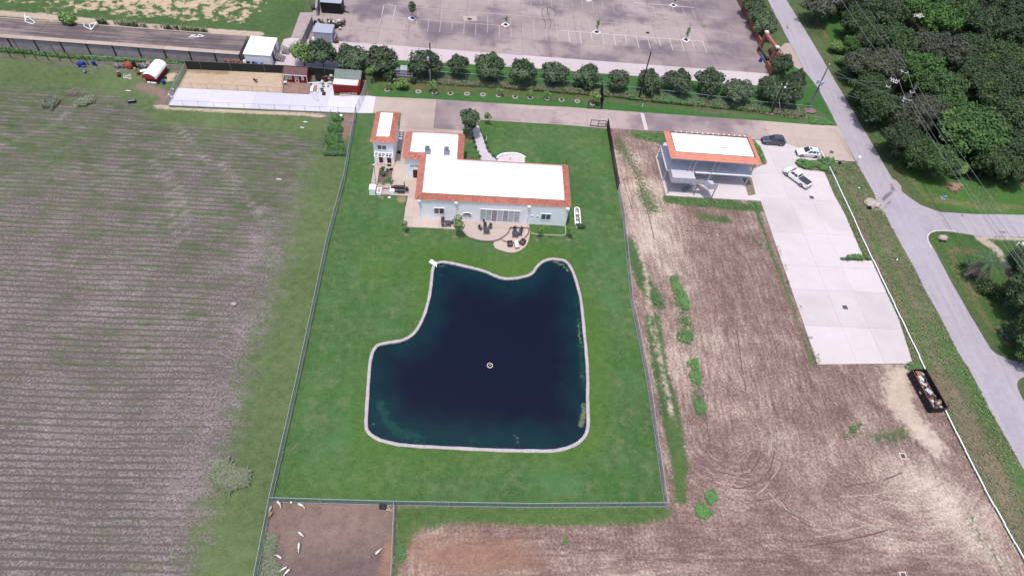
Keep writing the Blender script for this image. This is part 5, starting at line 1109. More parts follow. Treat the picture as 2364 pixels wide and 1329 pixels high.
# red container with canopy roof behind
rx0, rx1, ry0, ry1 = -27.4, -22.5, 106.3, 108.2
rc = thing('red_container', 'red ribbed container with white top and grey green lean-to roof by the court', 'container', (-25, ry0, 0))
b = MB(); b.bb(rx0, rx1, ry0, ry1+2.2, .05, 2.05); b.build('body', m_red, rc)
for k in range(24): b = MB(); b.bb(rx0+.1+k*.2, rx0+.18+k*.2, ry0-.05, ry0, .1, 2.0); b.build('rib', m_red, rc)
b = MB(); b.bb(rx0+.05, rx1-.05, ry0+.05, ry1, 2.05, 2.1); b.bb(rx1-.35, rx1-.2, ry0+.05, ry1, 2.1, 2.2); b.build('top_sheet', simple('pinkish white sheet', C(246, 228, 228), .6), rc)
b = MB(); b.add([(rx0-.1, ry1+.05, 2.12), (rx1+.3, ry1+.05, 2.12), (rx1+.3, ry1+2.4, 2.75), (rx0-.1, ry1+2.4, 2.75), (rx0-.1, ry1+.05, 2.06), (rx1+.3, ry1+.05, 2.06), (rx1+.3, ry1+2.4, 2.69), (rx0-.1, ry1+2.4, 2.69)], [(0, 1, 2, 3), (7, 6, 5, 4), (0, 4, 5, 1), (1, 5, 6, 2), (2, 6, 7, 3), (3, 7, 4, 0)]); rf = b.build('lean_to_roof', simple('grey green sheet', C(126, 140, 132), .6, .2, 2), rc)
for k in range(9): u = rx0+.2+k*.6; b = MB(); b.tube([(u, ry1+.05, 2.14), (u, ry1+2.4, 2.77)], .03, 4); b.build('sheet_seam', m_pole_g, rf)
b = MB(); b.bb(rx1, rx1+.3, ry0+.2, ry1+2.2, .05, 1.98); b.build('side_wall', m_red, rc)
# pale pallet fence pieces in front
q = G(786, 222); t = thing('picket_frame', 'white slatted frame leaning low along the front of the red container', 'frame', q)
for k in range(13): b = MB(); p = G(786+k*3.1, 220.5-.1*k); b.box(p+Vector((0, 0, .3)), (.08, .1, .45), 0, 0, Matrix.Rotation(-.5, 3, 'X')); b.build('slat', m_cream, t)
b = MB(); b.tube([G(785, 221, .15), G(825, 220, .15)], .04, 4); b.tube([G(785, 219, .5), G(810, 218.5, .5)], .04, 4); b.build('rail', m_cream, t)
# clutter between shed and container
def heap(name, label, cat, px, z, r, n, mats, seed, names='item'):
    t = thing(name, label, cat, G(px[0], px[1])); rr = random.Random(seed)
    for k in range(n):
        q = t.location+Vector((rr.uniform(-r[0], r[0]), rr.uniform(-r[1], r[1]), rr.uniform(0, z))); b = MB()
        if rr.random() < .5: b.blob(q, (rr.uniform(.25, .6), rr.uniform(.2, .5), rr.uniform(.15, .4)), 0, k)
        else: b.box(q+Vector((0, 0, .15)), (rr.uniform(.3, 1.1), rr.uniform(.1, .5), rr.uniform(.05, .4)), rr.uniform(0, 3), 0, Matrix.Rotation(rr.uniform(-.4, .4), 3, 'X'))
        b.build(names if isinstance(names, str) else names[k % len(names)], mats[k % len(mats)], t)
    return t
q = G(737, 186); b = MB(); b.disc(q+Vector((0, 0, .7)), (.2, -1, .25), .72, .3, 16); tag(b.build('big_tyre', m_dark), 'large black tyre standing in the clutter right of the red shed', 'tyre')
heap('clutter_heap', 'heap of small discarded things between the shed and the red container', 'clutter', (757, 188), .3, (1.1, 1.2), 16, [m_steel, m_door, m_dark, m_cream, m_wood, m_wicker], 5)
for k, (a_, b_, m_, l) in enumerate((((727, 200), (723, 213), m_wood, 'leftmost long plank of the three lying beside the deck'), ((731, 199), (729, 213), m_wood, 'middle long plank lying beside the deck'), ((735, 200), (733, 216), m_cream, 'pale rightmost plank beside the deck'))):
    tag(ribbon('plank', [a_, b_], .32, .1, m_, h=.12), l, 'plank', 'planks beside the shed deck')
tag(ribbon('white_roll', [(721.5, 202), (719, 215)], .5, .1, m_white, h=.25), 'long white roll of sheet against the right edge of the deck', 'roll')
for k, (x, y) in enumerate(((743, 206), (744.5, 211), (748, 215), (747.5, 219))):
    q = G(x, y, .1); t = thing('plastic_crate', ('topmost', 'second', 'third', 'lowest')[k]+' of the dark slatted crates strewn on the pale concrete', 'crate', q, 0, 'slatted crates on the court')
    for j in range(4): b = MB(); b.bb(q.x-.3, q.x+.3, q.y-.24+j*.14, q.y-.17+j*.14, .1, .2); b.build('slat', m_wicker, t)
    b = MB(); b.bb(q.x-.32, q.x-.27, q.y-.26, q.y+.28, .1, .18); b.bb(q.x+.27, q.x+.32, q.y-.26, q.y+.28, .1, .18); b.build('side_bar', m_wicker, t)
b = MB(); q = G(746.5, 201, .1); b.blob(q, (.38, .22, .2), 0, 3); tag(b.build('green_bag', simple('teal plastic', C(110, 190, 160), .5)), 'teal plastic bag on the pale concrete', 'bag')
b = MB(); q = G(757, 200, .1); b.blob(q, (.2, .38, .3), 0, 5); tag(b.build('yellow_bag', simple('yellow plastic', C(226, 226, 130), .5)), 'yellow plastic bag near the red container', 'bag')
b = MB(); b.tube([G(712, 191.5, .5), G(748, 189.5, .55)], .06, 5); b.tube([G(748, 189.5, .5), G(754, 199, .1)], .05, 5); tag(b.build('white_pipe', m_white), 'bent white pipe running right from the corner of the red shed', 'pipe')
b = MB(); b.tube(catmull(GG([(722, 216), (724, 225), (732, 233), (737, 233), (733, 226), (727, 216)], .12), 4, False), .03, 4); tag(b.build('garden_hose', m_steel), 'thin grey hose looped on the court concrete', 'hose')
# chair left out on the sand
t = chair_at(G(591, 190, .04), 2.8, 'dark office chair standing alone on the sand pen', 'lone chairs'); del t['group']
# barrel roofed red coop
ca, cb = G(340, 190), G(362.5, 193.5); cx_ = (ca.x+cb.x)/2; yaw = math.radians(-6)
cp = thing('red_coop', 'red hut with a curved white barrel roof in the top left field', 'hut', (cx_, ca.y, 0), 0)
W_, D_ = 1.15, 4.3; RYAW = Matrix.Rotation(yaw, 3, 'Z')
def cl(x, y, z): v = RYAW @ Vector((x, y, 0)); return Vector((cx_+v.x, ca.y+v.y, z))
b = MB(); b.prism([tuple(cl(x, y, 0)[:2]) for x, y in ((-W_, 0), (W_, 0), (W_, D_), (-W_, D_))], .25, 1.25); b.build('wall', m_red, cp)
N = 10; arc = [(math.cos(math.pi*k/N)*(W_+.2), 1.2+math.sin(math.pi*k/N)*1.05) for k in range(N+1)]
b = MB(); V = [cl(x, -.55, z) for x, z in arc]+[cl(x, D_+.2, z) for x, z in arc]; b.add(V, [(i, i+1, N+2+i, N+1+i) for i in range(N)]); V2 = [cl(x*.96, -.5, z-.05) for x, z in arc]+[cl(x*.96, D_+.15, z-.05) for x, z in arc]; b.add(V2, [(i+1, i, N+1+i, N+2+i) for i in range(N)]); b.build('barrel_roof', m_roofw, cp)
b = MB(); b.add([cl(x, -.58, z) for x, z in arc]+[cl(x, -.5, z) for x, z in arc], [tuple(range(N, -1, -1)), tuple(range(N+1, 2*N+2))]+[(i, i+1, N+2+i, N+1+i) for i in range(N)]); b.build('gable', simple('lighter barn red', C(184, 66, 66), .6), cp)
b = MB(); b.add([cl(x, D_+.1, z) for x, z in arc]+[cl(x, D_+.16, z) for x, z in arc], [tuple(range(N, -1, -1)), tuple(range(N+1, 2*N+2))]); b.build('gable', m_red, cp)
for sx in (-1, 1):
    for sy in (.1, D_-.1): b = MB(); b.tube([cl(sx*(W_-.1), sy, 0), cl(sx*(W_-.1), sy, .3)], .07, 5); b.build('leg', m_wood, cp)
bag_n = 0
for x, y, l in ((345, 192.5, 'left white sack at the foot of the red coop'), (353, 193, 'middle white sack at the foot of the red coop'), (359, 194, 'right white sack at the foot of the red coop')): b = MB(); b.blob(G(x, y, .02), (.36, .2, .22), 0, int(x)); tag(b.build('white_sack', m_roofw), l, 'sack', 'white sacks under the coop')
def barrel(name, label, x, y, m, r=.3, h=.8, group=None, lying=False):
    q = G(x, y, .03); b = MB()
    if lying: b.tube([q+Vector((-h/2, -.1, r)), q+Vector((h/2, .15, r))], r, 12)
    else: b.lathe(q, [(r*.95, 0), (r, .1), (r*1.03, h*.33), (r, h*.36), (r*1.03, h*.66), (r, h*.7), (r, h*.95), (r*.9, h)], 12)
    return tag(b.build(name, m), label, 'barrel', group)
barrel('blue_barrel', 'blue plastic drum tipped in front of the coop corner', 379, 194, m_blue, .32, .8)
b = MB(); q = G(381, 181); b.box(q+Vector((0, 0, .12)), (.7, .5, .2), .2); tag(b.build('black_tray', m_dark), 'black rubber tray right of the red coop', 'tray')
# upturned carts and clutter in the corner of the field
q = G(190, 155); t = thing('blue_cart', 'blue tipping cart on two wheels, left of the blue drum in the far field', 'cart', q)
b = MB(); b.add([q+Vector(v) for v in ((-.75, -.2, .5), (.45, -.45, .35), (.75, .55, .35), (-.45, .75, .5), (-.6, -.05, 1.0), (.4, -.3, .95), (.6, .45, .95), (-.35, .6, 1.0))], [(3, 2, 1, 0), (4, 5, 6, 7), (0, 1, 5, 4), (1, 2, 6, 5), (2, 3, 7, 6), (3, 0, 4, 7)]); b.build('tub', m_blue, t)
for s in (-.5, .5): b = MB(); b.disc(q+Vector((s, .05, .28)), (1, 0, 0), .28, .1, 12); b.build('wheel', m_dark, t)
b = MB(); b.tube([q+Vector((.5, -.3, .5)), q+Vector((1.0, -1.0, .15))], .04, 5); b.build('handle', m_steel, t)
barrel('blue_barrel', 'upright blue drum beside the far field fence', 219, 152, m_blue, .34, 1.0)
q = G(205, 165); t = thing('wire_cage', 'low grey wire cage below the blue cart', 'cage', q)
b = MB(); E8 = [Vector((x, y, z)) for z in (0, .9) for x, y in ((-1.0, -.5), (1.3, -.4), (1.5, .5), (-.9, .4))]
for i, j in ((0, 1), (1, 2), (2, 3), (3, 0), (4, 5), (5, 6), (6, 7), (7, 4), (0, 4), (1, 5), (2, 6), (3, 7)): b.tube([q+E8[i], q+E8[j]], .035, 4)
b.build('frame', m_steel, t)
q = G(196, 168); b = MB(); b.blob(q, (.3, .5, .3), 0, 8); tag(b.build('grey_sack', m_steel), 'grey sack slumped beside the wire cage', 'sack')
m_orange = simple('faded orange tarp', C(196, 96, 70), .8)
for x, y, r, h, m_, l, nm, ct_ in ((271, 157, .55, .5, simple('grey tarp', C(150, 140, 152), .8), 'grey tarpaulin bundle at the left end of the junk row', 'tarp_bundle', 'tarpaulin'), (283, 155, .85, .45, simple('mauve tarp', C(142, 122, 122), .8), 'long brownish tarpaulin between the grey and the orange bundles', 'tarp_bundle', 'tarpaulin'), (299.5, 158, .8, .75, m_orange, 'faded orange tarpaulin box in the junk row', 'tarp_bundle', 'tarpaulin'), (312, 156, .55, .7, m_dark, 'black junk heap right of the orange tarpaulin', 'junk_heap', 'junk'), (323, 158, .35, .4, m_wicker, 'small dark junk heap left of the coop', 'junk_heap', 'junk'), (334, 156, .55, .5, m_steel, 'grey junk heap close behind the coop', 'junk_heap', 'junk'), (345, 152, .45, .55, simple('peach sack', C(222, 178, 158), .8), 'peach coloured sack beside the coop roof', 'sack', 'sack')):
    b = MB(); b.blob(G(x, y, 0), (r*.9, r*.65, h), 0, int(x*3)); b.blob(G(x+2, y+1, 0), (r*.6, r*.5, h*.7), 0, int(x*5)); tag(b.build(nm, m_), l, ct_, 'junk row in the far field')
for x, y, l in ((328, 164, 'larger square white board lying left of the coop'), (337, 162, 'smaller white board lying close to the coop')): b = MB(); b.box(G(x, y, .08), (.75, .6, .08), .4); tag(b.build('white_board', m_roofw), l, 'board', 'white boards by the coop')
b = MB(); b.blob(G(313, 163), (.28, .25, .35), 0, 2); tag(b.build('orange_bucket', simple('orange plastic', C(226, 156, 90), .5)), 'small orange bucket in front of the junk row', 'bucket')
q = G(275, 176); t = thing('brown_cabinet', 'narrow brown cabinet lying in the far field', 'cabinet', q); b = MB(); b.box(q+Vector((0, .1, .3)), (.5, 1.1, .5), .35); b.build('body', simple('dark brown board', C(92, 56, 52), .7), t); b = MB(); b.box(q+Vector((-.2, .65, .35)), (.55, .12, .55), .35); b.build('end_panel', m_cream, t)
b = MB(); r5 = random.Random(5)
for k in range(26): b.box(G(285+r5.uniform(0, 17), 172+r5.uniform(0, 11), .04), (r5.uniform(.15, .4), r5.uniform(.1, .25), .04), r5.uniform(0, 3))
tag(b.build('scrap_scatter', m_cream, kind='stuff'), 'scatter of pale scraps on the grass left of the coop', 'scraps')
b = MB(); q = G(321, 172); b.blob(q, (.4, .35, .3), 0, 6); tag(b.build('brown_heap', m_door), 'small brown heap below the junk row', 'junk')
b = MB(); b.blob(G(297, 211, .0), (.55, .15, .12), 0, 2); b.tube([G(289, 210, .08), G(303, 211, .08)], .05, 5); tag(b.build('pale_debris', m_cream), 'pale driftwood like scrap on the field left of the court', 'debris')
q = G(306, 237); t = thing('black_trough', 'black water trough lying in the crop field left of the court', 'trough', q); b = MB(); b.box(q+Vector((0, 0, .25)), (1.35, .55, .45), .3); b.build('body', m_black, t, bevel=.04); b = MB(); b.box(q+Vector((0, 0, .485)), (1.1, .3, .02), .3); b.build('basin', m_steel, t)
b = MB(); b.box(G(206, 238, .12), (.7, .4, .2), .3); tag(b.build('dark_tub', m_black), 'small dark tub among the cut branches in the crop field', 'tub')
for x, y, r, l in ((400, 208, .17, 'upper white ball shaped lamp on the court fence'), (391, 221, .2, 'left white ball float beside the court fence'), (396, 226, .22, 'right white float beside the court fence')): b = MB(); b.blob(G(x, y, .25), (r, r, r), 0, int(x)); tag(b.build('white_float', m_roofw), l, 'float', 'white floats on the court fence')
# garden cage, cabinet and bucket at the gate
q = G(813, 287); t = thing('feed_bin', 'grey blue bin with a reddish slatted lid just outside the court gate', 'bin', q); b = MB(); b.bb(q.x-.35, q.x+.5, q.y-.1, q.y+.8, 0, .75); b.build('body', m_steel_l, t)
for k in range(5): b = MB(); b.bb(q.x-.3, q.x+.45, q.y-.05+k*.17, q.y+.06+k*.17, .75, .8); b.build('lid_slat', simple('rose slat', C(168, 128, 134), .7), t)
barrel('white_bucket', 'white bucket on the bare soil by the court gate', 788, 269, m_roofw, .26, .35)
barrel('grey_bucket', 'grey pail below the court fence', 778.5, 263, m_steel, .24, .35)
# white building and steps by the raised deck
wx0, wx1, wy0, wy1 = -46.15, -41.0, 113.9, 120.3
wbh = thing('white_building', 'plain white cabin with a flat bright roof at the end of the raised deck', 'building', (-43.5, wy0, 0))
wall(wbh, wx0, wx1, wy0, wy0+.2, 0, 2.35, 'wall', m_white); wall(wbh, wx1-.2, wx1, wy0+.2, wy1, 0, 2.35, 'wall', m_white); wall(wbh, wx0, wx0+.2, wy0+.2, wy1, 0, 2.35); wall(wbh, wx0+.2, wx1-.2, wy1-.2, wy1, 0, 2.35)
b = MB(); b.bb(wx0-.15, wx1+.1, wy0-.1, wy1+.15, 2.36, 2.5); b.build('roof', m_roofw, wbh)
for k in range(20): b = MB(); b.bb(wx0+.1+k*.25, wx0+.16+k*.25, wy0-.04, wy0, .1, 2.3); b.build('wall_rib', m_white, wbh)
for y0_, y1_ in ((115.2, 116.4), (117.4, 118.8)): b = MB(); b.bb(wx1, wx1+.05, y0_, y1_, .3, 2.1); b.build('door', m_glass_d, wbh)
for n_, (x0_, y0_) in enumerate(((-40.8, 115.6), (-40.3, 118.4))):
    t = thing('wooden_steps', ('lower' if n_ == 0 else 'upper')+' set of grey wooden steps on the right side of the white cabin', 'steps', (x0_, y0_, 0), 0, 'steps of the white cabin')
    for k in range(5): b = MB(); b.bb(x0_+k*.36, x0_+k*.36+.33, y0_, y0_+2.0, .9-k*.2, .96-k*.2); b.build('tread', m_pole_g, t)
    for s in (0, 1.94): b = MB(); b.tube([(x0_, y0_+s+.03, .85), (x0_+1.8, y0_+s+.03, .08)], .06, 4); b.build('stringer', m_pole_g, t)
# pots, drums and bags behind the windscreen
for k, (x, y, m_, r, h, l) in enumerate(((527, 147, simple('clay', C(170, 120, 116), .8), .8, .7, 'leftmost brick coloured bundle behind the dark windscreen'), (545, 148, simple('clay', C(160, 116, 116), .8) if 0 else m_brick2, .8, .7, 'second brick coloured bundle behind the windscreen'), (556, 149, m_brick2, .6, .7, 'third brick coloured bundle behind the windscreen'), (526, 138, m_blue, .8, .4, 'blue tarpaulin heap above the clay bundles'), (566, 148, m_cream, .5, .5, 'cream sack at the foot of the white cabin'))):
    b = MB(); b.blob(G(x, y), (r, .5, h), 0, k); b.blob(G(x+3, y+1), (r*.7, .45, h*.8), 0, k+9); tag(b.build('bundle', m_), l, 'bundle', 'bundles behind the windscreen')
for x, y, m_, l in ((574, 150, m_dark, 'black drum left of the white cabin corner'), (587, 151, m_dark, 'black drum at the foot of the white cabin'), (593, 154, m_blue, 'bright blue drum at the foot of the white cabin'), (579, 157, m_blue, 'blue drum seen through the windscreen'), (600, 158, m_steel_l, 'pale drum seen through the windscreen'), (606, 155, m_blue, 'rightmost blue drum behind the windscreen')): barrel('drum', l, x, y, m_, .34, .8, 'drums behind the windscreen')
# top of picture: black container, trash heap, grey trailer, water tank
def container(name, label, x0, x1, y0, y1, h, mb_, mt, z0=.1, door_=False):
    t = thing(name, label, 'container', ((x0+x1)/2, y0, 0)); b = MB(); b.bb(x0, x1, y0, y1, z0, z0+h); b.build('body', mb_, t)
    for k in range(int((x1-x0)/.3)): b = MB(); b.bb(x0+.08+k*.3, x0+.2+k*.3, y0-.05, y0, z0+.1, z0+h-.1); b.build('rib', mb_, t)
    b = MB(); b.bb(x0-.06, x1+.06, y0-.08, y1+.06, z0+h, z0+h+.08); b.build('roof', mt, t); return t
bc = container('black_container', 'black corrugated container with a pale roof at the top edge', -34.9, -30.3, 136.0, 139.4, 2.5, m_black, m_steel_l)
b = MB(); b.tube([(-30.3, 137.2, .3), (-28.9, 136.9, .2)], .12, 6); b.build('tow_bar', m_dark, bc)
gc = container('grey_container', 'small pale grey container with a door, half hidden by the leftmost tree', -34.3, -30.4, 123.9, 127.3, 2.3, simple('pale grey steel', C(186, 192, 208), .5, .08), m_steel_l)
b = MB(); b.bb(-32.0, -31.2, 123.83, 123.85, .2, 2.1); b.build('door', simple('pale grey steel door', C(170, 176, 194), .5), gc)
b = MB(); b.bb(-30.35, -29.9, 124.2, 126.6, .1, 1.1); b.build('chassis', m_steel, gc)
b = MB(); b.box(G(727, 91, .6), (.9, .5, .8), .3); tag(b.build('white_box', m_roofw), 'small white box on the left side of the grey container', 'box')
b = MB(); b.box(G(776, 95, .4), (.9, 1.0, .7), .3); tag(b.build('rusty_box', simple('rusty brown steel', C(112, 76, 72), .8)), 'rusty brown box right of the grey container', 'box')
tr = heap('trash_heap', 'big heap of black trash bags and broken boards by the grey container', 'trash heap', (765, 60), .5, (2.7, 1.7), 54, [m_black, m_black, simple('black bag', C(40, 44, 60), .35, .3, 2), m_wood, m_black, m_cream, simple('black bag two', C(30, 32, 44), .3, .3, 2), m_wood, simple('brown scrap', C(130, 108, 92), .8)], 12, ('bag', 'bag', 'bag', 'board', 'bag', 'box', 'bag', 'board', 'scrap'))
for px in ([(750, 67), (759, 62)], [(757, 73), (772, 80)], [(771, 76), (770, 88)]): ribbon('lime_sheet', px, .9, .5, m_green, tr, h=.1)
b = MB(); q = G(729, 60); b.bb(q.x-.3, q.x+.3, q.y-.2, q.y+.3, .05, 1.1); tag(b.build('black_bin', m_black), 'upright black wheelie bin left of the trash heap', 'bin')
q = G(725, 22); t = thing('water_pump_tank', 'round dark tank with a pump standing behind the block wall at the top', 'tank', q); b = MB(); b.lathe(q, [(.3, .1), (.62, .3), (.68, .7), (.5, 1.0), (.2, 1.1)], 14); b.build('tank', m_furn, t); b = MB(); b.tube([q+Vector((0, 0, 1.1)), q+Vector((0, .1, 1.7))], .1, 6); b.tube([q+Vector((-.4, 0, .9)), q+Vector((-.4, .1, 1.6))], .06, 6); b.build('pipe', m_steel, t); b = MB(); b.disc(q+Vector((.75, -.3, .4)), (1, -.3, .3), .3, .08, 12); b.build('white_ring', m_white, t)
# switchgear behind the wire fence
q = G(932, 180); t = thing('generator_set', 'grey blue generator and switchboxes on a railed slab behind the wire fence', 'generator', q)
b = MB(); b.bb(q.x-1.9, q.x+2.0, q.y-.3, q.y+1.9, 0, .5); b.build('plinth', m_pole_g, t)
b = MB(); b.bb(q.x-.7, q.x+.8, q.y, q.y+1.6, .5, 1.9); b.build('cabinet', m_steel_l, t, bevel=.04); b = MB(); b.bb(q.x-1.8, q.x-.9, q.y+.2, q.y+1.3, .5, 1.5); b.build('cabinet', m_steel, t)
b = MB(); b.bb(q.x+1.1, q.x+1.5, q.y+.2, q.y+1.0, .5, 1.6); b.build('switch_box', m_door, t); b = MB(); b.bb(q.x+1.55, q.x+1.9, q.y+.2, q.y+1.0, .5, 1.5); b.build('switch_box', m_steel_l, t)
for k in range(10): b = MB(); b.tube([(q.x-1.9+k*.43, q.y-.32, .3), (q.x-1.9+k*.43, q.y-.32, 1.35)], .03, 4); b.build('rail_post', m_steel, t)
b = MB(); [b.tube([(q.x-1.9, q.y-.32, z), (q.x+2.0, q.y-.32, z)], .03, 4) for z in (.8, 1.35)]; b.build('rail', m_steel, t)
b = MB(); b.tube([G(898, 193, .1), G(911, 182, .5)], .09, 6); tag(b.build('white_tube', m_cream), 'slanting pale tube in the bushes left of the generator', 'pipe')

# ---------------------------------------------------------------- fences
def fence(name, label, pts, h, step, mat_post=None, mesh=(.12, .016), rail=.03, mat_mesh=None, skip_mesh=False, low_rail=False, post_r=.035, world=False, cat='fence', posts_rail_label=None):
    P = [Vector((p.x, p.y, 0)) for p in (pts if world else GG(pts))]; t = thing(name, label, cat, P[0].lerp(P[-1], .5)); mp = mat_post or m_fence
    for i in range(len(P)-1):
        a, b_ = P[i], P[i+1]; L_ = (b_-a).length; d = (b_-a)/L_; n = max(1, round(L_/step))
        for k in range(n+(i == len(P)-2)):
            q = a.lerp(b_, k/n); m = MB(); m.tube([q, q+Vector((0, 0, h+.04))], post_r, 6); m.build('post', mp, t)
        m = MB(); m.tube([a+Vector((0, 0, h)), b_+Vector((0, 0, h))], rail, 5); m.build('top_rail', mp, t)
        if low_rail: m = MB(); m.tube([a+Vector((0, 0, .12)), b_+Vector((0, 0, .12))], rail, 5); m.build('bottom_rail', mp, t)
        if not skip_mesh:
            s, tk = mesh; V = []; F = []; up = Vector((0, 0, 1)); N = int((L_+h)/s)
            w_ = (d*up.z); 
            for sg in (1, -1):
                for j in range(N):
                    x0 = j*s-h if sg > 0 else j*s; x1 = x0+h*sg if sg > 0 else x0-h
                    z0, z1 = 0.03, h
                    u0, u1 = x0, x1
                    if min(u0, u1) > L_ or max(u0, u1) < 0: continue
                    def cut(u0, z0, u1, z1):
                        if u0 < 0: z0 = z0+(z1-z0)*(0-u0)/(u1-u0); u0 = 0
                        if u0 > L_: z0 = z0+(z1-z0)*(L_-u0)/(u1-u0); u0 = L_
                        return u0, z0
                    (a0, za), (a1, zb) = cut(u0, z0, u1, z1), cut(u1, z1, u0, z0)
                    if abs(a1-a0) < .01: continue
                    k = len(V); o = d*tk*.7; V += [a+d*a0+up*za-o, a+d*a0+up*za+o, a+d*a1+up*zb+o, a+d*a1+up*zb-o]; F.append((k, k+1, k+2, k+3))
            m = MB(); m.add(V, F); m.build('wire_mesh', mat_mesh or m_fence, t, 'stuff')
    return t
m_fmesh = simple('teal grey wire', C(156, 170, 182), .6, .1, 3)
fence('wire_fence', 'long galvanised wire fence down the left side of the lawn', LF[:-1]+[(627, 1158)], 1.6, 3.0, mesh=(.10, .019), mat_mesh=m_fmesh, low_rail=True)
fence('wire_fence', 'galvanised wire fence down the right side of the lawn, below the black gate', [(1425, 440)]+RF[2:], 1.6, 3.0, mesh=(.10, .019), mat_mesh=m_fmesh, low_rail=True)
fence('wire_fence', 'galvanised wire fence along the bottom edge of the lawn', [(627, 1158), (911, 1166), (1220, 1171), (1534, 1169)], 1.6, 3.0, mesh=(.10, .019), mat_mesh=m_fmesh, low_rail=True)
fence('wire_fence', 'galvanised fence on the left side of the goat yard', [(627, 1158), (594, 1329), (560, 1500)], 1.6, 3.0, mesh=(.10, .019), mat_mesh=m_fmesh, low_rail=True)
fence('wire_fence', 'galvanised fence on the right side of the goat yard', [(911, 1166), (904, 1329), (896, 1500)], 1.6, 3.0, mesh=(.10, .019), mat_mesh=m_fmesh, low_rail=True)
fence('wire_fence', 'thin tall wire fence along the bottom of the pale court', [(389, 245), (600, 254), (740, 260), (823, 263)], 1.3, 3.0, mesh=(.3, .006), mat_post=m_pole_g, rail=.02, post_r=.03)
fence('wire_fence', 'thin wire fence between the sand pen and the pale court', [(410, 204), (653, 216)], 1.3, 3.0, mesh=(.3, .006), mat_post=m_pole_g, rail=.02, post_r=.03)
fence('wire_fence', 'wire fence on the left end of the sand pen and court', [(432.5, 160.5), (410, 204), (388, 244)], 1.5, 1.6, mesh=(.16, .012), rail=.035)
fence('wire_fence', 'tall wire fence closing the right end of the court by the driveway', [(846, 205), (838, 232), (823, 264)], 1.9, 2.2, mesh=(.14, .016), rail=.035)
fence('wire_fence', 'short wire fence on the right end of the sand pen', [(655, 172), (653, 215)], 1.3, 2.5, mesh=(.25, .008), mat_post=m_pole_g, rail=.02)
fence('wire_fence', 'long galvanised fence under the row of oaks beside the driveway', [(848, 176), (1000, 181), (1150, 192), (1300, 203), (1450, 216), (1600, 232), (1750, 250), (1866, 260)], 1.7, 3.1, mesh=(.2, .010), rail=.035, mat_mesh=simple('dull fence wire', C(110, 112, 122), .6))
fence('garden_cage', 'thin wire enclosure round the bright green weed patch outside the court', [(765, 264), (742, 355), (748, 362), (798, 364)], 1.2, 2.4, mesh=(.3, .006), mat_post=m_pole_g, rail=.02)
# yellow-green line of wire fence in the far field
fence('wire_fence', 'thin pale wire fence crossing the grass in front of the grey wall', [(200, 142), (300, 148), (427, 161)], 1.3, 4, mesh=(.3, .006), mat_post=simple('pale green rail', C(176, 190, 150), .6), rail=.03)
ls = thing('leaning_posts', 'row of tall dark fence posts along the grass at the far left', 'fence', G(100, 130))
for k, (x, y, xt, yt) in enumerate(((-20, 118, -36, 78), (26, 133, 12, 110), (58, 135, 28, 90), (86, 138, 70, 116), (113, 140, 100, 118), (140, 142, 116, 104), (165, 143, 153, 122), (205, 150, 190, 128))):
    m = MB(); m.tube([G(x, y), G(xt, yt, 2.9)], .07, 6); m.build('post', m_pole, ls)
m = MB(); m.tube([G(-20, 118, .9), G(113, 140, .9), G(205, 150, .9)], .025, 4); m.build('wire', m_pole, ls)
# dark windscreen behind the sand pen
ws = thing('windscreen_fence', 'fence hung with dark green windscreen behind the sand pen', 'fence', G(600, 168))
WS = [(432.5, 160.5), (500, 163.5), (570, 166.5), (655, 170)]; wp = GG(WS+[(720, 174), (845, 186)])
for i in range(len(wp)-1):
    a, b_ = wp[i], wp[i+1]; n = max(1, round((b_-a).length/3))
    for k in range(n+1): q = a.lerp(b_, k/n); m = MB(); m.tube([q, q+Vector((0, 0, 1.95))], .04, 6); m.build('post', m_pole_g, ws)
    m = MB(); m.tube([a+Vector((0, 0, 1.9)), b_+Vector((0, 0, 1.9))], .03, 5); m.build('top_rail', m_pole_g, ws)
    for k in range(n):
        p_, q_ = a.lerp(b_, k/n), a.lerp(b_, (k+1)/n); wallseg(ws, 'screen_panel', p_+(q_-p_).normalized()*.05, q_-(q_-p_).normalized()*.05, .08, 1.86, .03, m_screen)
# black ornamental fence run and swung gates at the driveway
def bars(name, label, a, b_, h, n, cat='gate', z0=.05, mid=None):
    a = Vector((a.x, a.y, 0)); b_ = Vector((b_.x, b_.y, 0)); t = thing(name, label, cat, a.lerp(b_, .5))
    for z in (z0, h)+((mid,) if mid else ()): beam(t, a+Vector((0, 0, z)), b_+Vector((0, 0, z)), .07, .07, m_black, 'rail')
    for k in range(n+1): q = a.lerp(b_, k/n); m = MB(); m.tube([q+Vector((0, 0, z0)), q+Vector((0, 0, h+.05))], .035 if k % n else .06, 4); m.build('bar', m_black, t)
    return t
t = bars('black_fence', 'black barred fence run south of the driveway, at the top of the right lawn fence', G(1400, 292), G(1425, 440), 1.9, 70, 'fence')
bars('black_fence', 'black barred fence run north of the driveway, up to the oaks', G(1388, 253), G(1385, 215), 2.6, 26, 'fence')
def frame_gate(label, pts, h=1.6):
    P = GG(pts); t = thing('steel_gate', label, 'gate', P[0].lerp(P[1], .5), 0, 'black steel driveway gates')
    a, b_ = P; beam(t, a+Vector((0, 0, .15)), b_+Vector((0, 0, .15)), .09, .09, m_black, 'rail'); beam(t, a+Vector((0, 0, h)), b_+Vector((0, 0, h)), .09, .09, m_black, 'rail'); 
    for k in (0, .5, 1): q = a.lerp(b_, k); beam(t, q+Vector((0, 0, .05)), q+Vector((0, 0, h)), .09, .09, m_black, 'upright')
    beam(t, a.lerp(b_, .5)+Vector((0, 0, .85)), b_+Vector((0, 0, .85)), .08, .08, m_black, 'rail')
    for k in range(12): q = a.lerp(b_, (k+.5)/12); m = MB(); m.tube([q+Vector((0, 0, .15)), q+Vector((0, 0, h))], .012, 4); m.build('bar', m_black, t)
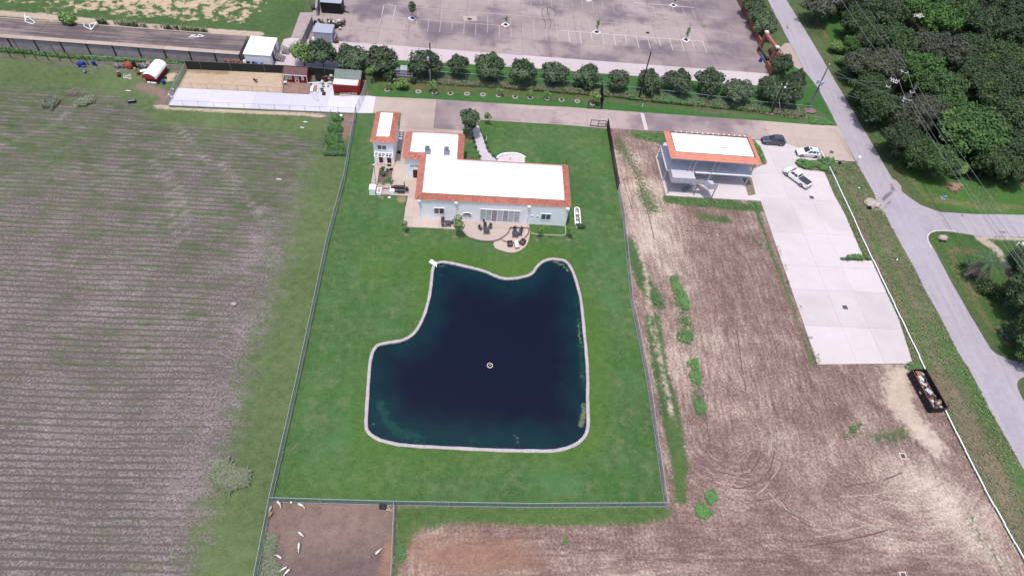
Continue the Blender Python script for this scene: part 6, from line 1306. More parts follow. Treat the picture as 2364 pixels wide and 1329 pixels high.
frame_gate('black gate leaf folded against the grass north of the driveway', [(1356, 251.5), (1387, 253)])
frame_gate('black gate leaf standing across the south edge of the driveway', [(1362, 292), (1397, 295)])
q = G(1482, 249); b = MB(); b.tube([q+Vector((0, 0, .12)), G(1485, 240, .12)], .12, 6); tag(b.build('green_pipe', simple('pale green pipe', C(150, 190, 172), .6)), 'short pale green pipe lying on the grass north of the driveway', 'pipe')
b = MB(); b.tube([q+Vector((-12, -3.2, .12)), G(1380, 277, .12), G(1397, 281, .12)], .04, 4); 
# white board rail beside the road ditch
RW = GG(RAIL); rt = thing('white_rail', 'long low white board rail between the building plot and the road ditch', 'rail', RW[4])
for i in range(len(RW)-1):
    a, b_ = RW[i], RW[i+1]; n = max(1, round((b_-a).length/2.4))
    for k in range(n):
        if i == 0 and k > 0: continue
        p_, q_ = a.lerp(b_, k/n), a.lerp(b_, (k+1)/n-.004); w = Vector((random.uniform(-.06, .06), 0, 0)); beam(rt, p_+w+Vector((0, 0, .38)), q_+w+Vector((0, 0, .38)), .13, .1, m_white, 'board')
        m = MB(); m.tube([p_, p_+Vector((0, 0, .4))], .045, 5); m.build('post', m_trim, rt)
# ---------------------------------------------------------------- brick fence and gateway
bf = thing('brick_fence', 'brick fence with capped columns along the right edge of the car park', 'fence', (68.7, 145, 0))
BY = [136.0, 141.5, 147.3, 153.3, 159.5, 166, 173, 181]
for k, y in enumerate(BY):
    b = MB(); b.bb(68.4, 69.0, y-.3, y+.3, 0, 2.1); c = b.build('column', m_brick, bf); b = MB(); b.loft([[(68.3, y-.4, 2.1), (69.1, y-.4, 2.1), (69.1, y+.4, 2.1), (68.3, y+.4, 2.1)], [(68.62, y-.08, 2.5), (68.78, y-.08, 2.5), (68.78, y+.08, 2.5), (68.62, y+.08, 2.5)]]); b.build('cap', m_brick2, c)
    if k < len(BY)-1:
        b = MB(); b.bb(68.58, 68.82, y+.3, BY[k+1]-.3, 0, 1.5); b.build('wall_panel', m_brick, bf); b = MB(); b.bb(68.53, 68.87, y+.3, BY[k+1]-.3, 1.5, 1.6); b.build('coping', m_brick2, bf)
gw = thing('brick_gateway', 'tall arched gateway of rough stone blocks with a pink beam, between car park and road', 'gateway', (68, 131.5, 0))
ga, gb2 = G(1743, 117), G(1766, 152); y1_, y2_ = ga.y, gb2.y
for y, s in ((y1_, 1), (y2_, -1)):
    X0 = ga.x if s > 0 else gb2.x
    for r in range(13):
        z0 = r*.36; w_ = .95-.035*r
        for j in (0, 1):
            b = MB(); b.box((X0+.9+(j-.5)*w_*.52+random.uniform(-.03, .03), y+random.uniform(-.03, .03), z0+.18), (w_*.5, .7+random.uniform(-.05, .05), .34), random.uniform(-.05, .05)); b.build('stone_block', m_rock, gw)
for y in (y1_, y2_): X0 = ga.x if y == y1_ else gb2.x; b = MB(); b.bb(X0+.45, X0+1.35, y-.5, y+.5, 4.7, 4.95); b.build('cap', m_cream, gw)
beam(gw, (ga.x+.9, y1_-.4, 4.45), (gb2.x+.9, y2_+.4, 4.45), .7, .5, m_brick2, 'beam')
bg_ = thing('iron_gate', 'dark iron gate closed across the brick gateway', 'gate', (67.5, 131.5, 0))
a, b_ = Vector((ga.x+.3, y1_-.3, 0)), Vector((gb2.x+.3, y2_+.3, 0)); beam(bg_, a+Vector((0, 0, 1.5)), b_+Vector((0, 0, 1.5)), .08, .08, m_steel, 'rail'); beam(bg_, a+Vector((0, 0, .2)), b_+Vector((0, 0, .2)), .08, .08, m_black, 'rail')
for k in range(26): q = a.lerp(b_, (k+.5)/26); m = MB(); m.tube([q+Vector((0, 0, .1)), q+Vector((0, 0, 1.6))], .04, 4); m.build('bar', m_black, bg_)
barrel('blue_barrel', 'blue drum standing inside the brick gateway', 1754.5, 143, m_blue, .38, .9)
a = G(1766, 155); b_ = G(1779, 176); bw = thing('brick_wall_stub', 'short brick wall south of the gateway, half under the oaks', 'wall', a); wallseg(bw, 'wall_panel', a, b_, 0, 1.4, .25, m_brick); wallseg(bw, 'coping', a, b_, 1.4, 1.5, .35, m_brick2)
sheet('gate_driveway', [(1771, 128), (1798, 113), (1812, 100), (1823, 100), (1859, 167), (1856, 168), (1835, 155), (1822, 140), (1800, 135), (1780, 140)], .022, .5, m_conc_warm, {}, ragged=.15)

# ---------------------------------------------------------------- vehicles
m_car_w = simple('white car paint', (.78, .78, .80, 1), .2, .02, 1, .6); m_car_g = simple('grey car paint', C(98, 100, 118), .22, .03, 1, .6, .3)
m_rim = simple('alloy rim', C(180, 178, 184), .3, .05, 2, .5, .5); m_lamp = simple('clear lamp', C(210, 214, 222), .15); m_tail = simple('red lamp', C(150, 30, 34), .2); m_trimd = simple('black car trim', C(40, 40, 46), .5)
def wheel(t, x, y, r=.36, w_=.24):
    b = MB(); b.disc((x, y, r), (0, 1, 0), r, w_, 20); o = b.build('wheel', m_dark, t, local=True)
    s = 1 if y > 0 else -1; b = MB(); b.disc((x, y+s*.01, r), (0, 1, 0), r*.66, w_, 16); b.build('rim', m_rim, o, local=True)
    b = MB(); b.disc((x, y+s*.03, r), (0, 1, 0), r*.14, w_, 8); [b.box((x+math.cos(a)*r*.35, y+s*w_*.52, r+math.sin(a)*r*.35), (.05, .02, .05)) for a in [k*1.257 for k in range(5)]]; b.build('hub', m_trimd, o, local=True)
def ring(x, hb, ht, zb, zs, zt):
    """one cross-section of the body, bulging at the shoulder"""
    return [(x, -hb*.92, zb), (x, -hb, zb+.18), (x, -hb, zs-.12), (x, -hb*.97, zs), (x, -ht, zt), (x, 0, zt+.03), (x, ht, zt), (x, hb*.97, zs), (x, hb, zs-.12), (x, hb, zb+.18), (x, hb*.92, zb)]
def glassq(t, name, pts, off=(0, 0, 0), parent=None, m=None):
    b = MB(); o = Vector(off); P = [Vector(p)+o for p in pts]; b.add(P+[p-o*1.6 for p in P], [(0, 1, 2, 3), (7, 6, 5, 4), (0, 4, 5, 1), (1, 5, 6, 2), (2, 6, 7, 3), (3, 7, 4, 0)]); return b.build(name, m or m_glass_d, parent or t, local=True)
def suv(label, loc, rz, paint, sunroof=True, L_=4.65, rack=True):
    t = thing('parked_suv', label, 'car', loc, rz, 'parked vehicles'); h = L_/2; S = [  # front is +x
        (-h, .78, .7, .35, .8, .98), (-h+.12, .88, .80, .28, .95, 1.05), (-h+.5, .92, .84, .25, 1.0, 1.08), (-h+1.3, .93, .86, .22, 1.0, 1.08), (0, .93, .86, .22, .98, 1.06), (h-1.55, .93, .84, .22, .97, 1.05), (h-1.2, .93, .78, .22, .94, 1.02), (h-.55, .91, .70, .24, .86, .93), (h-.15, .84, .62, .3, .74, .80), (h, .70, .5, .4, .6, .64)]
    b = MB(); b.loft([ring(*s) for s in S]); b.build('body', paint, t, local=True, smooth=False, bevel=.05)
    g = [(-h+.16, .82, 1.02), (-h+.62, .68, 1.60), (h-2.25, .66, 1.64), (h-1.35, .80, 1.03)]
    b = MB(); R0 = [[(x, -w_, z) for x, w_, z in g], [(x, w_, z) for x, w_, z in g]]; v = R0[0]+R0[1]
    b.add(v, [(0, 3, 2, 1), (4, 5, 6, 7), (1, 2, 6, 5), (2, 3, 7, 6), (0, 1, 5, 4), (0, 4, 7, 3)]); b.build('cabin', paint, t, local=True, bevel=.07)
    def lp(a, b_, k): return Vector(a).lerp(Vector(b_), k)
    A, B, Cc, D = [Vector((x, w_, z)) for x, w_, z in g]
    for s in (-1, 1):
        def f(u, v_): p = lp(lp(A, D, u), lp(B, Cc, u), v_); return Vector((p.x, p.y*s, p.z))
        o = Vector((0, s*.03, .008))
        for u0, u1 in ((.10, .26), (.29, .58), (.61, .90)): glassq(t, 'side_window', [f(u0+.02, .12), f(u1, .12), f(min(u1, .9), .82), f(u0+.05, .82)], o)
        b = MB(); b.box((h-1.55, s*1.02, 1.05), (.12, .2, .14)); b.build('mirror', paint, t, local=True, bevel=.02)
        for u in (-.25, .75): b = MB(); b.box((u-.15, s*.945, .85), (.16, .03, .03)); b.build('door_handle', m_trimd, t, local=True)
        if rack: b = MB(); b.tube([(-h+.75, s*.6, 1.69), (h-2.35, s*.6, 1.71)], .03, 5); b.build('roof_rail', m_trimd, t, local=True)
        b = MB(); b.box((h-.2, s*.62, .72), (.28, .28, .14), -s*.35); b.build('headlight', m_lamp, t, local=True, bevel=.02)
        b = MB(); b.box((-h+.06, s*.74, .9), (.14, .2, .24)); b.build('tail_light', m_tail, t, local=True, bevel=.02)
        wheel(t, h-.92, s*.83); wheel(t, -h+.92, s*.83)
    glassq(t, 'windshield', [(h-1.40, -.70, 1.09), (h-1.40, .70, 1.09), (h-2.18, .60, 1.585), (h-2.18, -.60, 1.585)], (.04, 0, .03))
    glassq(t, 'rear_window', [(-h+.24, .66, 1.14), (-h+.24, -.66, 1.14), (-h+.54, -.58, 1.52), (-h+.54, .58, 1.52)], (-.04, 0, .02))
    if sunroof: glassq(t, 'sunroof', [(.1-.5, -.3, 1.65), (.1-.5+.45, -.3, 1.655), (.1-.5+.45, .3, 1.655), (.1-.5, .3, 1.65)], (0, 0, .03))
    b = MB(); b.box((h-.02, 0, .52), (.08, 1.1, .16)); b.build('grille', m_trimd, t, local=True); b = MB(); b.box((h-.03, 0, .34), (.1, 1.5, .1)); b.box((-h+.0, 0, .42), (.12, 1.5, .14)); b.build('bumper', m_trimd, t, local=True)
    b = MB(); b.box((-h-.02, 0, .78), (.03, .5, .14)); b.build('number_plate', m_cream, t, local=True)
    return t
def head(a, b_): d = G(*a)-G(*b_); return math.atan2(d.y, d.x)
q1 = G(1760, 333); q2 = G(1805, 334)
suv('dark grey sport utility car parked on the old concrete right of the steel canopy', G(1782.5, 330, .09), math.pi-.03, m_car_g, False)
suv('white sport utility car with dark sunroof beside the overgrown grass island', G(1862, 357.5, .09), math.pi-.03, m_car_w, True)
# crew cab pick-up seen from behind its left rear
q = G(1837, 415, .09); rz = head((1819, 399), (1858, 428)); t = thing('parked_pickup', 'white pickup truck with a dark bed cover on the new concrete', 'pickup truck', q, rz, 'parked vehicles'); h = 2.85
S = [(-h, .95, .93, .45, 1.0, 1.08), (-h+.1, .98, .95, .42, 1.02, 1.10), (-.4, .98, .95, .35, 1.05, 1.10), (h-1.7, .98, .92, .32, 1.06, 1.14), (h-.6, .96, .84, .34, 1.0, 1.10), (h-.12, .92, .76, .4, .9, .98), (h, .8, .66, .5, .78, .84)]
b = MB(); b.loft([ring(*s) for s in S]); b.build('body', m_car_w, t, local=True, bevel=.05)
g = [(-.45, .86, 1.08), (-.25, .74, 1.78), (1.0, .72, 1.80), (1.75, .84, 1.12)]; v = [(x, -w_, z) for x, w_, z in g]+[(x, w_, z) for x, w_, z in g]
b = MB(); b.add(v, [(0, 3, 2, 1), (4, 5, 6, 7), (1, 2, 6, 5), (2, 3, 7, 6), (0, 1, 5, 4), (0, 4, 7, 3)]); b.build('cabin', m_car_w, t, local=True, bevel=.06)
A, B, Cc, D = [Vector((x, w_, z)) for x, w_, z in g]
for s in (-1, 1):
    def f(u, v_): p = A.lerp(D, u).lerp(B.lerp(Cc, u), v_); return Vector((p.x, p.y*s, p.z))
    for u0, u1 in ((.06, .42), (.46, .86)): glassq(t, 'side_window', [f(u0, .12), f(u1, .12), f(min(u1, .84), .82), f(u0+.02, .82)], Vector((0, s*.03, .008)))
    b = MB(); b.box((1.55, s*1.08, 1.2), (.14, .24, .2)); b.build('mirror', m_trimd, t, local=True, bevel=.02)
    b = MB(); b.box((h-.14, s*.68, .86), (.2, .3, .16)); b.build('headlight', m_lamp, t, local=True, bevel=.02); b = MB(); b.box((-h+.02, s*.86, .9), (.1, .16, .34)); b.build('tail_light', m_tail, t, local=True, bevel=.02)
    b = MB(); b.bb(-h+.1, -.5, s*.94-.04, s*.94+.04, 1.06, 1.16); b.build('bed_rail', m_car_w, t, local=True)
    wheel(t, h-1.0, s*.88, .41, .27); wheel(t, -h+1.15, s*.88, .41, .27)
b = MB(); b.bb(-h+.12, -.52, -.88, .88, 1.09, 1.15); cv = b.build('bed_cover', simple('dark grey bed cover', C(74, 74, 86), .7), t, local=True)
b = MB(); [b.bb(-h+.12+k*.55, -h+.14+k*.55, -.88, .88, 1.15, 1.165) for k in range(1, 4)]; b.build('cover_seam', m_black, cv, local=True)
glassq(t, 'windshield', [(1.72, -.74, 1.17), (1.72, .74, 1.17), (1.08, .66, 1.74), (1.08, -.66, 1.74)], (.04, 0, .03)); glassq(t, 'rear_window', [(-.43, .66, 1.25), (-.43, -.66, 1.25), (-.29, -.62, 1.68), (-.29, .62, 1.68)], (-.04, 0, .0))
b = MB(); b.box((-h-.08, 0, .5), (.18, 1.8, .16)); b.build('rear_bumper', m_rim, t, local=True); b = MB(); b.box((h+.02, 0, .62), (.1, 1.4, .3)); b.build('grille', m_trimd, t, local=True); b = MB(); b.box((-h-.01, 0, .8), (.04, 1.5, .42)); b.build('tailgate', m_car_w, t, local=True, bevel=.02)

# ---------------------------------------------------------------- dumpster
A = G(2097, 868); B = G(2123, 866); D = G(2142, 950); Cc = G(2168, 948); q = (A+B+Cc+D)/4; ax = ((A+B)/2-(Cc+D)/2); ax.z = 0; Ld = ax.length; rz = math.atan2(ax.y, ax.x)
t = thing('roll_off_dumpster', 'long black open dumpster full of scrap beside the white rail', 'dumpster', q, rz); Wd = 2.3; Hd = 1.25; Ld = 6.4; m_rust = simple('rusty dark steel', C(112, 78, 70), .8, .3, 1.5); m_dump = simple('black dumpster paint', C(34, 36, 48), .55, .2, 1.5)
b = MB(); b.bb(-Ld/2, Ld/2, -Wd/2, Wd/2, .25, .33); b.build('floor', m_rust, t, local=True)
for s in (-1, 1):
    b = MB(); b.bb(-Ld/2, Ld/2, s*Wd/2-.04, s*Wd/2+.04, .33, Hd+.25); b.build('side_wall', m_dump, t, local=True); b = MB(); b.bb(-Ld/2, Ld/2, s*Wd/2-.08, s*Wd/2+.08, Hd+.25, Hd+.33); b.build('top_rail', m_rust, t, local=True)
    for k in range(9): x = -Ld/2+.25+k*(Ld-.5)/8; b = MB(); b.bb(x-.05, x+.05, s*Wd/2+(.04 if s > 0 else -.12), s*Wd/2+(.12 if s > 0 else -.04), .3, Hd+.25); b.build('side_rib', m_dump, t, local=True)
    b = MB(); b.bb(-Ld/2, Ld/2, s*.6-.08, s*.6+.08, .02, .25); b.build('skid', m_dump, t, local=True)
for s in (-1, 1): b = MB(); b.bb(s*Ld/2-.05, s*Ld/2+.05, -Wd/2+.04, Wd/2-.04, .33, Hd+.25); b.build('end_wall', m_dump, t, local=True)
b = MB(); b.bb(-.55, -.1, Wd/2+.13, Wd/2+.14, .7, 1.0); b.bb(-.5, -.1, -Wd/2-.14, -Wd/2-.13, .8, 1.1); b.build('sticker', m_steel_l, t, local=True)
r4 = random.Random(4); sm = [m_wicker, m_wood, simple('brown rubble', C(128, 104, 96), .9), m_cream, m_furn, simple('brown rubble two', C(110, 86, 76), .9), m_black, m_brick, simple('torn paper', C(206, 200, 206), .8), m_rust]
sc_t = thing('scrap_load', 'mixed boards, bags and rubble piled inside the black dumpster', 'scrap', wmat(t) @ Vector((0, 0, .34)), rz)
b = MB(); b.bb(-Ld/2+.1, Ld/2-.1, -Wd/2+.08, Wd/2-.08, 0, .25); b.build('rubble_bed', sm[2], sc_t, local=True)
for k in range(64):
    x = r4.uniform(-Ld/2+.5, Ld/2-.5); y = r4.uniform(-Wd/2+.35, Wd/2-.35); b = MB()
    if k % 3: b.box((x, y, r4.uniform(.22, .6)), (r4.uniform(.2, .9), r4.uniform(.12, .45), r4.uniform(.04, .22)), r4.uniform(0, 3), 0, Matrix.Rotation(r4.uniform(-.5, .5), 3, 'X'))
    else: b.blob((x, y, .2), (r4.uniform(.18, .4), r4.uniform(.18, .36), r4.uniform(.2, .5)), 0, k)
    b.build(('board', 'scrap', 'bag')[k % 3], sm[k % len(sm)], sc_t, local=True)
for x, y, s, m_ in ((1.9, .2, (.9, 1.0, .04), 3), (1.0, .35, (1.3, .6, .05), 8), (-.3, .1, (1.0, .9, .05), 8), (2.7, 0, (.7, 1.2, .05), 1)): b = MB(); b.box((x, y, .85), s, r4.uniform(0, 1), 0, Matrix.Rotation(.2, 3, 'X')); b.build('board', sm[m_], sc_t, local=True)

# ---------------------------------------------------------------- goats
m_goat = simple('white goat hair', C(236, 230, 222), .9, .06, 6); m_goat2 = simple('tan goat hair', C(196, 148, 118), .9, .15, 6); m_ear = simple('pinkish muzzle', C(196, 160, 146), .8)
def goat(loc, rz, label, mt, s=1.0, graze=.3, turn=0.0):
    """x is forward: deep chest, narrower loin, four jointed legs, neck and head"""
    t = thing('goat', label, 'goat', loc, rz, 'goats in the yard'); t.scale = (s, s, s); hz = .72-graze*.42; hx = .66
    ny = math.sin(turn)*.22
    V = [((0, 0, .60), .19, .20), ((-.28, 0, .61), .17, .18), ((-.42, 0, .58), .12, .13), ((.24, 0, .58), .17, .21), ((.38, 0, .62), .12, .15), ((.52, ny*.5, .70-graze*.15), .085, .10), ((hx, ny, hz+.08), .075, .08), ((hx+.13, ny*1.5, hz), .055, .06), ((hx+.22, ny*1.8, hz-.05), .04, .045), ((-.50, 0, .62), .035, .035), ((-.56, 0, .70), .02, .02)]
    Ed = [(0, 1), (1, 2), (0, 3), (3, 4), (4, 5), (5, 6), (6, 7), (7, 8), (2, 9), (9, 10)]
    for s_ in (-1, 1):
        k = len(V); V += [((.27, s_*.12, .40), .06, .065), ((.29, s_*.12, .24), .035, .035), ((.27, s_*.12, .08), .028, .028), ((.30, s_*.12, .02), .035, .03)]; Ed += [(3, k), (k, k+1), (k+1, k+2), (k+2, k+3)]
        k = len(V); V += [((-.33, s_*.12, .42), .08, .09), ((-.42, s_*.12, .27), .038, .04), ((-.38, s_*.12, .09), .028, .028), ((-.36, s_*.12, .02), .035, .03)]; Ed += [(1, k), (k, k+1), (k+1, k+2), (k+2, k+3)]
        k = len(V); V += [((hx+.0, ny+s_*.13, hz+.06), .03, .018)]; Ed += [(6, k)]
    me = bpy.data.meshes.new('body'); me.from_pydata([v[0] for v in V], Ed, []); me.materials.append(mt); o = link('body', me, None, t)
    sk = o.modifiers.new('skin', 'SKIN'); sv = me.skin_vertices or None
    if sv is None or len(sv) == 0:
        bmx = bmesh.new(); bmx.from_mesh(me); bmx.verts.layers.skin.verify(); bmx.to_mesh(me); bmx.free(); sv = me.skin_vertices
    for i, v in enumerate(V): sv[0].data[i].radius = (v[1], v[2]); sv[0].data[i].use_root = (i == 0)
    sk.use_smooth_shade = True; ss = o.modifiers.new('subdivision', 'SUBSURF'); ss.levels = 1; ss.render_levels = 2
    for s_ in (-1, 1): b = MB(); p = Vector((hx-.01, ny+s_*.04, hz+.13)); b.tube([p, p+Vector((-.06, s_*.02, .08)), p+Vector((-.14, s_*.04, .10))], .018, 5, .006); b.build('horn', m_wicker, t, local=True)
    for s_ in (-1, 1): b = MB(); b.blob((hx+.07, ny*1.25+s_*.055, hz+.035), (.014, .012, .02), 0, 1, 6); b.build('eye', m_black, t, local=True)
    b = MB(); b.blob((hx+.24, ny*1.85, hz-.085), (.03, .034, .04), 0, 2, 6); b.build('muzzle', m_ear, t, local=True)
    return t
gs = 1.25
for (x, y), (hx_, hy_), l, mt, sc_, gz, tn in (((645.5, 1163), (650, 1168), 'white goat close under the top fence at the left', m_goat, 1.2, .3, -.8), ((625.5, 1176), (623, 1182), 'white goat beside the left fence, above the tan goat', m_goat, 1.1, .4, .3), ((626.5, 1188), (622, 1195), 'only tan coloured goat, walking along the left fence', m_goat2, 1.15, .5, .2), ((696, 1167), (704, 1171), 'white goat near the top fence walking right', m_goat, 1.25, .5, -.5), ((695, 1233), (701, 1238), 'white goat in the middle of the yard, heading down and right', m_goat, 1.15, .3, 0), ((691.5, 1262), (691, 1272), 'white goat in the middle of the yard, heading straight down', m_goat, 1.3, .3, 0), ((646, 1286), (639, 1281), 'white goat heading up and left near the shrubs', m_goat, 1.1, .4, .5), ((657, 1313), (650, 1317), 'upper of the two white goats side by side at the bottom', m_goat, 1.1, .5, .3), ((665, 1320), (658, 1327), 'lower of the two white goats side by side at the bottom', m_goat, 1.2, .5, .2), ((873, 1275), (880, 1269), 'lone white goat on the right side of the yard', m_goat, 1.2, .4, 0)):
    d = G(hx_, hy_)-G(x, y); goat(G(x, y, .03), math.atan2(d.y, d.x), l, mt, sc_*.6, gz, tn)
q = G(884, 1170); t = thing('water_tub', 'black water tub against the fence in the goat yard', 'tub', q); b = MB(); b.bb(q.x-.42, q.x+.42, q.y-.3, q.y+.3, .03, .5); b.build('body', m_black, t, bevel=.06); b = MB(); b.bb(q.x-.34, q.x+.34, q.y-.22, q.y+.22, .5, .515); b.build('basin', m_screen, t)
b = MB(); b.tube(catmull(GG([(891, 1171), (895, 1168), (899, 1173), (896, 1177), (891, 1173), (903, 1177), (908, 1171)], .06), 4, False), .025, 4); tag(b.build('hose', m_cream), 'pale hose coiled by the black water tub', 'hose')
b = MB(); b.tube([G(872, 1260, .06), G(888, 1252, .06)], .04, 4); tag(b.build('stick', m_wood), 'long pale stick lying above the lone goat', 'stick')
q = G(673, 1160); b = MB(); b.blob(q, (.14, .12, .2), 0, 2); tag(b.build('white_pail', m_roofw), 'tiny white pail by the top fence between two goats', 'pail')

# ---------------------------------------------------------------- poles and wires
def pole(label, base, top, h, r=.17, m=m_pole, name='utility_pole', lean=True):
    a = G(*base); c = G(*top, h); t = thing(name, label, 'utility pole', a); b = MB(); b.tube([a, c], r, 9, r*.65); b.build('pole', m, t); return t, a, c
def arm(t, p, d, n=3, spread=.7, m=m_steel_l):
    b = MB(); d = Vector(d).normalized(); b.tube([p-d*spread, p+d*spread], .06, 5); a_ = b.build('crossarm', m, t)
    for k in range(n): q = p+d*spread*(-1+2*k/(n-1) if n > 1 else 0); b = MB(); b.lathe(q, [(.06, 0), (.11, .08), (.07, .16), (.1, .24), (.05, .32)], 7); b.build('insulator', m_ins, a_)
def can(t, p, r=.24, h=.75, m=m_steel_l): b = MB(); b.lathe(p, [(r*.9, 0), (r, .06), (r, h), (r*.7, h+.08)], 10); b.build('transformer', m, t)
P1, a1, c1 = pole('dark utility pole with one transformer, left of the row of oaks', (997, 200), (992, 100), 9.7)
can(P1, c1.lerp(a1, .32)+Vector((-.45, -.2, -.6))); b = MB(); b.tube([a1+Vector((-.2, -.15, 0)), a1.lerp(c1, .42)+Vector((-.2, -.15, 0))], .09, 5); b.build('conduit', m_steel_l, P1); b = MB(); b.bb(a1.x-.45, a1.x-.15, a1.y-.3, a1.y, 0, 1.1); b.bb(a1.x+.2, a1.x+.4, a1.y-.3, a1.y, 0, 1.0); b.build('meter_box', m_steel_l, P1)
P2, a2, c2 = pole('black utility pole leaning right in the middle of the row of oaks', (1474, 228), (1503, 120), 10.9)
P2w = None; can(P2, a2+Vector((.7, 3.5, 0))+Vector((0, 0, 0)), .01, .02)
P3, a3, c3 = pole('dark utility pole with guy brackets among the oaks near the road', (1780, 262), (1816, 183), 8.3); arm(P3, a3.lerp(c3, .84), (1, .15, 0), 2, .6, m_pole); b = MB(); b.disc(a3.lerp(c3, .8)+Vector((.3, -.25, 0)), (0, -1, .6), .2, .12, 10); b.build('lamp', m_ins, P3)
b = MB(); b.tube([a3.lerp(c3, .5), a3.lerp(c3, .5)+Vector((1.4, -.3, -2.6))], .07, 5); b.build('brace', m_steel_l, P3)
P4, a4, c4 = pole('grey utility pole with three transformers at the edge of the road', (1866, 252), (1914, 150), 10.5, .19, m_pole_g)
pm = a4.lerp(c4, .62)
for dx, dy in ((-.6, .1), (-.1, -.5), (.35, -.1)): can(P4, pm+Vector((dx, dy, -.4)), .26, .85, simple('transformer grey', C(190, 200, 214), .4) if 'transformer grey' not in bpy.data.materials else bpy.data.materials['transformer grey'])
b = MB(); b.tube([a4+Vector((.22, -.1, 0)), a4.lerp(c4, .5)+Vector((.22, -.1, 0))], .11, 6); b.build('conduit', m_steel, P4); b = MB(); b.lathe(c4, [(.07, 0), (.12, .1), (.06, .3)], 7); b.build('insulator', m_ins, P4)
P5, a5, c5 = pole('tall grey power pole with white insulators leaning out of the wood, base on the verge', (2041, 308), (2116, 198), 11.2, .2, m_pole_g)
arm(P5, a5.lerp(c5, .72), (1, -.5, 0), 3, .75, m_ins); arm(P5, a5.lerp(c5, .67), (1, -.5, 0), 3, .6, m_ins); arm(P5, a5.lerp(c5, .86), (1, -.2, 0), 2, .4, m_ins)
q = G(2093, 158, 12.5); b6 = Vector((q.x+.3, q.y-.3, 0)); P6 = thing('utility_pole', 'dark power pole with clusters of white switch gear, standing inside the wood', 'utility pole', b6); b = MB(); b.tube([b6, q], .19, 9, .13); b.build('pole', m_pole, P6); c6 = q
arm(P6, b6.lerp(q, .93), (1, -.5, 0), 2, .6, m_ins); arm(P6, b6.lerp(q, .78)+Vector((-1.0, 0, 0)), (1, -.6, 0), 4, .8, m_ins); arm(P6, b6.lerp(q, .75)+Vector((-1.0, -.2, 0)), (1, -.6, 0), 4, .6, m_ins); arm(P6, b6.lerp(q, .66)+Vector((-1.7, -.2, 0)), (1, -.6, 0), 2, .35, m_ins); beam(P6, b6.lerp(q, .75), b6.lerp(q, .75)+Vector((-1.8, -.1, 0)), .08, .08, m_pole, 'bracket')
a7 = G(2331, 777); P7 = thing('utility_pole', 'pale steel pole rising out of the right edge of the picture by the bottom palm', 'utility pole', a7); c7 = a7+Vector((0, 0, 11)); b = MB(); b.tube([a7, c7], .2, 10, .14); b.build('pole', m_steel, P7); b = MB(); b.tube([a7+Vector((.3, 0, 0)), c7+Vector((.3, 0, -3))], .08, 6); b.build('conduit', m_steel_l, P7)
a8 = G(2341, 707); P8 = thing('utility_pole', 'dark wooden pole entering from the right edge above the steel pole', 'utility pole', a8); c8 = a8+Vector((0, 0, 11)); b = MB(); b.tube([a8, c8], .2, 9, .14); b.build('pole', m_pole, P8)
m_wire = simple('power cable', C(140, 148, 150), .5, .05); m_wire_d = simple('dark cable', C(60, 62, 66), .6)
def wire(label, a, b_, sag=.8, r=.028, m=m_wire):
    P = [a.lerp(b_, k/14)-Vector((0, 0, sag*4*(k/14)*(1-k/14))) for k in range(15)]; mb = MB(); mb.tube(P, r*1.05, 4); tag(mb.build('power_line', m), label, 'power line', 'power lines')
far = lambda x, y: G(x, y, 11)+(G(x, y, 11)-G(2103, 230, 9))*.5
wire('thick power line from the dark pole up to the top edge, leftmost of the three', b6.lerp(c6, .78)+Vector((-.6, .3, .3)), far(1947, -2), .6, .035)
wire('middle power line from the dark pole up to the top edge', b6.lerp(c6, .93)+Vector((.4, -.2, .3)), far(1968, -2), .6, .03)
wire('rightmost thin power line from the dark pole top up to the top edge', c6+Vector((0, 0, .2)), far(1990, -2), .6, .022)
wire('short power line joining the two big poles', b6.lerp(c6, .78)+Vector((-.3, 0, .3)), a5.lerp(c5, .72)+Vector((-.4, .2, .3)), .1, .035)
wire('short upper power line joining the two big poles', b6.lerp(c6, .93)+Vector((.5, -.2, .3)), a5.lerp(c5, .86)+Vector((.4, 0, .3)), .1, .03)
wire('leftmost power line running down right from the grey power pole', a5.lerp(c5, .67)+Vector((.5, -.2, .3)), c7+Vector((-.5, 0, -2.2)), .7, .035)
wire('second power line running down right from the grey power pole', a5.lerp(c5, .72)+Vector((.6, -.3, .3)), c7+Vector((.3, 0, -2.0)), .7, .035)
wire('third power line running down right from the grey power pole', a5.lerp(c5, .86)+Vector((.4, 0, .3)), c7+Vector((0, 0, -1.0)), .7, .03)
wire('topmost power line running down right from the grey power pole', c5+Vector((0, 0, .2)), c7+Vector((0, 0, .1)), .7, .025)
for z1, z2, l in ((.94, .72, 'upper cable crossing the road to the grey power pole'), (.80, .66, 'middle cable crossing the road to the dark power pole'), (.55, .55, 'lowest cable crossing the road towards the wood')): wire(l, a4.lerp(c4, z1), (a5.lerp(c5, z2) if z1 != .8 else b6.lerp(c6, .74)+Vector((-1, 0, 0))), .5, .02, m_wire)
wire('cable between the pole by the road and the bracket pole', a4.lerp(c4, .6), a3.lerp(c3, .75), .3, .02)
wire('cable along the oaks from the bracket pole to the middle black pole', a3.lerp(c3, .78), a2.lerp(c2, .55), .6, .02)
wire('cable along the oaks from the middle black pole to the left pole', a2.lerp(c2, .55), a1.lerp(c1, .5), .7, .02)
q = G(1435, 0); wire('thin cable hanging from the left pole towards the trees', a1.lerp(c1, .82), G(960, 140, 3.5), .2, .018)

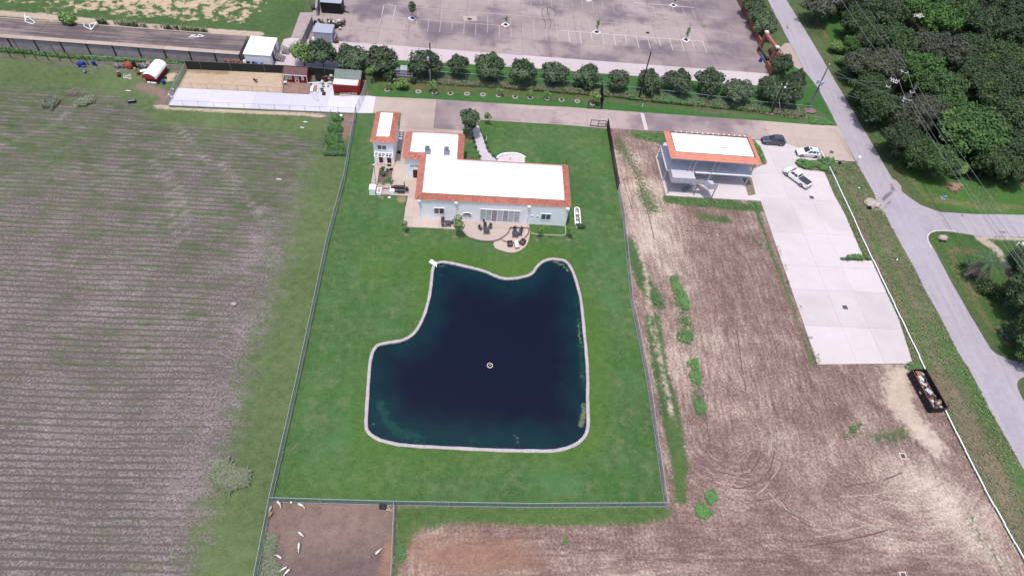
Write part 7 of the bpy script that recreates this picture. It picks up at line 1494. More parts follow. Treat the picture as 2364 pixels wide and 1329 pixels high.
# ---------------------------------------------------------------- trees
oak = [crown_mesh('oak_crown', 50+i, 4400, (3.0+.25*(i % 2), 3.0, 2.3+.3*(i % 3)), 3.2, .32, (22, 44, 30, 60, 26, 38)[i], (1.25, .9, 1.1, .8, 1.2, 1.0)[i], m_leaf_oak, .3, (.3, .15, .38, .25, .1, .33)[i]) for i in range(6)]
oak_t = [trunk_mesh('oak_trunk', 60+i, 3.2, .17, (2.6, 2.6, 2), m_bark) for i in range(2)]
def tree(name, label, px, py, R, H, crown, trunk, cr, group=None, rz=None, zc=.62, base=None):
    """stand the tree so that its crown centre is at the picked place; cr = (radius, height) of the crown mesh"""
    p = G(px, py, H*zc); t = thing(name, label, 'tree', (p.x, p.y, 0), 0, group); s = R/cr[0]; sz = H/cr[1]; rz = random.uniform(0, 6.28) if rz is None else rz; sx = s*random.uniform(.92, 1.1)
    if trunk: o = link('trunk', trunk, None, t); o.scale = (s, s, sz); o.rotation_euler = (0, 0, rz)
    o = link('crown', crown, None, t); o.scale = (sx, s, sz); o.rotation_euler = (0, 0, rz); return t
ORD = ['first', 'second', 'third', 'fourth', 'fifth', 'sixth', 'seventh', 'eighth', 'ninth', 'tenth', 'eleventh', 'twelfth', 'thirteenth', 'fourteenth', 'fifteenth']
ROW = [(742, 124, 3.1, 5.6), (810, 133, 3.3, 5.2), (880, 139, 3.3, 5.2), (983, 146, 3.5, 5.4), (1056, 150, 2.4, 4.9), (1130, 154, 3.1, 5.2), (1207, 166, 3.0, 5.2), (1281, 170, 2.8, 4.6), (1356, 175, 2.9, 4.6), (1427, 184, 2.5, 4.3), (1501, 186, 2.7, 4.6), (1567, 190, 2.8, 4.8), (1640, 190, 3.2, 5.2), (1708, 211, 3.1, 4.8)]
for i, (x, y, r, h) in enumerate(ROW):
    tree('oak_tree', ORD[i]+' oak from the left in the row between driveway and car park', x, y, r*1.27, h*1.04, oak[(i*5+1) % 6], oak_t[i % 2], (3.75, 5.6), 'row of oaks along the driveway fence', zc=.52)
for x, y, r, h, l in ((1778, 205, 3.6, 5.5, 'oak just left of the bracket pole at the right end of the row'), (1822, 216, 3.6, 5.3, 'oak behind the bracket pole, last of the row before the road'), (1806, 152, 2.9, 5.4, 'dark oak just south of the brick gateway'), (1838, 186, 2.6, 4.8, 'oak between the gateway oak and the road pole'), (1736, 12, 3.6, 6, 'topmost dark tree outside the brick fence'), (1752, 38, 3.6, 6, 'middle dark tree outside the brick fence'), (1768, 64, 3.4, 5.8, 'lowest dark tree outside the brick fence, beside the gateway')):
    tree('oak_tree', l, x, y, r, h, oak[int(x) % 4], oak_t[0], (3.75, 5.6), 'oaks by the brick fence', zc=.52)
lite = crown_mesh('light_crown', 71, 4200, (3.0, 3.0, 2.2), 3.1, .27, 26, 1.2, m_leaf_yel, .5)
tree('young_tree', 'yellow green tree left of the row, leaning over the court corner', 698, 128, 2.9, 5.0, lite, oak_t[1], (3.75, 5.4), zc=.5)
red_c = crown_mesh('red_shrub_crown', 73, 900, (1.4, 1.4, 1.1), 1.2, .2, 10, .7, leafmat('reddish leaf', C(96, 70, 66), C(150, 104, 98)), .4)
plant('red_shrub', 'dusty red shrub at the foot of the brick gateway, road side', 'shrub', G(1783, 142), red_c, None, 1.3)
# house tree with several pale stems
ht = crown_mesh('broad_crown', 75, 3000, (2.1, 2.1, 1.5), 4.0, .24, 22, .85, m_leaf_oak, .4); htr = trunk_mesh('pale_trunk', 76, 3.6, .13, (1.6, 1.6, 1.4), simple('pale bark', C(176, 160, 150), .9), 3, .22)
p = G(1085, 314); t = thing('garden_tree', 'round headed tree on pale stems at the top of the gravel walk', 'tree', p); link('trunk', htr, None, t); link('crown', ht, None, t)
# woodland east of the road
WC = [(crown_mesh('wood_crown', 100+i, 20000, (5.8, 5.8, 3.6), 5.6, .30, 150, 1.05, m_, .7)) for i, m_ in enumerate((m_leaf_wood, m_leaf_bright, m_leaf_grey, m_leaf_wood, m_leaf_bright))]
WT = trunk_mesh('wood_trunk', 120, 6, .32, (4, 4, 3), m_bark)
D_, B_, Y_ = 0, 1, 2
WOOD = [(1893, 12, 4.2, 8, 2, 'greyish tree with pale bare twigs at the top edge just right of the road'), (1935, 5, 4.2, 8, 0, 'dark tree at the top edge, second right of the road'), (1978, 52, 4.0, 7.5, 0, 'olive tree beside the small green clearing'), (1998, 12, 4.2, 8, 0, 'dark tree at the top edge above the clearing'), (2045, 38, 5, 9, 3, 'mid green tree just under the three power lines at the top'), (2110, 18, 5, 9, 1, 'bright green tree at the top edge in the middle of the wood'), (2160, 50, 5.2, 9.5, 4, 'bright green tree left of the white blossom gap'), (2212, 30, 5.6, 10, 4, 'largest bright tree at the top right of the wood'), (2262, 60, 5.4, 10, 0, 'olive tree right of the bright top trees'), (2320, 22, 5.6, 10, 0, 'olive tree in the top right corner'), (2352, 80, 5.4, 10, 3, 'dark tree at the right edge below the corner'), (1968, 104, 2.6, 5, 1, 'light green low tree on the edge of the wood beside the ditch'), (2015, 92, 4.2, 8, 0, 'olive tree below the top dark ones, left part of the wood'), (2068, 100, 4.6, 8.5, 3, 'dark tree between the power lines'), (1992, 150, 4.2, 7.5, 2, 'greyish tree with sparse crown facing the road'), (2046, 150, 4.4, 8, 2, 'greyish brown crown left of the dark power pole'), (2190, 120, 5, 9, 2, 'purplish grey broad crown in the middle of the wood'), (2145, 112, 4.6, 9, 2, 'grey crown left of the purplish one'), (2240, 120, 5, 9.5, 0, 'dark tree right of the purplish crown'), (2300, 135, 5.4, 9.5, 0, 'broad olive crown right of centre'), (2125, 165, 5.4, 9.5, 1, 'big fresh green crown behind the dark power pole'), (2170, 205, 5.4, 9.5, 1, 'big fresh green crown right of the two power poles'), (2245, 170, 4.6, 8.5, 3, 'dark tree in the shade gap of the wood'), (2330, 185, 5.2, 9.5, 3, 'large green crown at the right edge, middle height'), (2280, 210, 5.0, 9.3, 0, 'dark crown above the brightest large tree'), (2008, 205, 4.2, 7.5, 0, 'dark tree leaning to the verge left of the power poles'), (2030, 250, 4.2, 7.5, 3, 'dark low tree at the foot of the dark power pole'), (2100, 262, 4.6, 8.5, 2, 'sparse dark crown right of the grey pole'), (2150, 262, 4.4, 8.5, 2, 'greyish crown under the power lines, centre'), (2240, 305, 6.4, 9.8, 4, 'brightest and broadest green crown at the front of the wood'), (2196, 262, 4.4, 9, 4, 'bright crown touching the broadest one on its upper left'), (2085, 325, 4.2, 7.6, 0, 'dark tree at the front edge just right of the grey pole'), (2122, 352, 3.8, 7, 3, 'dark tree at the front edge, second right of the grey pole'), (2165, 372, 4.2, 6.8, 1, 'fresh green tree at the front edge under the power lines'), (2320, 270, 5.4, 9.5, 3, 'dark crown at the right edge beside the broadest tree'), (2338, 345, 5, 8.5, 0, 'dark tree at the right edge, front of the wood'), (2290, 372, 4.2, 7.2, 3, 'dark tree at the right front of the wood'), (2355, 395, 3.4, 6.4, 0, 'small dark tree at the right edge, lowest of the wood'), (2395, 150, 6, 10, 0, 'first tree just past the right edge, upper'), (2400, 290, 6, 10, 3, 'second tree just past the right edge, lower'), (2410, 40, 6, 10, 1, 'tree past the top right corner'), (2080, -30, 5.5, 9, 1, 'first tree above the top edge of the wood'), (2180, -30, 5.5, 10, 3, 'second tree above the top edge of the wood'), (2280, -30, 5.5, 10, 0, 'third tree above the top edge of the wood'), (1960, -35, 5, 9, 0, 'tree above the top edge nearest the road'), (2370, -30, 6, 10, 4, 'tree above the far top right corner')]
for x, y, r, h, k, l in WOOD:
    tree('woodland_tree', l or 'tree of the wood standing just beyond the frame', x, y, r, h, WC[k], WT, (5.4, 9.2), 'trees of the roadside wood', zc=.58)
# low growth at the wood edge
shrub = crown_mesh('shrub_crown', 140, 1300, (1.4, 1.4, 1.0), .9, .22, 12, .65, m_leaf_wood, .4); shrub2 = crown_mesh('shrub_crown', 141, 1300, (1.4, 1.4, 1.0), .9, .22, 12, .65, m_leaf_yel, .4)
for k, (x, y, s, m_, l) in enumerate(((1925, 118, 1.3, shrub2, 'pale shrub on the bank beside the bare ditch, upper'), (1945, 150, 1.2, shrub2, 'pale shrub on the bank beside the bare ditch, lower'), (1960, 185, 1.3, shrub, 'dark shrub at the wood edge level with the road pole'), (1978, 238, 1.4, shrub, 'dark shrub at the wood edge, halfway to the power pole'), (2010, 282, 1.3, shrub, 'dark shrub at the wood edge left of the power pole base'), (2062, 345, 1.4, shrub, 'shrub right of the power pole base'), (1950, 45, 1.2, shrub, 'shrub above the small green clearing'), (2200, 400, 1.5, shrub2, 'light shrub at the front edge of the wood'), (2230, 385, 1.3, shrub, 'dark shrub below the broadest crown'))):
    plant('edge_shrub', l, 'shrub', G(x, y, .4), m_, None, s, k, 'shrubs along the wood edge')
tw = MB(); r6 = random.Random(6)
for k in range(46): a = r6.uniform(0, 6.28); p = G(2172, 385, 1.2)+Vector((r6.uniform(-1.5, 1.5), r6.uniform(-2.2, 2.2), r6.uniform(-.3, 1.6))); tw.tube([p, p+Vector((math.cos(a)*1.2, math.sin(a)*1.2, r6.uniform(-.6, .9)))], .035, 4, .01)
tag(tw.build('dead_branches', m_pole_g, kind='stuff'), 'tangle of grey dead branches in the front of the wood under the lines', 'dead branches')
tw = MB()
for k in range(30): a = r6.uniform(0, 6.28); p = G(1885, 22, 6)+Vector((r6.uniform(-2, 3), r6.uniform(-2, 2), r6.uniform(0, 3))); tw.tube([p, p+Vector((math.cos(a)*1.8, math.sin(a)*1.8, r6.uniform(-.4, 1.4)))], .05, 4, .015)
tag(tw.build('bare_twigs', simple('pale twig', C(150, 156, 140), .9), kind='stuff'), 'pale bare twigs sticking out of the first tree right of the road', 'twigs')
b = MB(); r7 = random.Random(7)
for k in range(34): b.blob(G(2120+r7.gauss(0, 5), 38+r7.gauss(0, 3.5), 8.6+r7.uniform(0, 1)), (r7.uniform(.1, .3), r7.uniform(.1, .25), .15), 0, k, 5)
tag(b.build('pale_blossom', m_cream, kind='stuff'), 'patch of pale blossom high in the wood near the top', 'blossom')
# debris mound, sign and odds on the wood verge
b = MB(); r8 = random.Random(8)
for k in range(30): a = r8.uniform(0, 3); b.box(G(2200+r8.gauss(0, 6), 433+r8.gauss(0, 5), r8.uniform(.1, .35)), (r8.uniform(.5, 1.4), .12, .08), a)
for k in range(5): b.blob(G(2200+r8.gauss(0, 5), 434+r8.gauss(0, 4), 0), (.8, .6, .3), 0, k)
tag(b.build('brush_pile', simple('dry brush', C(160, 132, 108), .95, .3)), 'brown pile of dry brush on the grass below the power lines', 'brush pile')
t = thing('marker_post', 'turquoise arrow shaped marker lying beside a grey oval lid on the verge', 'marker', G(2180, 457)); b = MB(); b.disc(G(2176, 458, .1), (0, 0, 1), .5, .12, 14); b.build('lid', simple('grey lid', C(140, 152, 170), .7), t); b = MB(); b.tube([G(2178, 454, .5), G(2186, 452, .5)], .08, 5); b.tube([G(2182, 455, .5), G(2182, 451, .5)], .07, 5); b.build('marker', simple('turquoise paint', C(110, 200, 200), .6), t)
b = MB(); b.blob(G(2279, 395, .1), (.55, .35, .35), 0, 3); tag(b.build('white_bundle', m_steel_l), 'grey white bundle in the shade at the wood edge', 'bundle')
b = MB(); b.blob(G(2202, 253, 7.5), (.25, .2, .25), 0, 3); tag(b.build('yellow_bloom', simple('bright yellow', C(220, 224, 60), .6)), 'small bright yellow spot in the wood above the broadest crown', 'blossom')
# ---------------------------------------------------------------- palm and the corner plot
def frond(b, p, a, L_, droop, wd=.22, nl=9):
    P = [p+Vector((math.cos(a)*L_*k/6, math.sin(a)*L_*k/6, L_*(.55*(k/6)-droop*(k/6)**2))) for k in range(7)]
    for i in range(6):
        d = (P[i+1]-P[i]).normalized(); s = d.cross(Vector((0, 0, 1))).normalized(); u = s.cross(d)
        for sd in (-1, 1):
            for j in range(3):
                q = P[i].lerp(P[i+1], j/3); e = q+s*sd*wd*2.6*math.sin(math.pi*(.12+.8*(i+j/3)/6))+d*.25-Vector((0, 0, .12)); w2 = d*.06; b.add([q-w2, q+w2, e], [(0, 1, 2)])
        b.add([P[i]-s*.03, P[i]+s*.03, P[i+1]+s*.03, P[i+1]-s*.03], [(0, 1, 2, 3)])
m_frond = simple('palm frond', C(84, 112, 74), .6, .2, 2); m_frond_d = simple('dead palm frond', C(150, 134, 126), .8, .2, 2)
def palm(label, px, py, H, R, n=34, dead=14, seed=1, name='palm_tree', g=m_frond):
    p = G(px, py, H); r = random.Random(seed); t = thing(name, label, 'palm tree', (p.x, p.y, 0)); 
    if H > 1.5: b = MB(); b.tube([(p.x, p.y, 0), (p.x, p.y, H)], .32, 9, .26); b.build('trunk', m_bark, t)
    for k in range(n): b = MB(); frond(b, p, k*2.4+r.uniform(-.2, .2), R*r.uniform(.8, 1.1), r.uniform(.15, 1.0)); b.build('frond', g, t)
    for k in range(dead): b = MB(); frond(b, p-Vector((0, 0, .3)), r.uniform(2.6, 5.6), R*r.uniform(.6, .85), r.uniform(1.5, 2.2)); b.build('dead_frond', m_frond_d, t)
    return t
palm('date palm with grey dead fronds hanging on its left, on the corner plot', 2285, 603, 4.6, 2.9, 36, 16, 1)
palm('stemless green palm half in the ditch, left of the date palm', 2240, 617, .5, 1.5, 16, 10, 2, 'low_palm')
palm('low spiky palm clump by the foot of the pale steel pole', 2345, 765, .8, 2.2, 30, 0, 4, 'low_palm', m_frond)
palm('low orange tinged palm left of the pale steel pole', 2322, 770, .5, 1.3, 16, 6, 6, 'low_palm')
t = plant('flowering_bush', 'dark round bush with yellow brown flowers on the corner plot', 'bush', G(2282, 680), shrub, None, 1.15, 0); b = MB(); r9 = random.Random(9); c0 = G(2284, 682, 0)
for k in range(60): b.blob(c0+Vector((r9.gauss(0, .6), r9.gauss(0, .6), r9.uniform(1.2, 1.9))), (.1, .09, .1), 0, k, 5)
b.build('flower', simple('ochre flowers', C(190, 150, 90), .7), t, 'stuff')
for x, y, r, h, k, l in ((2372, 610, 3.6, 4.5, 0, 'dark hedge like tree at the right edge above the dirt track'), (2385, 690, 5.0, 8, 3, 'big dark tree beyond the right edge by the dark pole'), (2392, 775, 4.6, 7, 0, 'dark tree at the right edge below the steel pole'), (2376, 820, 2.6, 4, 0, 'low dark tree at the right edge above the side drive')): tree('garden_edge_tree', l, x, y, r, h, WC[k], WT, (6.3, 9.4), 'trees at the right edge of the corner plot', zc=.55)
hb = crown_mesh('hedge_crown', 150, 2600, (1.8, 2.6, .9), .8, .22, 26, .6, m_leaf_wood, .4)
for x, y, l in ((2350, 603, 'dark hedge patch at the right edge beside the dirt track'), (2362, 635, 'lower part of the dark hedge at the right edge')): plant('hedge', l, 'hedge', G(x, y), hb, None, 1, 0)
b = MB(); b.blob(G(2173, 552), (.95, .6, .45), 0, 5); cvt = b.build('culvert', m_conc_warm); tag(cvt, 'rounded concrete culvert head with two dark openings in the corner ditch', 'culvert')
for dx in (-.45, .4): q = G(2173, 554); b = MB(); b.disc(q+Vector((dx, -.42, .18)), (0, 1, 0), .17, .25, 12); b.build('opening', m_black, cvt)
q = G(2010, 476); b = MB(); b.blob(G(2011, 472), (1.5, 1.35, .4), 0, 9, 14); cv2 = b.build('culvert_mound', simple('pale sandy earth', C(196, 180, 170), .95, .35, 1.6, bump=.4)); tag(cv2, 'pale sandy mound with a dark pipe mouth beside the road', 'culvert')
b = MB(); b.disc(G(2007, 480, .25), (-.4, -1, .35), .38, .3, 14); b.build('pipe_mouth', m_black, cv2)
q = G(1938, 378); cv3 = thing('culvert', 'dark pipe mouth under the edge of the driveway apron', 'culvert', q); b = MB(); b.disc(q+Vector((0, 0, .1)), (0, 1, -.1), .32, .5, 12); b.build('opening', m_black, cv3); b = MB(); b.bb(q.x-.9, q.x+1.6, q.y+.25, q.y+.5, -.1, .1); b.build('headwall', m_conc_drive, cv3)
q = G(1975, 376); t = thing('mailbox', 'white mailbox on a post where the driveway meets the road', 'mailbox', q); b = MB(); b.tube([q, q+Vector((.05, 0, 1.1))], .05, 6); b.build('post', m_trim, t); b = MB(); b.blob(q+Vector((.05, 0, 1.05)), (.42, .26, .35), 0, 3, 10); b.build('box', m_white, t)
q = G(1903, 376); t = thing('small_sign', 'small dark square sign on a thin post in the weeds by the pad', 'sign', q); b = MB(); b.tube([q, q+Vector((.1, 0, 2.6))], .03, 5); b.build('post', m_steel, t); b = MB(); b.box(q+Vector((.1, 0, 2.75)), (.75, .5, .06), -.3, 0, Matrix.Rotation(.5, 3, 'X')); b.build('panel', m_furn, t)
q = G(2357, 567); b = MB(); b.box(q+Vector((0, 0, .5)), (.5, .4, .5)); b.tube([q+Vector((-1, 0, 0)), q+Vector((-1, 0, .8))], .12, 5); tag(b.build('mail_stand', m_white), 'white box and brown stump by the side road at the right edge', 'mailbox')
for k, (x, y) in enumerate(((2084, 1052.5), (2085, 1328))):
    q = G(x, y); t = thing('drain_inlet', ('upper' if k == 0 else 'lower, half cut off by the picture edge,')+' square concrete drain inlet in the scraped earth', 'drain', q, 0, 'square inlets in the plot'); b = MB(); r_ = .38
    for dx, dy, w_, d_ in ((0, r_, .88, .12), (0, -r_, .88, .12), (r_, 0, .12, .64), (-r_, 0, .12, .64)): b.bb(q.x+dx-w_/2, q.x+dx+w_/2, q.y+dy-d_/2, q.y+dy+d_/2, 0, .09)
    b.build('frame', m_cream, t); b = MB(); b.bb(q.x-r_+.06, q.x+r_-.06, q.y-r_+.06, q.y+r_-.06, 0, .03); b.build('pit', m_rust, t)
for x, y, l in ((1983, 435, 'dark litter bag in the ditch weeds, upper'), (2070, 601, 'white and dark litter in the ditch weeds, middle')): b = MB(); b.blob(G(x, y, .1), (.3, .22, .25), 0, 3); b.blob(G(x-1.5, y+1, .15), (.18, .14, .25), 1, 4); tag(b.build('litter', [m_furn, m_roofw]), l, 'litter', 'litter in the ditch')
# hoop of planted saplings with ring edging north of the driveway
ringm = simple('pale ring edging', C(206, 196, 184), .8); sap_c = crown_mesh('sapling_crown', 160, 240, (.75, .75, .55), 1.2, .15, 9, .38, m_leaf_yel, .4); sap_t = trunk_mesh('sapling_trunk', 161, 1.1, .035, (.4, .4, .3), m_bark)
RG = [(894, 209, 1), (966, 213, 0), (1003, 215, 3), (1040, 217, 2), (1078, 218, 0), (1115, 220, 0), (1151, 222, 1), (1189, 225, 2), (1224, 227, 1), (1263, 229, 1), (1296, 232, 2), (1332.5, 235, 0), (1368, 241, 3)]
for i, (x, y, k) in enumerate(RG):
    q = G(x, y); b = MB(); N = 18; ro, ri = .58, .42; V = []
    kind = ('empty', 'with a sapling', 'with a tiny plant', 'with a bushy young tree')[k]
    tt = thing('tree_ring', ORD[i]+' edging ring from the left north of the driveway, '+kind, 'tree ring', q, 0, 'ring edged beds by the driveway')
    m = MB()
    V = [[q+Vector((math.cos(2*math.pi*j/N)*r, math.sin(2*math.pi*j/N)*r, z)) for j in range(N)] for r, z in ((ro, 0), (ro, .16), (ri, .16), (ri, .02))]; m.loft(V, False); m.build('edging', ringm, tt)
    m = MB(); m.prism([(p.x, p.y) for p in V[3]], .01, .06); m.build('soil', m_mulch, tt)
    if k: plant('young_sapling', ('small', 'slim', 'tiny', 'bushy')[k]+' young tree planted in the '+ORD[i]+' ring from the left', 'sapling', q, sap_c, sap_t, {1: 1.0, 2: .5, 3: 1.5}[k], i, 'saplings in the edging rings')
for x, y, s, m_, l in ((867, 188, 1.0, sap_c, 'small bush right of the court fence, next to the first ring'), (930, 202, 1.0, shrub2, 'dense round bright green bush left of the first utility pole'), (899, 181, 1.0, shrub, 'dark bush tucked left of the generator'), (855, 168, .8, shrub2, 'light bush at the left end of the oak fence'), (955, 188, .5, shrub, 'low bush right of the generator')):
    if m_ is sap_c: plant('garden_bush', l, 'bush', G(x, y), sap_c, sap_t, 2.0, 1)
    else: plant('garden_bush', l, 'bush', G(x, y, .3), m_, None, s*.95, 2)
for x, y, s, k, l in ((1054, 541, 1.5, 1, 'leafy young tree with brownish tips at the edge of the left patio'), (1245, 549, .9, 1, 'thin young tree below the small bordered lawn'), (1315, 549, .9, 1, 'faint young tree below the oval planter'), (938, 537, .9, 1, 'wispy young tree at the lower left corner of the patio'), (1127, 288, 1.0, 1, 'thin sapling near the top of the north lawn')):
    plant('young_tree', l, 'sapling', G(x, y), sap_c, sap_t, s, x, None, s*1.5)
# hedgelets along the gravel walk, vine patches, small shrubs
for k, (x, y) in enumerate(((1096, 330), (1099, 341), (1103, 352), (1107, 362), (1118, 318), (1121, 331), (1125, 343), (1131, 352), (1139, 361), (1092, 320))): plant('walk_shrub', 'little dark shrub edging the gravel walk, '+ORD[k]+(' in line, left edge' if k < 4 or k == 9 else ' in line, right edge'), 'shrub', G(x, y), bush_a, None, .42, k, 'shrubs edging the gravel walk')
for x, y in ((1103, 355), (1122.5, 325)): q = G(x, y); tag(MB().tube([q, q+Vector((0, .2, .8))], .05, 5).build('white_stake', m_white), 'white stake left of the gravel walk' if x < 1110 else 'white stake right of the gravel walk', 'stake')
plant('round_deck_bush', 'round yellow green bush on the far edge of the raised deck', 'bush', G(162, 56, 2.3), shrub2, None, 1.15, 0)
# ---------------------------------------------------------------- rough growth that nobody could count
def wz(lab, poly, n, h, wd, m, cat, dens=None, seed=0, blades=4, z=.01, name='weeds', spread=1.0):
    d0 = dens or (lambda X, Y: 1+0*X)
    dd = d0 if name not in ('weed_patch', 'island_weeds', 'bean_vines', 'sage_thicket', 'cut_branches', 'sign_weeds', 'notch_weeds') else (lambda X, Y: np.clip(fpoly(X, Y, poly, 1.8)*1.5-.55+(fbm(X, Y, .7, 4, 2)-.5)*3.2, 0, 1)*d0(X, Y))
    X, Y = scatter(poly, n, dens=dd, seed=seed); return tufts(name, X, Y, h, wd, m, lab, cat, z, blades, seed, spread=spread)
VG = RAIL+[(2600, 1600)]+ROADW[::-1][1:14]+[(1960, 373), (1905, 372)]
wz('rough green grass of the roadside ditch', VG, 5500, .2, .09, m_blade, 'grass', lambda X, Y: np.clip(fbm(X, Y, .35, 3)*1.6-.25, 0.05, 1), 1, 4, name='ditch_grass')
wz('dry tan tufts of the roadside ditch', VG, 2600, .22, .09, m_blade_t, 'grass', lambda X, Y: np.clip(fbm(X, Y, .3, 3, 5)*2.2-.8, 0, 1), 2, 4, name='dry_grass')
wz('lush green clumps of the roadside ditch', VG, 3000, .24, .12, m_blade_g, 'weeds', lambda X, Y: np.clip(fbm(X, Y, .28, 3, 8)*3-1.5, 0, 1), 3, 4, name='ditch_weeds')
wz('green weeds overgrowing the island between the white car and the sign', isl+[], 2000, .34, .13, m_blade_g, 'weeds', None, 4, 5, .15, 'island_weeds')
wz('green weeds on the corner island by the canopy', isl2, 500, .3, .1, m_blade_g, 'weeds', lambda X, Y: .6+0*X, 5, 4, .12, 'island_weeds')
wz('rough grass between the new concrete and the white rail', WEDGE, 2600, .22, .10, m_blade, 'grass', None, 6, 4, name='edge_grass')
wz('tall weeds hugging the pad notch', [(1938, 593), (1994, 590), (2010, 602), (1938, 602)], 700, .4, .12, m_blade_g, 'weeds', None, 7, 4, .11, 'notch_weeds')
wz('weeds around the small dark sign', [(1890, 362), (1925, 368), (1930, 400), (1905, 402), (1890, 385)], 500, .45, .14, m_blade_g, 'weeds', None, 8, 5, name='sign_weeds')
for k, (P, n, l) in enumerate((([(1545, 640), (1560, 636), (1575, 660), (1592, 700), (1588, 716), (1560, 710), (1553, 670)], 2400, 'upper long patch of bright green weeds in the scraped earth'), ([(1566, 735), (1588, 732), (1600, 780), (1598, 796), (1575, 800), (1560, 780), (1570, 760)], 2000, 'second bright green weed patch in the scraped earth'), ([(1586, 832), (1610, 828), (1618, 880), (1612, 895), (1598, 880), (1588, 860)], 1500, 'third bright green weed patch in the scraped earth'), ([(1600, 915), (1622, 912), (1630, 945), (1612, 955), (1602, 940)], 1000, 'fourth bright green weed patch, level with the right end of the pond'), ([(1625, 1130), (1650, 1128), (1656, 1152), (1640, 1165), (1628, 1150)], 900, 'fifth green weed patch right of the lawn corner'), ([(1605, 1168), (1625, 1160), (1648, 1185), (1630, 1198), (1608, 1192)], 900, 'sixth and lowest green weed patch right of the lawn corner'), ([(1935, 990), (1990, 975), (1985, 1010), (1950, 1015)], 200, 'sparse weeds in the middle of the plot'), ([(1500, 680), (1520, 678), (1532, 700), (1510, 704)], 400, 'small weed patch beside the lawn fence'), ([(1280, 1240), (1310, 1240), (1308, 1256), (1282, 1256)], 260, 'small weeds below the lawn, centre'), ([(915, 1240), (940, 1250), (945, 1290), (920, 1300)], 500, 'weeds by the right fence of the goat yard'), ([(2085, 838), (2130, 830), (2140, 858), (2120, 866), (2090, 850)], 1100, 'weeds above the dumpster'), ([(1535, 452), (1640, 458), (1750, 466), (1752, 486), (1640, 478), (1560, 476)], 1300, 'green weeds along the front of the canopy slab'), ([(1460, 305), (1530, 308), (1532, 330), (1480, 326)], 600, 'weeds left of the canopy by the driveway'))):
    wz(l, P, n, .16 if n in (1300, 600) else .2, .12, m_blade_g, 'weeds', lambda X, Y: np.clip(fbm(X, Y, .9, 2, 3)*2.2-.35, 0.15, 1), 20+k, 4, name='weed_patch', spread=1.2)
wz('ragged weeds creeping over the left edge of the new concrete', [(1753, 470), (1762, 470), (1895, 838), (1882, 842)], 400, .22, .10, m_blade, 'weeds', lambda X, Y: np.clip(fbm(X, Y, .4, 3)*3-1.5, 0, .6), 50, 4, name='edge_weeds')
wz('thick weeds of the bank under the oak row', [(905, 188), (1150, 204), (1420, 226), (1650, 248), (1850, 272), (1860, 262), (1650, 236), (1420, 214), (1150, 195), (960, 184)], 9000, .45, .15, m_blade, 'weeds', lambda X, Y: np.clip(fbm(X, Y, .3, 3)*1.8-.2, 0.1, 1), 51, 4, name='bank_weeds')
wz('bright green weeds of the bank right of the middle pole', [(1440, 212), (1600, 228), (1780, 252), (1780, 262), (1600, 246), (1440, 230)], 4000, .5, .18, m_blade_g, 'weeds', lambda X, Y: np.clip(fbm(X, Y, .3, 3, 2)*2.4-.8, 0, 1), 52, 4, name='bank_weeds')
wz('reddish dry growth of the bank under the oak row', [(1000, 196), (1300, 214), (1700, 256), (1860, 278), (1860, 262), (1650, 240), (1300, 208), (1000, 188)], 5000, .35, .12, m_blade_t, 'weeds', lambda X, Y: np.clip(fbm(X, Y, .3, 3, 6)*2.2-.7, 0, 1), 53, 4, name='dry_growth')
wz('bean vines filling the wire enclosure', [(768, 266), (792, 268), (793, 290), (786, 320), (796, 340), (797, 360), (752, 360), (745, 354), (757, 310)], 2600, .36, .2, m_vine, 'vines', None, 54, 4, name='bean_vines')
wz('grey green shrub thicket in the crop field near the lawn fence', [(500, 1070), (540, 1060), (575, 1085), (572, 1120), (545, 1140), (505, 1125), (487, 1100)], 1500, .5, .09, m_sage, 'shrub', None, 55, 5, name='sage_thicket', spread=1.5)
wz('grey green shrubs inside the goat yard', [(618, 1236), (640, 1240), (628, 1290), (655, 1320), (650, 1400), (590, 1400), (605, 1310)], 1500, .36, .09, m_sage, 'shrub', lambda X, Y: np.clip(fbm(X, Y, .6, 3)*2-.4, .1, 1), 56, 5, name='sage_shrubs', spread=1.5)
wz('left heap of cut branches in the crop field', [(98, 228), (130, 222), (137, 236), (118, 258), (100, 252)], 700, .5, .09, m_sage, 'cut branches', None, 57, 5, name='cut_branches', spread=1.5)
wz('right heap of cut branches in the crop field', [(175, 232), (215, 224), (218, 236), (198, 246), (180, 246)], 500, .45, .09, m_sage, 'cut branches', None, 58, 5, name='cut_branches', spread=1.5)
b = MB(); r10 = random.Random(10)
for k in range(40): a = r10.uniform(0, 6.28); p = G(172+r10.gauss(0, 5), 216+r10.gauss(0, 2.5), .1); b.tube([p, p+Vector((math.cos(a)*1.1, math.sin(a)*1.1, r10.uniform(0, .5)))], .04, 4, .02)
tag(b.build('stick_pile', simple('dry stick', C(150, 138, 132), .9)), 'pile of dry sticks above the cut branches in the crop field', 'stick pile')
wz('reeds along the far edge of the raised deck', [(230, 60), (400, 73), (480, 80), (480, 76), (400, 68), (230, 54)], 500, 1.0, .12, m_blade, 'reeds', lambda X, Y: np.clip(fbm(X, Y, .3, 3)*2.4-.7, 0, 1), 59, 4, .3, 'reeds')
wz('grass along the foot of the grey wall', [(0, 112), (200, 132), (402, 141), (560, 144), (560, 148), (402, 148), (200, 140), (0, 120)], 2500, .4, .12, m_blade_g, 'grass', lambda X, Y: np.clip(fbm(X, Y, .2, 3)*2-.4, 0, 1), 60, 4, name='wall_grass')
wz('rough grass of the corner plot', SE, 6000, .16, .1, m_blade, 'grass', lambda X, Y: np.clip(fbm(X, Y, .3, 3, 4)*2.4-.8, 0, 1), 61, 4, name='plot_grass')
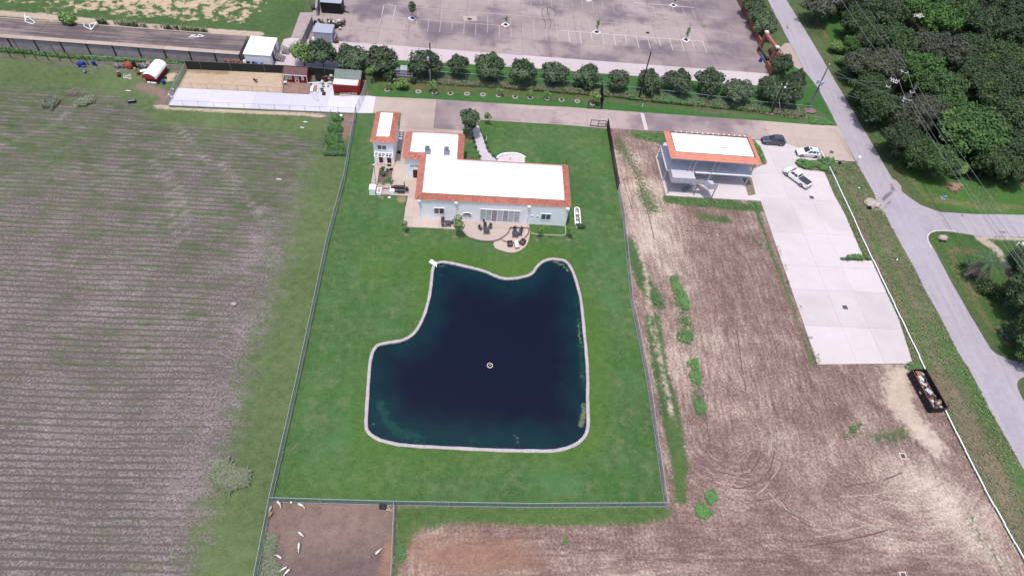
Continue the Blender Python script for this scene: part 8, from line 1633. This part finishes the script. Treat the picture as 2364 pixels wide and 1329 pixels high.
wz('grass along the wood side of the road', [(1836, -40), (1880, 60), (1925, 160), (1985, 260), (2060, 380), (2140, 470), (2300, 485), (2300, 430), (2180, 440), (2080, 350), (2000, 230), (1930, 110), (1870, -20)], 7000, .14, .10, m_blade, 'grass', lambda X, Y: np.clip(fbm(X, Y, .3, 3, 4)*2.2-.7, 0, 1), 62, 4, name='verge_grass')
wz('bright clumps of grass by the grey road pole', [(1868, 270), (1905, 276), (1925, 290), (1870, 288)], 900, .3, .14, m_blade_g, 'grass', None, 63, 4, name='grass_clumps')
b = MB(); b.blob(G(1869, 257), (1.5, .9, .25), 0, 4, 10); tag(b.build('stump', simple('grey brown mound', C(150, 124, 122), .95, .2, 4, bump=.4)), 'grey brown earth mound at the foot of the grey road pole', 'mound')
for x, y, m_, l in ((1736, 250, 0, 'pale slanting stake left of the bracket pole'),): q = G(x+8, 249); tag(MB().tube([G(1744, 249, .1), G(1762, 237, .8)], .05, 5).build('wood_stake', m_wood), l, 'stake')
tag(MB().tube([G(1848, 264, .1), G(1842, 245, 1.2)], .07, 5).build('yellow_stake', simple('yellow stake', C(180, 176, 110), .7)), 'yellow stake at the right end of the oak fence', 'stake')
for x, y, l in ((541, 703, 'small grey tuft of rags in the crop field'),): b = MB(); b.blob(G(x, y), (.5, .4, .25), 0, 4); tag(b.build('grey_rag', m_wallg), l, 'rag')
for x, y, l in ((705, 283, 'upper pale piece of scrap on the grass below the court'), (698, 296, 'lower pale piece of scrap on the grass below the court'), (644, 415, 'cream scrap lying in the stubble right of centre')): b = MB(); b.blob(G(x, y, .01), (.5, .16, .12), 0, int(x)); tag(b.build('pale_scrap', m_cream), l, 'scrap', 'pale scraps in the field')

# wheel ruts pressed into the scraped earth: separate shallow tracks, broken where they fade
m_rut = simple('damp rut earth', C(112, 92, 88), .95, .3, 2.5); m_rut2 = simple('dry rut edge', C(186, 166, 154), .95, .3, 2.5)
rr = random.Random(21); lot_o = bpy.data.objects['dirt_lot']
RUTS = [[(1624, 1097), (1657, 1113), (1705, 1126), (1748, 1113), (1778, 1080), (1790, 1022), (1788, 980)], [(1661, 1088), (1705, 1097), (1737, 1084), (1756, 1047), (1758, 1020)], [(1807, 1000), (1803, 1066), (1770, 1120), (1745, 1142)], [(1774, 1135), (1811, 1175), (1851, 1197), (1880, 1205)], [(1795, 1150), (1830, 1190), (1870, 1215)], [(1570, 530), (1650, 545), (1720, 598), (1748, 680)], [(1600, 520), (1680, 535), (1735, 570)], [(1622, 900), (1632, 980), (1640, 1040)], [(1700, 760), (1712, 840), (1722, 900)], [(1960, 1120), (2030, 1110), (2080, 1090)], [(1940, 1145), (2020, 1140), (2090, 1118)], [(1880, 1240), (1990, 1215), (2060, 1185)], [(1850, 1262), (1960, 1245), (2050, 1222)], [(1440, 420), (1470, 520), (1490, 600)], [(1462, 380), (1490, 470), (1512, 560)]]
for R_ in RUTS:
    P = catmull(GG(R_), 6, False); k = 0
    while k < len(P)-3:
        n = rr.randint(4, 9); seg_ = P[k:k+n]
        if len(seg_) > 2:
            seg_ = [p+Vector((rr.uniform(-.05, .05), rr.uniform(-.05, .05), 0)) for p in seg_]
            ribbon('wheel_rut', seg_, rr.uniform(.10, .18), .018, m_rut if rr.random() < .62 else m_rut2, lot_o, world=True)
        k += n-1+rr.randint(0, 2)
